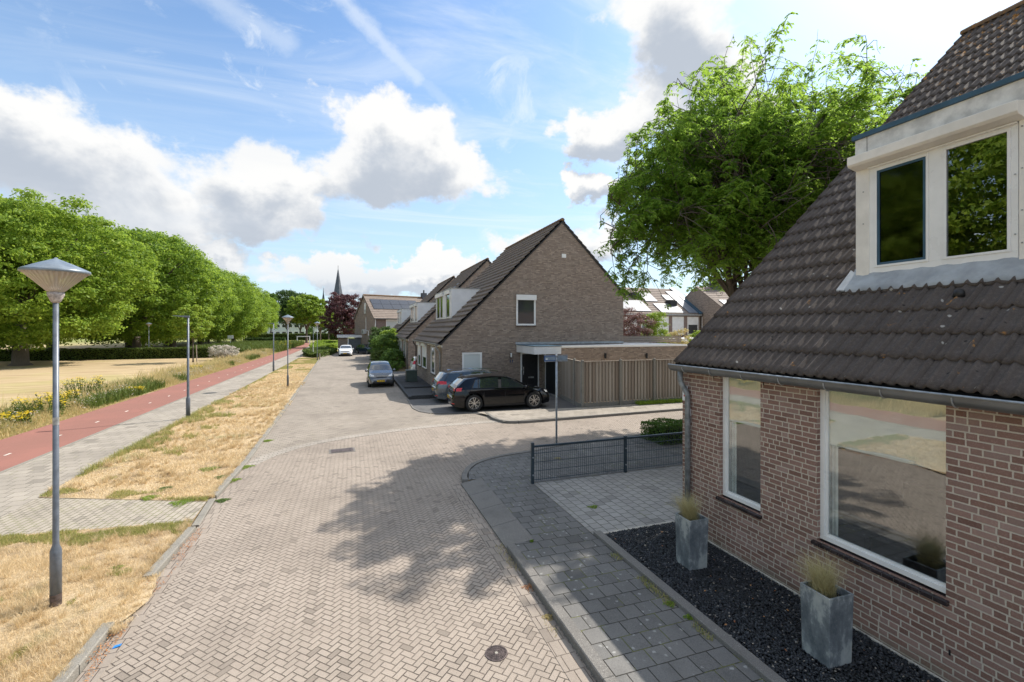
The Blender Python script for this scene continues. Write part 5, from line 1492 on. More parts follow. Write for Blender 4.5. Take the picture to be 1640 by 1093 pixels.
    # side glass
    for s_ in ('y+', 'y-'):
        patch('window_surround', [(glass_side[0][0][0] - .05, glass_side[0][0][1] - .02), (glass_side[-1][1][0] + .06, glass_side[-1][1][1] - .02), (glass_side[-1][2][0] + .01, glass_side[-1][2][1] + .02), (glass_side[0][3][0] - .02, glass_side[0][3][1] + .02)], s_, pillar, .003)
        for q in glass_side: patch('side_window', q, s_, 'car_glass', .007)
    patch('windscreen', wind, 'x+', 'car_glass', .006, 12)
    patch('rear_window', rear, 'x-', 'car_glass', .006, 12)
    patch('tail_light', tail, 'x-', 'tail_red', .007, 6, mirror=True)
    patch('headlight', head, 'x+', 'head_lens', .007, 6, mirror=True)
    patch('grille', grille, 'x+', 'black_plastic', .006, 8)
    gw_ = W * .27
    o = patch('bumper_intake', [(-gw_ * 1.25, .27), (gw_ * 1.25, .27), (gw_ * 1.05, .42), (-gw_ * 1.05, .42)], 'x+', 'black_plastic', .006, 8)
    patch('bumper_reflector', [(-W * .42, .36), (-W * .30, .36), (-W * .30, .40), (-W * .42, .40)], 'x-', 'tail_red', .007, 4, mirror=True)
    # side lower cladding and door seams
    for s_ in ('y+', 'y-'):
        patch('side_skirt', [(rx + ar + .02, .225), (fx - ar - .02, .225), (fx - ar - .02, .29), (rx + ar + .02, .29)], s_, 'black_plastic', .004, 10)
        xm = (fx + rx) / 2
        for xx in (xm + .02, fx - ar - .06, xm - .95 if rx + ar < xm - .93 else rx + ar + .05):
            patch('door_seam', [(xx - .006, .33), (xx + .006, .33), (xx + .006, smooth_tab(belt, xx) - .04), (xx - .006, smooth_tab(belt, xx) - .04)], s_, 'black_plastic', .002, 6)
        for xx in (xm - .14, xm + .86):
            z_ = smooth_tab(belt, xx) - .13
            patch('door_handle', [(xx - .10, z_), (xx + .08, z_), (xx + .08, z_ + .03), (xx - .10, z_ + .03)], s_, paint, .022, 4)
    # plates
    for ax, sx in (('x+', 1), ('x-', -1)):
        zp = .42 if sx > 0 else .60
        h = bvh.ray_cast(Vector((4 * sx, 0, zp)), Vector((-sx, 0, 0)))
        if h[0] is not None:
            x_ = h[0].x + .012 * sx
            p_ = MB().box(x_, -.26, zp - .055, x_ + .01 * sx, .26, zp + .055).build('number_plate', M['plate_yellow'], t)
            MB().box(x_ + .0102 * sx, .215 if sx > 0 else -.26, zp - .054, x_ + .013 * sx, .26 if sx > 0 else -.215, zp + .054).build('plate_band', M['plate_blue'], p_)
            for k in range(6):
                y0 = -.18 + k * .058 + (.02 if k > 1 else 0) + (.02 if k > 3 else 0)
                MB().box(x_ + .0102 * sx, y0, zp - .032, x_ + .0125 * sx, y0 + .034, zp + .032).build('plate_character', M['plate_ink'], p_)
    # mirrors
    for s_ in (1, -1):
        xm_ = glass_side[-1][1][0] - .08; zb_ = smooth_tab(belt, xm_) + .06
        mb = MB(); mb.lathe([(0, -.10), (.06, -.085), (.078, -.02), (.07, .05), (.03, .085), (0, .09)], (xm_, s_ * (W / 2 + .05), zb_ + .03), 12, 'Y')
        mr = mb.build('wing_mirror', M[paint], t, smooth=True)
        MB().bar((xm_, s_ * (W / 2 - .10), zb_ - .03), (xm_, s_ * (W / 2 + .0), zb_), .05, .03).build('mirror_arm', M['black_plastic'], mr)
    # wheels
    for xw in (fx, rx):
        for s_ in (1, -1):
            yo = s_ * (W / 2 - .015); yi = s_ * (W / 2 - .225)
            R0 = wheel_r
            prof = [(R0 * .66, yi), (R0 * .93, yi), (R0, yi + s_ * .03), (R0, yo - s_ * .03), (R0 * .94, yo), (R0 * .70, yo + s_ * .002), (R0 * .68, yo - s_ * .02), (R0 * .68, yi)]
            wl_ = MB().lathe(prof, (xw, 0, R0), 32, 'Y', cap=False).build('wheel', M['tyre'], t, smooth=True)
            rm = MB()
            rm.lathe([(R0 * .69, yo - s_ * .005), (R0 * .66, yo - s_ * .002), (R0 * .63, yo - s_ * .02), (R0 * .62, yi)], (xw, 0, R0), 32, 'Y', cap=False)
            for k in range(5):
                for dd_ in (-.16, .16):
                    a = 2 * PI * k / 5 + PI / 2
                    c0 = Vector((xw + math.cos(a + dd_ * .4) * R0 * .10, yo - s_ * .03, R0 + math.sin(a + dd_ * .4) * R0 * .10))
                    c1 = Vector((xw + math.cos(a + dd_ * 1.5) * R0 * .655, yo - s_ * .012, R0 + math.sin(a + dd_ * 1.5) * R0 * .655))
                    rm.bar(c0, c1, .028, .018, up=(0, 1, 0))
            rm.lathe([(0, yo - s_ * .012), (R0 * .13, yo - s_ * .016), (R0 * .15, yo - s_ * .05)], (xw, 0, R0), 16, 'Y', cap=False)
            rm.build('rim', M[rim], wl_)
            MB().lathe([(0, yo - s_ * .07), (R0 * .6, yo - s_ * .07), (R0 * .6, yo - s_ * .09)], (xw, 0, R0), 20, 'Y').build('brake_disc', M['black_plastic'], wl_)
    MB().box(rx - .3, -W * .40, .18, fx + .3, W * .40, .42).build('underbody', M['black_plastic'], t)
    if roofbars:
        for s_ in (1, -1):
            zr_ = [(-1.75, 1.47), (-1.6, 1.53), (-.3, 1.575), (.55, 1.535), (.75, 1.48)]
            MB().tube([(x, s_ * W * .325, z - .03) for x, z in zr_], .018, 8).build('roof_rail', M['chrome'], t)
    return t
q = 1.06
def sc(tab, k=q): return [(x * k, z * k) for x, z in tab]
golf_top = sc([(-2.13, .56), (-2.10, .80), (-2.06, .95), (-1.98, 1.04), (-1.64, 1.34), (-1.52, 1.385), (-1.1, 1.44), (-.5, 1.475), (0, 1.452), (.25, 1.41), (.60, 1.26), (1.12, 1.0), (1.25, .965), (1.7, .88), (1.95, .79), (2.08, .66), (2.13, .52)])
golf_belt = sc([(-2.13, .86), (-1.7, .955), (-.9, .93), (.6, .885), (1.2, .86), (1.6, .79), (2.13, .62)])
W_ = 1.80 * q
def golf_glass():
    return [sc([(-1.33, .985), (-1.12, .975), (-1.09, 1.32), (-1.19, 1.28)]), sc([(-1.08, .975), (-.24, .955), (-.20, 1.375), (-1.04, 1.325)]), sc([(-.10, .955), (1.00, .935), (.42, 1.25), (-.06, 1.375)])]
wind_ = sc([(-.74, 1.02), (.74, 1.02), (.58, 1.36), (-.58, 1.36)])
rear_ = sc([(-.62, 1.07), (.62, 1.07), (.52, 1.34), (-.52, 1.34)])
tail_ = sc([(.46, .86), (.84, .86), (.80, .99), (.46, .97)])
head_ = sc([(.48, .64), (.80, .68), (.76, .78), (.45, .70)])
grl_ = sc([(-.45, .60), (.45, .60), (.45, .67), (-.45, .67)])
car1 = make_car('black hatchback parked before the big brown gable, nearest the timber fence', 'car', 'paint_black', 4.26 * q, W_, golf_top, golf_belt, (1.36 * q, -1.27 * q), .352 * q,
                golf_glass(), wind_, rear_, tail_, head_, grl_, loc=(6.36, 20.12, .012), rz=R(-1))
est_top = sc([(-2.30, .56), (-2.27, .80), (-2.22, .98), (-2.16, 1.06), (-1.92, 1.36), (-1.80, 1.41), (-1.2, 1.46), (-.5, 1.475), (0, 1.46), (.25, 1.415), (.60, 1.26), (1.12, 1.0), (1.25, .965), (1.8, .86), (2.1, .74), (2.26, .52)])
est_belt = sc([(-2.30, .88), (-1.7, .97), (-.9, .945), (.6, .895), (1.2, .86), (1.7, .78), (2.26, .62)])
car2 = make_car('grey estate car with chrome roof rails parked between the black hatchback and the gable', 'car', 'paint_estate', 4.56 * q, W_, est_top, est_belt, (1.36 * q, -1.30 * q), .33 * q,
                [sc([(-1.95, 1.0), (-1.22, .99), (-1.20, 1.36), (-1.72, 1.33)]), sc([(-1.10, .985), (-.24, .965), (-.20, 1.385), (-1.06, 1.37)]), sc([(-.10, .965), (1.00, .945), (.42, 1.25), (-.06, 1.385)])],
                wind_, sc([(-.62, 1.08), (.62, 1.08), (.52, 1.34), (-.52, 1.34)]), sc([(.46, .87), (.86, .87), (.80, 1.02), (.46, 1.0)]), head_, grl_, loc=(6.25, 22.75, .012), rz=R(0), roofbars=True)
pic_top = [(-1.80, .56), (-1.78, .8), (-1.74, 1.0), (-1.60, 1.38), (-1.50, 1.44), (-.9, 1.50), (-.3, 1.50), (.1, 1.46), (.45, 1.32), (.95, 1.03), (1.10, .98), (1.45, .88), (1.66, .76), (1.77, .62), (1.80, .5)]
pic_belt = [(-1.8, .92), (-1.2, .98), (0, .93), (.9, .88), (1.3, .80), (1.8, .6)]
def pic_glass(): return [[(-1.20, 1.03), (-.42, 1.0), (-.40, 1.39), (-1.10, 1.36)], [(-.30, 1.0), (.82, .96), (.36, 1.26), (-.26, 1.39)]]
def small_car(label, paint, loc, rz, **kw):
    return make_car(label, 'car', paint, 3.6, 1.62, pic_top, pic_belt, (1.20, -1.20), .30, pic_glass(), [(-.66, 1.04), (.66, 1.04), (.54, 1.39), (-.54, 1.39)], [(-.55, 1.08), (.55, 1.08), (.48, 1.36), (-.48, 1.36)],
                    [(.55, .86), (.74, .86), (.68, 1.18), (.56, 1.10)], [(.42, .68), (.74, .70), (.72, .86), (.46, .76)], [(-.30, .60), (.30, .60), (.32, .66), (-.32, .66)], loc=loc, rz=rz, **kw)
car3 = small_car('small grey hatchback parked on the street facing the viewer', 'paint_grey', (1.69, 31.1, 0), R(-90))
car4 = small_car('small white hatchback half hidden in the yard between the first two houses', 'paint_white', (6.15, 36.7, .012), R(2))
fk = 1.0
c5 = make_car('white hatchback parked facing the viewer before the low garage', 'car', 'paint_white', 4.3, 1.80, [(x / q, z / q) for x, z in golf_top], [(x / q, z / q) for x, z in golf_belt], (1.36, -1.27), .33,
              [[(a / q, b_ / q) for a, b_ in g_] for g_ in golf_glass()], [(a / q, b_ / q) for a, b_ in wind_], [(a / q, b_ / q) for a, b_ in rear_], [(a / q, b_ / q) for a, b_ in tail_], [(.44, .66), (.80, .72), (.78, .82), (.46, .72)],
              [(-.5, .58), (.5, .58), (.5, .67), (-.5, .67)], loc=(-.85, 67.0, 0), rz=R(-92))
p6 = DP(588, 566, 66.5)
c6 = make_car('dark blue hatchback parked at an angle beside the white one before the garage', 'car', 'paint_navy', 4.1, 1.76, [(x / q * .96, z / q) for x, z in golf_top], [(x / q * .96, z / q) for x, z in golf_belt], (1.30, -1.22), .32,
              [[(a / q * .96, b_ / q) for a, b_ in g_] for g_ in golf_glass()], [(a / q, b_ / q) for a, b_ in wind_], [(a / q, b_ / q) for a, b_ in rear_], [(a / q, b_ / q) for a, b_ in tail_], [(.44, .66), (.80, .72), (.78, .82), (.46, .72)],
              [(-.5, .58), (.5, .58), (.5, .67), (-.5, .67)], loc=(p6[0], p6[1] + 1.2, 0), rz=R(-58))
# ------------------------------------------------------------------ street lamps with conical shades
def cone_lamp(label, loc, dirt=True, q=.72):
    t = thing('street_lamp', label, 'street lamp', loc, 0, 'lamps with conical glass shades'); WLOC[t.name] = Vector((0, 0, 0))
    mb = MB(); mb.lathe([(.082, 0), (.082, .68), (.078, .72), (.05, .78), (.046, .82), (.040, 4.0)], (0, 0, 0), 20); mb.build('pole', M['lamp_grey'], t, smooth=True)
    mb = MB()
    mb.lathe([(.0835, .0), (.0835, .16)], (0, 0, 0), 20, cap=False); mb.build('base_sleeve', M['iron'], t, smooth=True)
    mb = MB(); mb.lathe([(.045, 3.90), (.075, 3.93), (.115, 4.0), (.118, 4.035), (.10, 4.04), (.0, 4.06)], (0, 0, 0), 24); mb.build('lamp_neck', M['lamp_glass_dirty'] if 'lamp_glass_dirty' in M else M['unit_white'], t, smooth=True)
    n = 72; vs = []; rows = [(.112, 4.045), (.25, 4.15), (.445, 4.295)]
    mb = MB()
    for r_, z_ in rows:
        for k in range(n):
            a = 2 * PI * k / n; rr = r_ * (1 + (.012 if k % 2 else -.012)); mb.v.append((rr * math.cos(a), rr * math.sin(a), z_))
    for i in range(2):
        for k in range(n):
            a = i * n + k; b_ = i * n + (k + 1) % n; mb.f.append((a, b_, b_ + n, a + n))
    sh_ = mb.build('lamp_shade', M['lamp_shade'], t)
    mb = MB(); mb.lathe([(.455, 4.285), (.468, 4.292), (.468, 4.315), (.455, 4.325), (.25, 4.40), (.08, 4.455), (.03, 4.47), (.02, 4.485), (0, 4.487)], (0, 0, 0), 40); mb.build('lamp_cap', M['lamp_cap'], t, smooth=True)
    mb = MB(); mb.lathe([(.0, 4.06), (.085, 4.07), (.08, 4.11), (.035, 4.13), (.03, 4.24), (.0, 4.25)], (0, 0, 0), 20); mb.build('bulb_holder', M['white_frame'], t, smooth=True)
    mb = MB(); mb.lathe([(.0445, 2.33), (.0445, 2.43)], (0, 0, 0), 16, cap=False); mb.build('sticker', M['zinc_light'], t)
    for c_ in t.children:
        for v in c_.data.vertices: v.co.x *= q; v.co.y *= q
    return t
b = newmat('lamp_shade')
r = b.sep(b.obj())
ang = b.m('ARCTAN2', r[1], r[0]); rib = b.sstep((ang * (36 / (2 * PI))).frac(), .3, .7)
t_ = b.n('ShaderNodeBsdfTransparent'); b.put(t_.inputs[0], b.mix(rib, (0.90, .84, .76), (1.0, .98, .95)))
dfs = b.n('ShaderNodeBsdfTranslucent'); b.put(dfs.inputs[0], (0.95, .85, .75))
pp = b.pr(b.mix(rib, (0.62, .53, .45), (.88, .80, .72)), .25, 0, None, .6)
mx = b.mixs(.5, V(b, dfs.outputs[0]), pp)
b.out(b.mixs(.60, V(b, t_.outputs[0]), mx)); M['lamp_shade'] = b.mat
simple('lamp_glass_dirty', (0.42, 0.37, 0.34), 0.6, nscale=25, namt=.3)
lamp0 = cone_lamp('nearest conical street lamp, standing in dry grass at the left', (-3.61, 7.48, .04))
for (loc, lb) in (((-3.75, 30.89, .03), 'second conical street lamp, on the straw verge before the grey hatchback'),
                  ((-3.85, 57.0, .03), 'third conical street lamp, beside the low green shrub bed'),
                  ((-23.9, 68.3, 0), 'conical street lamp in the park lawn before the clipped hedge')):
    c_ = copy_tree(lamp0); c_.location = loc; c_['label'] = lb; c_.rotation_euler = (0, 0, random.uniform(0, 6))
def arm_lamp(label, loc, rz=0.0):
    t = thing('street_lamp', label, 'street lamp', loc, rz, 'slim lamps with flat side arms'); WLOC[t.name] = Vector((0, 0, 0))
    MB().lathe([(.075, 0), (.075, .80), (.05, .86), (.046, .9), (.036, 4.08), (0, 4.09)], (0, 0, 0), 16).build('pole', M['lamp_grey'], t, smooth=True)
    a = MB(); a.box(-.13, -.045, 4.05, .05, .045, 4.12); a.build('arm', M['lamp_grey'], t, bevel=.01)
    h = MB(); h.prism([(-.13, 4.055), (-.50, 4.105), (-.50, 4.125), (-.13, 4.12)], 'Y', -.09, .09); h.build('lamp_head', M['lamp_grey'], t, bevel=.008)
    return t
al = arm_lamp('slim dark lamp with flat arm beside the red cycle path, nearest of its kind', (-6.22, 21.5, .03))
for loc, lb in (((-6.4, 43.6, .03), 'second slim lamp with flat arm farther along the red cycle path'), ((-6.6, 88.0, .03), 'third slim lamp with flat arm, far off where the cycle path bends')):
    c_ = copy_tree(al); c_.location = loc; c_['label'] = lb
def small_post(x, y, h, lb, w=.05, mat='unit_white'):
    t = thing('marker_post', lb, 'post', (x, y, 0), 0, 'thin posts along the verge'); WLOC[t.name] = Vector((0, 0, 0))
    MB().lathe([(w, 0), (w, h - .05), (w * .6, h)], (0, 0, 0), 8).build('shaft', M[mat], t)
    MB().lathe([(w * 1.1, h * .75), (w * 1.15, h * .76), (w * 1.15, h * .86), (w * 1.1, h * .87)], (0, 0, 0), 8).build('band', M['zinc'], t)
small_post(*GP(501.5, 572)[:2], 2.2, 'thin pale post in the low green shrub bed')
small_post(*GP(512, 577)[:2], .75, 'short wooden post beside the third conical street lamp', .07, 'fence_wood')
pq = DP(369, 560, 85.0)
t = thing('sign_post', 'low lamp-like post with white head at the edge of the park', 'post', (pq[0], pq[1], 0)); WLOC[t.name] = Vector((0, 0, 0))
MB().lathe([(.05, 0), (.05, 2.0)], (0, 0, 0), 8).build('shaft', M['galvanised'], t)
MB().box(-.45, -.05, 1.9, .45, .05, 2.5).build('board', M['sign_white'], t)

# ------------------------------------------------------------------ street name sign
sx_, sy_ = 5.82, 12.55
sg = thing('street_sign', 'blue street name plates on a thin galvanised pole at the corner', 'sign', (sx_, sy_, SW)); WLOC[sg.name] = Vector((0, 0, 0))
MB().tube([(0, 0, 0), (0, 0, 2.74)], .030, 12).build('pole', M['galvanised'], sg, smooth=True)
MB().lathe([(.036, 2.73), (.036, 2.76), (0, 2.775)], (0, 0, 0), 12).build('pole_cap', M['white_frame'], sg)
for s_, nm in ((-1, 'a'), (1, 'b')):
    x0_, x1_ = (.03, .37) if s_ > 0 else (-.40, -.03)
    p_ = MB().box(x0_, -.012, 2.57, x1_, .012, 2.73).build('name_plate', M['sign_blue' if s_ < 0 else 'galvanised'], sg, bevel=.004)
    mb = MB(); mb.box(x0_ + .018, -.0165, 2.59, x1_ - .012, -.0122, 2.71); bk = mb.build('plate_back', M['sign_back'], p_)
    if s_ < 0: MB().box(x0_ + .035, -.019, 2.61, x0_ + .10, -.0167, 2.65).build('sticker', M['sign_white'], p_)
    mb = MB(); mb.box(x0_, -.018, 2.735, x1_, .018, 2.75); mb.box(x0_, -.018, 2.55, x1_, .018, 2.565); mb.build('plate_rail', M['galvanised'], p_)
mb = MB()
for z_ in (2.60, 2.70): mb.lathe([(.042, z_ - .012), (.042, z_ + .012)], (0, 0, 0), 12)
mb.build('clamp', M['zinc_light'], sg)

# ------------------------------------------------------------------ bar mesh fence
mf = thing('mesh_fence', 'low dark blue-grey wire mesh fence between drive and pavement', 'fence', (3.88, 9.66, SW)); WLOC[mf.name] = Vector((0, 0, 0))
for k, x_ in enumerate((0.0, 2.46, 4.92, 7.38)):
    MB().box(x_ - .032, -.032, -.05, x_ + .032, .032, .93 if k == 0 else .90).build('post', M['fence_paint'], mf, bevel=.004)
for k in range(3):
    x0_ = .04 + k * 2.46; x1_ = x0_ + 2.38
    mb = MB()
    n = 46
    for i in range(n + 1):
        x_ = x0_ + (x1_ - x0_) * i / n; mb.box(x_ - .003, -.003, .05, x_ + .003, .003, .82)
    for z_ in (.08, .28, .48, .68):
        mb.box(x0_, -.010, z_ - .004, x1_, -.0035, z_ + .004); mb.box(x0_, .0035, z_ - .004, x1_, .010, z_ + .004)
    mb.build('mesh_panel', M['fence_paint'], mf)
    mb = MB(); mb.box(x0_ - .05, -.028, .82, x1_ + .05, .028, .865); mb.build('top_rail', M['fence_paint'], mf, bevel=.005)
    for z_ in (.2, .6): MB().lathe([(0, -.045), (.018, -.045), (.018, -.03)], (k * 2.46, 0, z_), 8, 'Y').build('bolt', M['galvanised'], mf)

# ------------------------------------------------------------------ covers, litter, leaves
mx_, my_ = GP(795, 1047)
mc = thing('manhole_cover', 'round rusty cast-iron cover in the herringbone road near the camera', 'manhole cover', (mx_, my_, 0)); WLOC[mc.name] = Vector((0, 0, 0))
MB().lathe([(.125, -.01), (.125, .008), (.112, .010), (.110, .004), (0, .004)], (0, 0, 0), 36).build('frame', M['iron'], mc)
for r_ in (.03, .055, .08):
    mb = MB(); n = int(r_ * 2 * PI / .022)
    for k in range(n):
        a = 2 * PI * k / n; mb.prism([((r_ - .009) * math.cos(a - .009 / r_), (r_ - .009) * math.sin(a - .009 / r_)), ((r_ + .009) * math.cos(a - .009 / r_), (r_ + .009) * math.sin(a - .009 / r_)), ((r_ + .009) * math.cos(a + .007 / r_), (r_ + .009) * math.sin(a + .007 / r_)), ((r_ - .009) * math.cos(a + .007 / r_), (r_ - .009) * math.sin(a + .007 / r_))], 'Z', .0042, .0105)
    mb.build('stud_ring', M['iron'], mc)
mb = MB(); n = 26
for k in range(n):
    a = 2 * PI * k / n; mb.prism([(.092 * math.cos(a - .07), .092 * math.sin(a - .07)), (.107 * math.cos(a - .07), .107 * math.sin(a - .07)), (.107 * math.cos(a + .07), .107 * math.sin(a + .07)), (.092 * math.cos(a + .07), .092 * math.sin(a + .07))], 'Z', .0042, .0105)
mb.build('stud_ring', M['iron'], mc)
MB().lathe([(.018, .004), (.018, .011), (0, .012)], (0, 0, 0), 10).build('hub', M['concrete_light'], mc)
ddx, ddy = GP(548, 722)
dc = thing('drain_cover', 'rectangular iron drain cover in the road where the paving changes', 'drain cover', (ddx, ddy, 0), R(3)); WLOC[dc.name] = Vector((0, 0, 0))
MB().box(-.36, -.24, -.02, .36, .24, .008).build('frame', M['concrete_dark'], dc)
MB().box(-.31, -.19, .0082, .31, .19, .014).build('lid', M['iron'], dc)
mb = MB()
for k in range(9): mb.box(-.27 + k * .06, -.15, .0142, -.235 + k * .06, .15, .019)
mb.build('lid_rib', M['iron'], dc)
lx_, ly_ = GP(179, 1041)
lt = MB(); lt.add([(0, 0, .0), (.07, .015, .008), (.075, .05, .012), (.01, .045, .004), (0, 0, .006), (.07, .015, .016), (.075, .05, .018), (.01, .045, .012)], [(3, 2, 1, 0), (4, 5, 6, 7), (0, 1, 5, 4), (1, 2, 6, 5), (2, 3, 7, 6), (3, 0, 4, 7)])
o = lt.build('candy_wrapper', M['litter_blue'], None); o.location = (lx_, ly_, .005)
tag(o, 'small bright blue wrapper lying in the gutter by the left kerb', 'litter')
# ------------------------------------------------------------------ leaves, crowns, grass
def rand_unit(n):
    v = RNG.normal(size=(n, 3)); return v / np.linalg.norm(v, axis=1)[:, None]
def leaf_quads(P, N, size, aspect=.55, jitter=.35):
    """rhombic leaves at P facing N; size may be an array"""
    n = len(P)
    A = np.cross(N, rand_unit(n)); A /= (np.linalg.norm(A, axis=1)[:, None] + 1e-9); Bv = np.cross(N, A)
    s = (np.asarray(size) * (1 + RNG.uniform(-jitter, jitter, n)))[:, None]
    V_ = np.stack([P - A * s * .5, P + Bv * s * .5 * aspect + N * s * .06, P + A * s * .5, P - Bv * s * .5 * aspect + N * s * .06], 1).reshape(-1, 3)
    I_ = np.arange(n * 4).reshape(-1, 4)
    return V_, I_
def clump_crown(centres, radii, n_leaf, size, mat, name, parent, flat=.75, up=.35, shell=.60, asp=.55):
    """leaves gathered on the shells of many overlapping clumps"""
    centres = np.asarray(centres, float); radii = np.asarray(radii, float)
    w = radii ** 2; w /= w.sum()
    k = RNG.choice(len(centres), n_leaf, p=w)
    d = rand_unit(n_leaf)
    d[:, 2] = np.abs(d[:, 2]) * .9 * np.where(RNG.random(n_leaf) < .78, 1, -1)
    r = radii[k] * (shell + (1 - shell) * RNG.random(n_leaf)) * (1 + RNG.normal(0, .17, n_leaf))
    r = np.where(RNG.random(n_leaf) < .25, r * RNG.random(n_leaf), r)
    P = centres[k] + d * r[:, None] * np.array([1, 1, flat])
    N = d * .7 + rand_unit(n_leaf) * .75 + np.array([0, 0, up]); N /= np.linalg.norm(N, axis=1)[:, None]
    V_, I_ = leaf_quads(P, N, np.full(n_leaf, size), asp)
    return npmesh(name, V_, 4, I_, M[mat], parent)
def crown_clumps(n, c, rad, shape='egg', rc=(.12, .2), low=-.85):
    out = []; rr = []
    g_ = (1 + 5 ** .5) / 2
    for i in range(n):
        z = 1 - (i + .5) * (1 - low) / n; a = 2 * PI * i / g_
        s = math.sqrt(max(0, 1 - z * z)); k = random.uniform(.68, .88)
        k *= 1 + .07 * math.sin(3 * a + z * 5)
        if z > .86: k = min(k, .74)
        p = (c[0] + rad[0] * s * math.cos(a) * k, c[1] + rad[1] * s * math.sin(a) * k, c[2] + rad[2] * z * k)
        out.append(p); rr.append(random.uniform(*rc) * (rad[0] + rad[1] + rad[2]) / 3)
    for i in range(n // 4):
        v = rand_unit(1)[0] * random.uniform(.1, .5)
        out.append((c[0] + rad[0] * v[0], c[1] + rad[1] * v[1], c[2] + rad[2] * v[2])); rr.append(rc[1] * (rad[0] + rad[1] + rad[2]) / 3)
    return out, rr
def limb_tubes(mb, base, h0, r0, targets, seg=5, lean=(0, 0)):
    top = Vector(base) + Vector((lean[0], lean[1], h0))
    mid = Vector(base) + Vector((lean[0] * .4, lean[1] * .4, h0 * .5))
    mb.tube([Vector(base) + Vector((0, 0, -.1)), Vector(base) + Vector((0, 0, .25)), mid, top], [r0 * 1.7, r0 * 1.05, r0 * .9, r0 * .8], 12)
    for tg, rr in targets:
        tg = Vector(tg); pts = [top - Vector((0, 0, .2))]; n = seg
        for k in range(1, n + 1):
            a = k / n; p = top.lerp(tg, a); p.z += math.sin(a * PI) * (tg - top).length * .08
            p += Vector((random.gauss(0, 1), random.gauss(0, 1), random.gauss(0, .6))) * (tg - top).length * .03 * (1 if k < n else 0)
            pts.append(p)
        mb.tube(pts, [rr * (1 - .78 * k / n) for k in range(n + 1)], 7)

def park_tree(label, x, y, rx, ry, rz, zc, nleaf, size, mat='leaf_park', tr=.35, th=3.2, group=None, nclump=90, low=-.8, name='tree', cat='tree', rc=(.14, .23)):
    t = thing(name, label, cat, (x, y, 0), 0, group); WLOC[t.name] = Vector((0, 0, 0))
    cl, rr = crown_clumps(nclump, (0, 0, zc), (rx, ry, rz), rc=rc, low=low)
    mb = MB()
    tg = []
    for k in range(9):
        a = k * 2.4; e = random.uniform(.35, .75)
        tg.append(((math.cos(a) * rx * e, math.sin(a) * ry * e, zc + rz * random.uniform(-.1, .6)), tr * .45))
    limb_tubes(mb, (0, 0, 0), th, tr, tg)
    mb.build('trunk', M['bark'], t, smooth=True)
    clump_crown(cl, rr, nleaf, size, mat, 'crown', t)
    return t
TG = 'big broad-leaved trees along the left of the park'
T1 = park_tree('big round tree nearest in the park row, its leaning trunk bare above the straw lawn', -31.5, 59.5, 11.6, 9.6, 9.2, 9.2, 120000, .30, tr=.62, th=4.2, group=TG, nclump=300, rc=(.085, .15), low=-.98)
T2 = park_tree('tall park tree second in the row behind the clipped hedge', -28, 76, 11.4, 10.5, 9.6, 9.5, 100000, .34, tr=.5, th=3.5, group=TG, nclump=260, rc=(.09, .155), low=-.98)
rows = [(-28.5, 91, .98, 'third'), (-28.5, 106, .97, 'fourth'), (-29.0, 121, .95, 'fifth'), (-29.5, 137, .92, 'sixth'), (-30.5, 155, .90, 'seventh and last')]
for i, (x_, y_, s_, w_) in enumerate(rows):
    src = T2 if i % 2 == 0 else T1
    c_ = copy_tree(src); c_.location = (x_, y_, 0); c_.scale = (s_, s_, s_ * (1 if src is T2 else .98)); c_.rotation_euler = (0, 0, 1.3 + i * 1.9)
    c_['label'] = 'big leafy park tree, %s counted from the nearest of the row' % w_
for i, (x_, y_, lb) in enumerate([(-44, 76, 'large tree filling the left edge behind the nearest park tree'), (-45, 92, 'far tree rising behind the second tree of the park row'), (-38, 100, 'back-row park tree behind the third one'), (-37.5, 116, 'back-row park tree behind the fourth one'), (-37.5, 131, 'back-row park tree behind the fifth one'), (-38, 147, 'back-row park tree behind the sixth one')]):
    c_ = copy_tree(T2); c_.location = (x_, y_, 0); c_.scale = (1.1, 1.1, 1.15 if i < 2 else 1.06); c_.rotation_euler = (0, 0, 4 + i); c_['label'] = lb
for i, (x_, y_) in enumerate([(-31, 27), (-32, 8)]):
    c_ = copy_tree(T2); c_.location = (x_, y_, 0); c_.scale = (1.15, 1.15, 1.25); c_.rotation_euler = (0, 0, 2 + i); c_['label'] = 'park tree across the cycle path, mirrored in the dormer glass' if i else 'park tree at the left edge just outside, mirrored in the dormer glass'
c_ = None
# young tree with stake
yt = park_tree('slender young tree with light green crown standing at the wild strip', -16.6, 59.0, 2.1, 2.0, 2.5, 4.4, 5200, .26, 'leaf_bright', tr=.07, th=2.3, nclump=34, low=-.9)
MB().tube([(.35, 0, 0), (.30, 0, 1.9)], .05, 6).build('stake', M['fence_wood'], yt)
# trees closing the view
q1 = DP(491, 549.7, 121)
ct = park_tree('bright green tree with bare dark trunk in front of the white buildings', q1[0], q1[1], 5.6, 5.2, 5.2, 8.6, 20000, .48, 'leaf_bright', tr=.34, th=3.4, nclump=110, rc=(.10, .17), low=-.8)
q1 = DP(513, 549, 130)
c_ = park_tree('smaller bright tree right behind the bright green one', q1[0], q1[1], 4.0, 4, 3.9, 6.9, 9000, .46, 'leaf_bright', tr=.2, th=2.6, nclump=60, low=-.8)
q1 = DP(461, 548, 190)
park_tree('dark round-topped tree far behind the bright green tree', q1[0], q1[1], 9.5, 8, 9.5, 12, 14000, .65, 'leaf_dark', tr=.4, nclump=90)
q1 = DP(481, 548, 205)
park_tree('second dark tree far behind, its top just above the bright one', q1[0], q1[1], 9.5, 8, 9.5, 12.0, 12000, .7, 'leaf_dark', tr=.4, nclump=90)
q1 = DP(434, 548, 165)
park_tree('tall pale-leaved poplar at the end of the park row', q1[0], q1[1], 2.6, 2.6, 8.4, 10.0, 8000, .42, 'leaf_shrub', tr=.3, nclump=90)
q1 = DP(552, 550, 92)
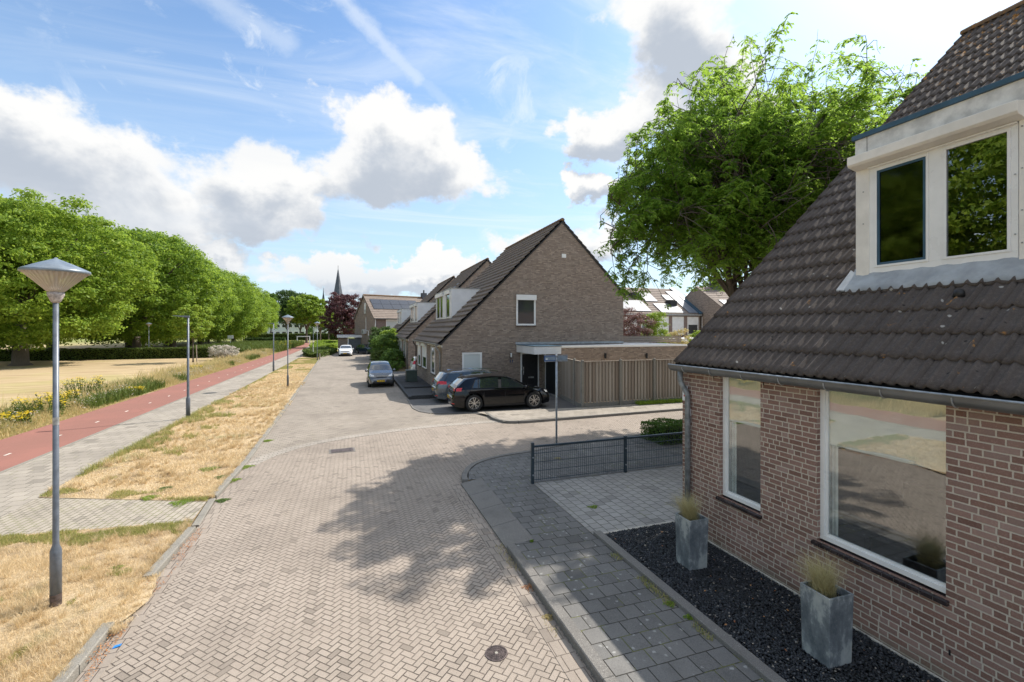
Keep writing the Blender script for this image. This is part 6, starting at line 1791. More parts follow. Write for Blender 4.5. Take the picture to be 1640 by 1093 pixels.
park_tree('dark purple beech beside the end house', q1[0], q1[1], 4.6, 4.4, 5.6, 6.3, 26000, .28, 'leaf_beech', tr=.28, th=2.2, nclump=130, rc=(.10, .17), low=-.95, name='purple_beech')
q1 = DP(650, 540, 130)
park_tree('distant green treetop behind the chimneys of the end house', q1[0], q1[1], 6, 5, 6, 8.0, 7000, .5, 'leaf_dark', tr=.3, nclump=60)
q1 = DP(542, 548, 150)
park_tree('dull green bush-like tree between the church and the purple beech', q1[0] - 3, q1[1], 3.2, 3.2, 4.5, 6, 6000, .45, 'leaf_dark', tr=.2, nclump=50)

# ------------------------------------------------------------------ honey locust behind the near house
LX, LY = 12.6, 11.9
lt = thing('honey_locust', 'airy honey locust tree with drooping feathery branches above the near house roof', 'tree', (LX, LY, 0)); WLOC[lt.name] = Vector((0, 0, 0))
mb = MB(); tips = []
random.seed(21)
def inside(p):
    l = p.x * .944 - p.y * .33; d = p.x * .33 + p.y * .944; z = p.z
    if z > 13.6 or z < (4.1 if l < -2.8 else 5.0): return False
    Lm = interp([(3.7, 3.0), (4.6, 4.6), (6.7, 5.0), (8.3, 4.6), (9.7, 3.9), (11.8, 2.4), (13.4, 1.0)], z) if l < 0 else interp([(3.7, 2.5), (5.0, 4.5), (9.0, 5.6), (11.5, 5.7), (12.6, 5.2), (13.4, 3.4)], z)
    Dm = interp([(3.7, 2.5), (5.2, 4.2), (9.0, 4.4), (12.0, 3.0), (13.4, 1.2)], z)
    q = (l / Lm) ** 2 + (d / Dm) ** 2
    return q < 1 + .22 * math.sin(p.x * 2.3 + p.z * 1.9) * math.sin(p.y * 2.1 + 1.3 * p.z)
def branch(p, d, L, r, lev, mb):
    n = 5; pts = [p]; dd = d.normalized(); cur = p
    for k in range(n):
        dd = (dd + Vector((random.gauss(0, .13), random.gauss(0, .13), random.gauss(0, .10) + (.05 if lev < 2 else -.07)))).normalized()
        nx = cur + dd * (L / n)
        if k > 0 and not inside(nx) and nx.z > 4: dd = (dd + (Vector((0, 0, 8.0)) - nx).normalized() * .9).normalized(); nx = cur + dd * (L / n) * .6
        cur = nx; pts.append(cur)
    mb.tube(pts, [r * (1 - .62 * k / n) for k in range(n + 1)], 8 if lev < 2 else 5)
    if lev and not inside(cur): tips.append((pts[1:], dd)); return
    if lev >= 3:
        tips.append((pts, dd)); return
    if lev == 2: tips.append((pts[2:], dd))
    nb = {0: 7, 1: 6, 2: 4}[lev]
    for k in range(nb):
        at = .35 + .65 * (k + .6) / nb
        i = min(n - 1, int(at * n)); q_ = pts[i].lerp(pts[i + 1], at * n - i)
        side = dd.cross(Vector((random.gauss(0, 1), random.gauss(0, 1), random.gauss(0, 1)))).normalized()
        nd = (dd * (.75 if lev < 1 else .6) + side * .85).normalized()
        if lev == 0: nd = (nd + Vector((0, 0, .15))).normalized()
        branch(q_, nd, L * random.uniform(.55, .78), r * .45, lev + 1, mb)
    branch(cur, dd, L * .6, r * .42, lev + 1, mb)
mb.tube([(0, 0, -.1), (0, 0, .3), (.05, .02, 2.0), (.0, 0, 4.0)], [.42, .27, .23, .21], 14)
top = Vector((0, 0, 3.9))
for a, el_, L, r in ((0.3, 62, 3.9, .13), (1.5, 48, 3.6, .11), (2.7, 42, 3.9, .12), (3.5, 30, 4.1, .11), (4.35, 44, 3.6, .11), (5.4, 50, 3.7, .11), (2.2, 76, 4.4, .13), (0.0, 35, 4.2, .11), (-.5, 52, 4.2, .11), (0.5, 48, 4.4, .11), (-.2, 68, 4.6, .12), (3.9, 12, 3.4, .085), (2.9, 8, 3.0, .08), (5.0, 18, 3.0, .08)):
    dvec = Vector((math.cos(a) * math.cos(R(el_)), math.sin(a) * math.cos(R(el_)), math.sin(R(el_))))
    branch(top + Vector((0, 0, random.uniform(-.4, .6))), dvec, L, r, 0 if L > 3.5 else 1, mb)
trk = mb.build('trunk', M['bark'], lt, smooth=True)
# pinnate sprays hanging from the twigs
Pp, Nn, Aa, Ss = [], [], [], []
for pts, dd in tips:
    for i in range(len(pts) - 1):
        a_, b_ = pts[i], pts[i + 1]
        for k in range(3 if random.random() < .5 else 4):
            o_ = a_.lerp(b_, random.random())
            sd = Vector((random.gauss(0, 1), random.gauss(0, 1), random.gauss(-.15, .35))).normalized()
            Ls = random.uniform(.16, .34); nl = 6
            perp = sd.cross(Vector((0, 0, 1))).normalized()
            cur = o_.copy(); dv = sd.copy()
            for j in range(nl):
                cur = cur + dv * (Ls / nl); dv = (dv + Vector((0, 0, -.16))).normalized()
                for s_ in (1, -1):
                    ax = (perp * s_ + dv * .45 + Vector((0, 0, -.25))).normalized()
                    Pp.append(cur + ax * .045); Aa.append(ax); Nn.append(Vector((random.gauss(0, .7), random.gauss(0, .7), .9)).normalized()); Ss.append(random.uniform(.07, .13))
kp_ = [i for i, v in enumerate(Pp) if inside(v) and v.z < 13.25 and math.sin(v.x * 1.75 + .8 * v.z) * math.sin(v.y * 1.6 + 1) * math.sin(v.z * 1.9 + .5 * v.x) + .5 * math.sin(v.x * 3.3 + v.y) * math.sin(v.z * 3.7 + v.y * 2) > -.30]
Pp = [Pp[i] for i in kp_]; Aa = [Aa[i] for i in kp_]; Nn = [Nn[i] for i in kp_]; Ss = [Ss[i] for i in kp_]
P_ = np.array([tuple(v) for v in Pp]); A_ = np.array([tuple(v) for v in Aa]); N_ = np.array([tuple(v) for v in Nn]); S_ = np.array(Ss)[:, None]
Bv = np.cross(N_, A_); Bv /= np.linalg.norm(Bv, axis=1)[:, None]
V_ = np.stack([P_ - A_ * S_ * .5, P_ + Bv * S_ * .22, P_ + A_ * S_ * .5, P_ - Bv * S_ * .22], 1).reshape(-1, 3)
print('locust leaflets', len(P_), 'tips', len(tips), 'extent', P_.min(0), P_.max(0))
lt.scale = (1, 1, 1.03)
npmesh('crown', V_, 4, np.arange(len(V_)).reshape(-1, 4), M['leaf_locust'], lt)

# ------------------------------------------------------------------ hedges and bushes
def leaf_box(name, label, cat, x0, x1, y0, y1, z1, n, size, mat, group=None, z0=0.0, rough=.06, kind=None):
    t = thing(name, label, cat, ((x0 + x1) / 2, (y0 + y1) / 2, 0), 0, group)
    m_ = MB(); i_ = min(.18, (x1 - x0) * .2, (y1 - y0) * .2); m_.box(x0 + i_, y0 + i_, z0, x1 - i_, y1 - i_, z1 - i_)
    m_.build('twigs', M['leaf_core'], t)
    ax, ay, az_ = (y1 - y0) * (z1 - z0), (x1 - x0) * (z1 - z0), (x1 - x0) * (y1 - y0)
    f = RNG.choice(5, n, p=np.array([ax, ax, ay, ay, az_]) / (2 * ax + 2 * ay + az_))
    X = RNG.uniform(x0, x1, n); Y = RNG.uniform(y0, y1, n); Z = RNG.uniform(z0, z1, n)
    dep = np.abs(RNG.normal(0, .05, n)); N = np.zeros((n, 3))
    X = np.where(f == 0, x0 + dep, np.where(f == 1, x1 - dep, X)); Y = np.where(f == 2, y0 + dep, np.where(f == 3, y1 - dep, Y)); Z = np.where(f == 4, z1 - dep, Z)
    wob = (np.sin(X * 2.1 + 1) + np.sin(X * 5.3 + Y * 4.1) + np.sin(Y * 1.7)) * rough * .5
    Z = Z + wob * (Z - z0) / (z1 - z0); Y = Y + np.sin(X * 3.1 + Z * 5) * rough * .6; X = X + np.sin(Y * 2.7 + Z * 5) * rough * .6
    N[f == 0] = (-1, 0, 0); N[f == 1] = (1, 0, 0); N[f == 2] = (0, -1, 0); N[f == 3] = (0, 1, 0); N[f == 4] = (0, 0, 1)
    N = N * .6 + rand_unit(n) * .8; N /= np.linalg.norm(N, axis=1)[:, None]
    V2, I2 = leaf_quads(np.stack([X, Y, Z], 1), N, np.full(n, size))
    npmesh('foliage', V2, 4, I2, M[mat], t)
    return t
bb = newmat('leaf_core'); bb.out(bb.pr((.018, .024, .01), .95, 0, None, .1)); M['leaf_core'] = bb.mat
leaf_box('hedge', 'small clipped green hedge behind the mesh fence at the house corner', 'hedge', 8.8, 12.5, 11.5, 12.55, .62, 14000, .055, 'leaf_shrub', z0=SW)
leaf_box('hedge', 'long clipped park hedge behind the nearest big tree', 'hedge', -75, -16.5, 67.6, 69.0, 1.30, 42000, .17, 'leaf_hedge')
leaf_box('hedge', 'dark low hedge at the end of the park tree row', 'hedge', -23, -15, 118, 120, 1.6, 5000, .25, 'leaf_dark')
q1 = DP(440, 548, 150); q2 = DP(530, 548, 150)
leaf_box('hedge', 'distant clipped hedge in front of the white buildings', 'hedge', q1[0] - 8, q2[0] + 4, q1[1], q1[1] + 1.5, 2.2, 8000, .3, 'leaf_hedge')

def bush(label, x, y, rx, ry, h, n, size, mat, cat='bush', name='bush', group=None, z0=0.0, nc=40, rc=(.16, .28)):
    t = thing(name, label, cat, (x, y, z0), 0, group); WLOC[t.name] = Vector((0, 0, 0))
    cl, rr = crown_clumps(nc, (0, 0, h * .48), (rx, ry, h * .52), rc=rc, low=-.95)
    mb = MB()
    for k in range(7):
        a = k * .9; mb.tube([(0, 0, 0), (math.cos(a) * rx * .25, math.sin(a) * ry * .25, h * .35), (math.cos(a) * rx * .5, math.sin(a) * ry * .5, h * .7)], [.04, .03, .01], 5)
    mb.build('stems', M['bark'], t)
    clump_crown(cl, rr, n, size, mat, 'foliage', t)
    return t
bush('dark green bush nearest in the front gardens, left of the brick corner', 3.5, 43.5, 1.2, 1.8, 2.0, 9000, .12, 'leaf_shrub')
bush('tall mixed green bush filling the garden of the second house', 3.2, 48.6, 1.5, 2.6, 3.5, 16000, .15, 'leaf_shrub')
bush('olive green rounded bush leaning over the street edge', 2.5, 45.6, .9, 1.2, 1.8, 7000, .12, 'leaf_hedge')
bush('darkest tall bush farther along the front gardens', 3.5, 57.5, 1.7, 3.0, 4.2, 14000, .19, 'leaf_dark')
bush('low green plant in front of the garden bushes behind the grey hatchback', 3.2, 40.9, 1.3, .8, .9, 5000, .10, 'leaf_shrub')
bush('light green bush between street and the third house', 3.9, 53.5, 1.2, 2.0, 3.9, 9000, .17, 'leaf_bright')
bush('reddish-leaved photinia bush behind the timber fence beside the big gable', *DP(1020, 500, 32.5)[:2], 1.35, 1.2, 5.3, 16000, .10, 'leaf_photinia')
bush('tall red-tipped shrub rising beside the gable edge', *DP(1003, 500, 34.5)[:2], .9, .9, 5.9, 6000, .10, 'leaf_photinia')
bush('yellow-green bush behind the reddish one', *DP(1048, 500, 33.5)[:2], 1.2, 1.1, 5.4, 12000, .12, 'leaf_bright')
bush('feathery yellowish bush left of the near roof edge', *DP(1082, 500, 34)[:2], 1.2, 1.1, 3.9, 6000, .11, 'blade_wild')
bush('small fresh green bush just above the near eaves', *DP(1112, 500, 35)[:2], .6, .6, 3.8, 3000, .13, 'leaf_bright')
bush('pale pinkish-white flowering bush at the hedge end', -14.4, 62.0, 1.8, 1.3, 1.9, 6000, .12, 'flower_white')
# low shrub bed in the middle distance
def bed_mass(lb, pts, h, n, size, mat):
    px_ = np.array(pts); x0, x1, y0, y1 = px_[:, 0].min(), px_[:, 0].max(), px_[:, 1].min(), px_[:, 1].max()
    X = RNG.uniform(x0, x1, n * 2); Y = RNG.uniform(y0, y1, n * 2)
    inside = np.zeros(len(X), bool); j = len(pts) - 1
    for i in range(len(pts)):
        xi, yi = pts[i]; xj, yj = pts[j]
        c_ = ((yi > Y) != (yj > Y)) & (X < (xj - xi) * (Y - yi) / (yj - yi + 1e-9) + xi); inside ^= c_; j = i
    X, Y = X[inside], Y[inside]; n = len(X)
    hh = h * (.72 + .28 * np.sin(X * 1.7 + Y * .6) * np.sin(Y * .9 + 1))
    Z = hh * np.where(RNG.random(n) < .7, RNG.uniform(.82, 1.0, n), RNG.uniform(0, 1, n))
    N = rand_unit(n) + np.array([0, 0, .8]); N /= np.linalg.norm(N, axis=1)[:, None]
    V2, I2 = leaf_quads(np.stack([X, Y, Z], 1), N, np.full(n, size))
    o = npmesh('ground_cover', V2, 4, I2, M[mat]); tag(o, lb, 'ground cover', kind='stuff')
bed_mass('low green ground cover bed between verge and parking at the street end', [(-6.3, 66), (-4.2, 61.5), (-3.9, 61.5), (-2.6, 70), (-2.3, 78), (-6.4, 78)], 1.0, 16000, .20, 'leaf_hedge')
bed_mass('brighter ground cover farther along the cycle path', [(-6.6, 80), (-2.4, 80), (-3.0, 112), (-7.6, 112)], 1.3, 14000, .28, 'leaf_bright')

# ------------------------------------------------------------------ grass blades
def vnoise(x, y, s, seed=0):
    x = x * s; y = y * s
    def h(i, j): 
        v = np.sin(i * 127.1 + j * 311.7 + seed * 17.3) * 43758.5453
        return v - np.floor(v)
    i, j = np.floor(x), np.floor(y); fx, fy = x - i, y - j; fx = fx * fx * (3 - 2 * fx); fy = fy * fy * (3 - 2 * fy)
    return (h(i, j) * (1 - fx) + h(i + 1, j) * fx) * (1 - fy) + (h(i, j + 1) * (1 - fx) + h(i + 1, j + 1) * fx) * fy
def blade_mesh(X, Y, z0, h, w, lean, name, mat, label, cat='grass', seg=2):
    n = len(X)
    a = RNG.uniform(0, 2 * PI, n); b_ = RNG.uniform(0, 2 * PI, n)
    L = lean * h * RNG.uniform(.3, 1.2, n)
    dx_, dy_ = np.cos(a) * L, np.sin(a) * L; sx, sy = np.cos(b_) * w, np.sin(b_) * w
    hz = np.sqrt(np.maximum(h * h - (L * .8) ** 2, (h * .15) ** 2))
    z0 = np.broadcast_to(z0, (n,))
    v0 = np.stack([X - sx, Y - sy, z0 - .01], 1); v1 = np.stack([X + sx, Y + sy, z0 - .01], 1)
    m0 = np.stack([X + dx_ * .42 - sx * .7, Y + dy_ * .42 - sy * .7, z0 + hz * .62], 1); m1 = np.stack([X + dx_ * .42 + sx * .7, Y + dy_ * .42 + sy * .7, z0 + hz * .62], 1)
    t_ = np.stack([X + dx_, Y + dy_, z0 + hz * .95], 1); t2 = t_ + np.stack([sx, sy, sx * 0], 1) * .15
    V2 = np.stack([v0, v1, m0, m1, t_, t2], 1).reshape(-1, 3)
    I2 = (np.array([(0, 1, 3, 2), (2, 3, 5, 4)])[None] + np.arange(n)[:, None, None] * 6).reshape(-1, 4)
    o = npmesh(name, V2, 4, I2, M[mat]); tag(o, label, cat, kind='stuff'); return o
def sample(x0, x1, y0, y1, n, power=1.0):
    X = RNG.uniform(x0, x1, n); u = RNG.random(n) ** power; return X, y0 + (y1 - y0) * u
# near verge patch
X, Y = sample(-6.3, -2.8, 3.2, 10.35, 210000)
edge = 9.93 + (-X - 2.8) * .125
ok = (Y < edge - .03)
X, Y, edge = X[ok], Y[ok], edge[ok]
nz_ = vnoise(X, Y, 1.6, 1) * .6 + vnoise(X, Y, 5, 2) * .4
gm = (((edge - Y) < .42 * (.4 + nz_ * 1.5)) & (vnoise(X, Y, 2.3, 5) > .42)) | ((vnoise(X, Y, 3.2, 9) > .90))
keep = RNG.random(len(X)) < (.02 + 1.35 * (vnoise(X, Y, 1.7, 4) * .6 + vnoise(X, Y, 5.5, 6) * .4) ** 1.9)
d_ = keep & ~gm
cz = vnoise(X, Y, 1.1, 7)
blade_mesh(X[d_], Y[d_], .05, (.03 + .07 * cz[d_]) * RNG.uniform(.5, 1.5, d_.sum()), .0019, 1.05, 'dry_grass', 'blade_dry', 'dry straw-coloured grass on the near verge patch around the first lamp')
blade_mesh(X[gm], Y[gm], .05, .055 * RNG.uniform(.5, 1.3, gm.sum()), .0035, .8, 'green_grass', 'blade_green', 'green grass fringe along the near side of the brick crossing path')
# taller straw tufts
def tufts(x0, x1, y0, y1, n, label, lim, z=.05, hh=(.10, .19), w=.0019, mat='blade_dry'):
    cx, cy = RNG.uniform(x0, x1, n), y0 + (y1 - y0) * RNG.random(n) ** 1.3
    ok = lim(cx, cy); cx, cy = cx[ok], cy[ok]; k = 46
    X = np.repeat(cx, k) + RNG.normal(0, .022, len(cx) * k); Y = np.repeat(cy, k) + RNG.normal(0, .022, len(cx) * k)
    H = np.repeat(RNG.uniform(*hh, len(cx)), k) * RNG.uniform(.6, 1.2, len(cx) * k)
    blade_mesh(X, Y, z, H, w, .85, 'dry_tufts', mat, label)
tufts(-6.3, -2.85, 3.4, 9.6, 620, 'taller tufts of straw grass scattered in the near verge patch', lambda x, y: vnoise(x, y, 1.4, 61) > .35)
tufts(-6.3, -2.95, 11.5, 34, 900, 'taller tufts of straw grass scattered in the long verge', lambda x, y: (y > 11.3 + (-x - 2.85) * .42) & (vnoise(x, y, 1.0, 62) > .4), .035, (.10, .20), .004)
tufts(-2.84, -2.56, 6.6, 7.9, 60, 'straw tufts growing through the gap in the left kerb', lambda x, y: x < 9, .04, (.04, .10))
tufts(-2.88, -2.78, 3.4, 9.9, 90, 'straw tufts hanging over the near left kerb', lambda x, y: x < 9, .06, (.07, .12))
tufts(-2.95, -2.80, 11.2, 25, 150, 'straw tufts hanging over the kerb of the long verge', lambda x, y: x < 9, .04, (.06, .11), .003)
# far verge patch
X, Y = sample(-6.3, -2.75, 11.0, 62, 190000, 1.7)
e2 = 11.0 + (-X - 2.85) * .42
ok = (Y > e2 + .02) & (X < -2.86 - np.maximum(0, Y - 14) * .021)
X, Y, e2 = X[ok], Y[ok], e2[ok]
nz_ = vnoise(X, Y, 1.2, 11) * .6 + vnoise(X, Y, 4, 12) * .4
gm = (((Y - e2) < .5 * nz_ * 1.6) & (vnoise(X, Y, 1.9, 3) > .46)) | ((X + 6.3) < .8 * (nz_ - .30) * (Y > 13.8)) | (vnoise(X, Y, 2.6, 15) > .93) | ((nz_ > .66) & (X < -4.6) & (Y > 15) & (Y < 30))
gm |= (Y > 40) & (vnoise(X, Y, .5, 19) > .6)
far_ = np.clip((Y - 10) / 30, 0, 1.6)
cz = vnoise(X, Y, .9, 17); keep = (RNG.random(len(X)) < (.08 + 1.25 * (vnoise(X, Y, 1.3, 14) * .6 + vnoise(X, Y, 4.5, 16) * .4) ** 1.7))
d_ = keep & ~gm
blade_mesh(X[d_], Y[d_], .035, (.03 + .07 * cz[d_]) * RNG.uniform(.6, 1.4, d_.sum()), .004 + .009 * far_[d_], 1.0, 'dry_grass', 'blade_dry', 'dry straw-coloured grass on the long verge between footpath and street')
hg = np.where((X[gm] < -4.8) & (Y[gm] > 14) & (Y[gm] < 26), .17, .07)
blade_mesh(X[gm], Y[gm], .035, hg * RNG.uniform(.5, 1.3, gm.sum()), .0045 + .009 * far_[gm], .8, 'green_grass', 'blade_green', 'greener grass along the footpath side of the long verge')
# clover patches, weeds along the kerb
def weed(x, y, r, n, label, mat='leaf_shrub', z=.03, h=.035, group='weed tufts along kerbs and paving joints', sz=.02):
    t = thing('weed_tuft', label, 'weed', (x, y, z), 0, group)
    a = RNG.uniform(0, 2 * PI, n); rr = r * np.sqrt(RNG.random(n)) * (1 + .3 * np.sin(3 * a)); 
    P = np.stack([x + rr * np.cos(a), y + rr * np.sin(a) * .8, z + h * (1 - (rr / r / 1.35) ** 2) * RNG.random(n)], 1)
    N = rand_unit(n) + np.array([0, 0, 1.2]); N /= np.linalg.norm(N, axis=1)[:, None]
    V2, I2 = leaf_quads(P, N, np.full(n, sz), .6); npmesh('leaves', V2, 4, I2, M[mat], t)
    return t
wp = [(428, 705, .16, 'green weed tuft at the kerb where the old paving starts'), (391, 747, .20, 'green weed tuft at the kerb end by the paving change'), (372, 768, .16, 'flat green weed patch on the verge left of the kerb bend'),
      (335, 752, .22, 'flat clover patch in the middle of the straw verge'), (355, 765, .14, 'small clover patch nearest the kerb bend'), (265, 783, .12, 'single green weed in the bare soil of the verge'), (290, 806, .2, 'green weed strip beside the crossing path, right half'),
      (188, 911, .09, 'small green weed in the near straw patch'), (240, 798, .16, 'green weed patch above the crossing path, left half'), (356, 800, .13, 'green weed in the gutter beside the crossing path'), (314, 671, .22, 'fresh green weed clump at the foot of the slim lamp')]
for px_, py_, r_, lb in wp:
    x_, y_ = GP(px_, py_, .04); weed(x_, y_, r_, int(900 * r_ / .2), lb, random.choice(['leaf_shrub', 'leaf_bright']), z=.045 if x_ < -2.7 else .01)
for px_, py_, r_, lb, mt in ((848, 942, .10, 'reddish dry weed at the foot of the right kerb', 'leaf_dead'), (878, 990, .07, 'yellow-green weed lower along the right kerb', 'blade_wild'), (1072, 969, .07, 'grass tuft in the paving joint beside the bed edging', 'leaf_bright'), (1103, 990, .06, 'small weed beside the bed edging closer to the viewer', 'leaf_bright'),
                            (852, 868, .03, 'tiny yellow weed in the sunny paving joint', 'leaf_bright'), (893, 735, .10, 'yellowish weed patch behind the mesh fence', 'blade_wild')):
    x_, y_ = GP(px_, py_, .08 if px_ > 880 and py_ > 940 and px_ > 1000 or py_ < 900 else 0); weed(x_, y_, r_, 300, lb, mt, z=.085 if (px_ > 1000 or py_ < 900) else .005, h=.03, sz=.014)
weed(*GP(950, 813, .08), .10, 260, 'small green weed in the driveway tiles', 'leaf_bright', z=.085, h=.02, sz=.02)
# green strip under the timber fence
X, Y = sample(12.6, 18.8, 18.0, 18.38, 5200)
blade_mesh(X, Y, SW, .16 * RNG.uniform(.4, 1.4, len(X)), .012, .8, 'green_grass', 'leaf_bright', 'fresh green weeds growing under the timber fence')
# weeds and moss in the joint beside the bed edging
X, Y = sample(3.78, 3.89, 2.2, 6.2, 1500)
ok = vnoise(X, Y, 2.6, 71) > .55; X, Y = X[ok], Y[ok]
blade_mesh(X, Y, SW, .05 * RNG.uniform(.3, 1.6, len(X)), .0035, .8, 'joint_weeds', 'blade_green', 'thin grass growing in the joint between pavement and bed edging')
X, Y = sample(2.22, 2.36, 3.2, 8.5, 900)
ok = vnoise(X, Y, 2.0, 73) > .70; X, Y = X[ok], Y[ok]
blade_mesh(X, Y, .004, .045 * RNG.uniform(.3, 1.6, len(X)), .0035, .8, 'joint_weeds', 'blade_wild', 'dry yellow weeds along the foot of the right kerb')
# dead leaves in the left gutter
def litter_leaves(x0, x1, y0, y1, n, label):
    X = RNG.uniform(x0, x1, n); Y = RNG.uniform(y0, y1, n)
    ok = vnoise(X, Y, 3, 31) > .35
    X, Y = X[ok], Y[ok]; n = len(X); N = rand_unit(n) * .5 + np.array([0, 0, 1.0]); N /= np.linalg.norm(N, axis=1)[:, None]
    V2, I2 = leaf_quads(np.stack([X, Y, RNG.uniform(.012, .03, n) + .03 * np.clip((-2.62 - X) / .1, 0, 1.2)], 1), N, np.full(n, .019), .6)
    tag(npmesh('fallen_leaves', V2, 4, I2, M['leaf_dead']), label, 'fallen leaves', kind='stuff')
litter_leaves(-2.70, -2.54, 5.2, 7.2, 700, 'orange-brown fallen leaves in the left gutter by the blue wrapper')
litter_leaves(-2.72, -2.50, 7.0, 9.6, 900, 'orange-brown fallen leaves at the broken left kerb')

n = 46; X = RNG.uniform(4.1, 5.5, n); Y = RNG.uniform(2.4, 6.8, n); N = rand_unit(n) * .6 + np.array([0, 0, 1.0]); N /= np.linalg.norm(N, axis=1)[:, None]
V2, I2 = leaf_quads(np.stack([X, Y, np.full(n, .135)], 1), N, np.full(n, .032), .6)
tag(npmesh('fallen_leaves', V2, 4, I2, M['leaf_dead']), 'few small brown leaves scattered on the black gravel bed', 'fallen leaves', kind='stuff')
# ------------------------------------------------------------------ wild strip beyond the cycle path
n = 60000
X = -10.75 - np.abs(RNG.normal(0, 1, n)) * 1.5; Y = 12 + 70 * RNG.random(n) ** 1.25
ok = (X > -15.0) & (vnoise(X, Y, .8, 21) > .18); X, Y = X[ok], Y[ok]
hh = (.18 + .62 * vnoise(X, Y, .55, 22)) * np.clip((-10.75 - X) / 1.0, .18, 1) * RNG.uniform(.5, 1.3, len(X))
blade_mesh(X, Y, -.01, hh, .008 + .010 * np.clip((Y - 12) / 40, 0, 1.5), .55, 'wild_grass', 'blade_wild', 'tall wild grass strip along the far side of the red cycle path')
n = 26000
X = -11.0 - np.abs(RNG.normal(0, 1, n)) * 1.3; Y = 14 + 66 * RNG.random(n) ** 1.2
ok = (X > -14.5) & (vnoise(X, Y, .45, 25) > .66); X, Y = X[ok], Y[ok]
blade_mesh(X, Y, -.01, .55 * RNG.uniform(.4, 1.3, len(X)), .012 + .008 * np.clip((Y - 12) / 40, 0, 1.5), .5, 'wild_herbs', 'leaf_hedge', 'green wild herbs mixed into the tall grass strip')
n = 22000
X = RNG.uniform(-24, -10.8, n); Y = 80 + 38 * RNG.random(n)
blade_mesh(X, Y, -.01, 1.1 * RNG.uniform(.5, 1.3, n), .05, .5, 'wild_grass', 'leaf_hedge', 'far green wild strip where the cycle path bends')
def ragwort(x, y, r, h, lb):
    t = thing('yellow_flowers', lb, 'flowers', (x, y, 0), 0, 'yellow-flowering ragwort clumps in the wild strip'); WLOC[t.name] = Vector((0, 0, 0))
    mb = MB(); heads = []
    for k in range(46):
        a = random.uniform(0, 2 * PI); rr = r * math.sqrt(random.random()); hh_ = h * random.uniform(.55, 1.05)
        p = (rr * math.cos(a), rr * math.sin(a), hh_); heads.append(p)
        mb.tube([(rr * .6 * math.cos(a), rr * .6 * math.sin(a), 0), (rr * .8 * math.cos(a), rr * .8 * math.sin(a), hh_ * .6), p], [.012, .01, .006], 4)
    mb.build('stems', M['leaf_hedge'], t)
    n = 900; hp = np.array(heads)[RNG.integers(0, len(heads), n)]
    P = hp * np.array([1, 1, RNG.uniform(.3, .95)]) ; P[:, 2] = hp[:, 2] * RNG.uniform(.05, .95, n); P[:, :2] += RNG.normal(0, .06, (n, 2))
    V2, I2 = leaf_quads(P, rand_unit(n), np.full(n, .11), .3); npmesh('leaves', V2, 4, I2, M['leaf_hedge'], t)
    n = 520; P = np.array(heads)[RNG.integers(0, len(heads), n)] + RNG.normal(0, 1, (n, 3)) * np.array([.055, .055, .025]) + np.array([0, 0, .02])
    N = rand_unit(n) * .5 + np.array([0, 0, 1]); N /= np.linalg.norm(N, axis=1)[:, None]
    V2, I2 = leaf_quads(P, N, np.full(n, .05), .9); npmesh('blossoms', V2, 4, I2, M['flower_yellow'], t)
for px_, py_, r_, h_, lb in ((70, 668, .95, .9, 'widest yellow ragwort clump, just left of the nearest lamp'), (100, 652, .6, .7, 'yellow ragwort clump just right of the nearest lamp pole'), (132, 632, .95, .9, 'yellow ragwort clump among tall grass, middle of the strip'), (215, 633, .35, .4, 'small yellow ragwort beside white flowers'),
                          (315, 598, .5, .6, 'yellow ragwort right of the slim lamp'), (470, 562, 1.6, 1.6, 'bright yellow flower clump at the bend of the cycle path'), (18, 685, .5, .5, 'yellow ragwort at the left picture edge')):
    x_, y_ = GP(px_, py_); ragwort(min(x_, -11.2), y_, r_, h_, lb)
n = 4200
X = -11.0 - np.abs(RNG.normal(0, 1, n)) * .9; Y = 16 + 64 * RNG.random(n); ok = vnoise(X, Y, .5, 41) > .62; X, Y = X[ok], Y[ok]
N = rand_unit(len(X)) * .5 + np.array([0, 0, 1]); N /= np.linalg.norm(N, axis=1)[:, None]
V2, I2 = leaf_quads(np.stack([X, Y, RNG.uniform(.15, .6, len(X))], 1), N, .05 + .03 * np.clip((Y - 16) / 40, 0, 2), .9)
tag(npmesh('white_flowers', V2, 4, I2, M['flower_white']), 'scattered small white flowers in the wild strip', 'flowers', kind='stuff')

# ------------------------------------------------------------------ far background
def far_building(lb, x0, x1, y, d, h, mat, wins, roof='slate', rh=0):
    t = thing('far_building', lb, 'building', (x0, y, 0))
    MB().box(x0, y, 0, x1, y + d, h).build('wall', M[mat], t)
    if rh: MB().prism([(y - .4, h), (y + d / 2, h + rh), (y + d + .4, h)], 'X', x0 - .3, x1 + .3).build('roof', M[roof], t)
    else: MB().box(x0 - .3, y - .3, h, x1 + .3, y + d + .3, h + .5).build('roof_edge', M['zinc_light'], t)
    for (a, b_, z0, z1) in wins: winframe(t, 'Y', y, a, b_, z0, z1, t=.2, sill=False)
    return t
def wgrid(x0, x1, n, zs, w=2.0, h=1.7):
    out = []
    for z_ in zs:
        for k in range(n):
            c = x0 + (x1 - x0) * (k + .5) / n; out.append((c - w / 2, c + w / 2, z_, z_ + h))
    return out
a_ = DP(425, 548, 215); b_ = DP(487, 548, 215)
far_building('white three-storey building seen through the trees beyond the cycle path', a_[0] - 4, b_[0], a_[1], 12, 10.5, 'render_white', wgrid(a_[0] - 4, b_[0], 8, (1, 4.4, 7.6)))
a_ = DP(503, 548, 180); b_ = DP(540, 548, 180)
far_building('long low white hall behind the bright green tree', a_[0], b_[0] + 3, a_[1], 10, 4.2, 'render_white', wgrid(a_[0], b_[0] + 3, 5, (1.2,)))
a_ = DP(300, 545, 240); b_ = DP(420, 545, 240)
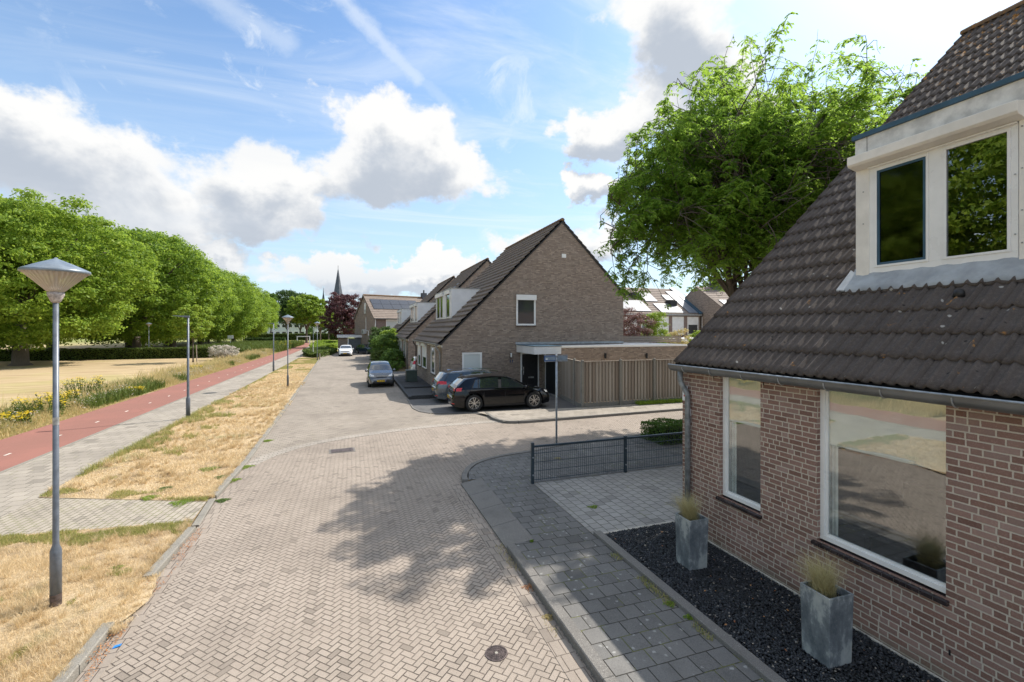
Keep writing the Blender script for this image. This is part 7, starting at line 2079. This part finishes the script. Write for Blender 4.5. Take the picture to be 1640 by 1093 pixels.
far_building('pale low building hidden behind the park tree row', a_[0], b_[0], a_[1] + 60, 12, 6, 'brick_pink', wgrid(a_[0], b_[0], 10, (1.2, 3.8)), rh=3)
# goal frame
gq = DP(486, 548, 108)
gl = thing('goal_frame', 'small white goal frame on the dry lawn beside the bright green tree', 'goal', (gq[0], gq[1], 0)); WLOC[gl.name] = Vector((0, 0, 0))
for s_ in (-1.35, 1.35): MB().box(s_ - .10, -.10, 0, s_ + .10, .10, 2.05).build('post', M['white_frame'], gl)
MB().box(-1.24, -.10, 1.85, 1.24, .10, 2.05).build('crossbar', M['white_frame'], gl)
# church
cq = DP(541.5, 530, 380.0)
chh = thing('church', 'distant brick church with tall dark pointed spire above the trees', 'church', (cq[0], cq[1], 0), R(19)); WLOC[chh.name] = Vector((0, 0, 0))
MB().box(-4.4, -4.4, 0, 4.4, 4.4, 27.0).build('tower', M['church_brick'], chh)
mb = MB(); mb.lathe([(4.7, 27), (3.2, 36), (1.7, 45), (.35, 53.5), (.0, 54)], (0, 0, 0), 8); sp = mb.build('spire', M['slate'], chh)
MB().tube([(0, 0, 54), (0, 0, 57)], .16, 5).build('cross', M['black_plastic'], sp)
for sx__ in (-1, 1):
    for sy__ in (-1, 1): MB().lathe([(.75, 27), (.75, 29.5), (.0, 33)], (sx__ * 3.9, sy__ * 3.9, 0), 6).build('pinnacle', M['church_brick'], chh)
for k in (-1, 1): MB().box(k * 1.8 - .7, -4.45, 17, k * 1.8 + .7, -4.39, 24).build('belfry_window', M['black_plastic'], chh)
MB().prism([(-6, 12), (0, 21), (6, 12)], 'X', -16.5, -4.45).build('nave_roof', M['slate'], chh)
MB().box(-16.4, -5.8, 0, -4.45, 5.8, 12).build('nave_wall', M['church_brick'], chh)
mb = MB(); mb.lathe([(1.5, 18), (1.3, 24), (1.6, 24.2), (.35, 33.5), (0, 39)], (-11.8, 0, 0), 8); mb.build('roof_turret', M['slate'], chh)
# low far tree belt and roofs at the horizon
n = 60000; ang = RNG.uniform(R(-70), R(75), n); dist_ = RNG.uniform(330, 520, n)
hh = (6.5 + 5 * vnoise(ang * 30, dist_ * .01, 1.0, 51)) * (RNG.random(n) ** .6)
X = np.sin(ang) * dist_; Y = np.cos(ang) * dist_
V2, I2 = leaf_quads(np.stack([X, Y, hh], 1), rand_unit(n), np.full(n, 2.6), .8)
tag(npmesh('far_woodland', V2, 4, I2, M['leaf_dark']), 'far belt of trees along the horizon', 'woodland', kind='stuff')
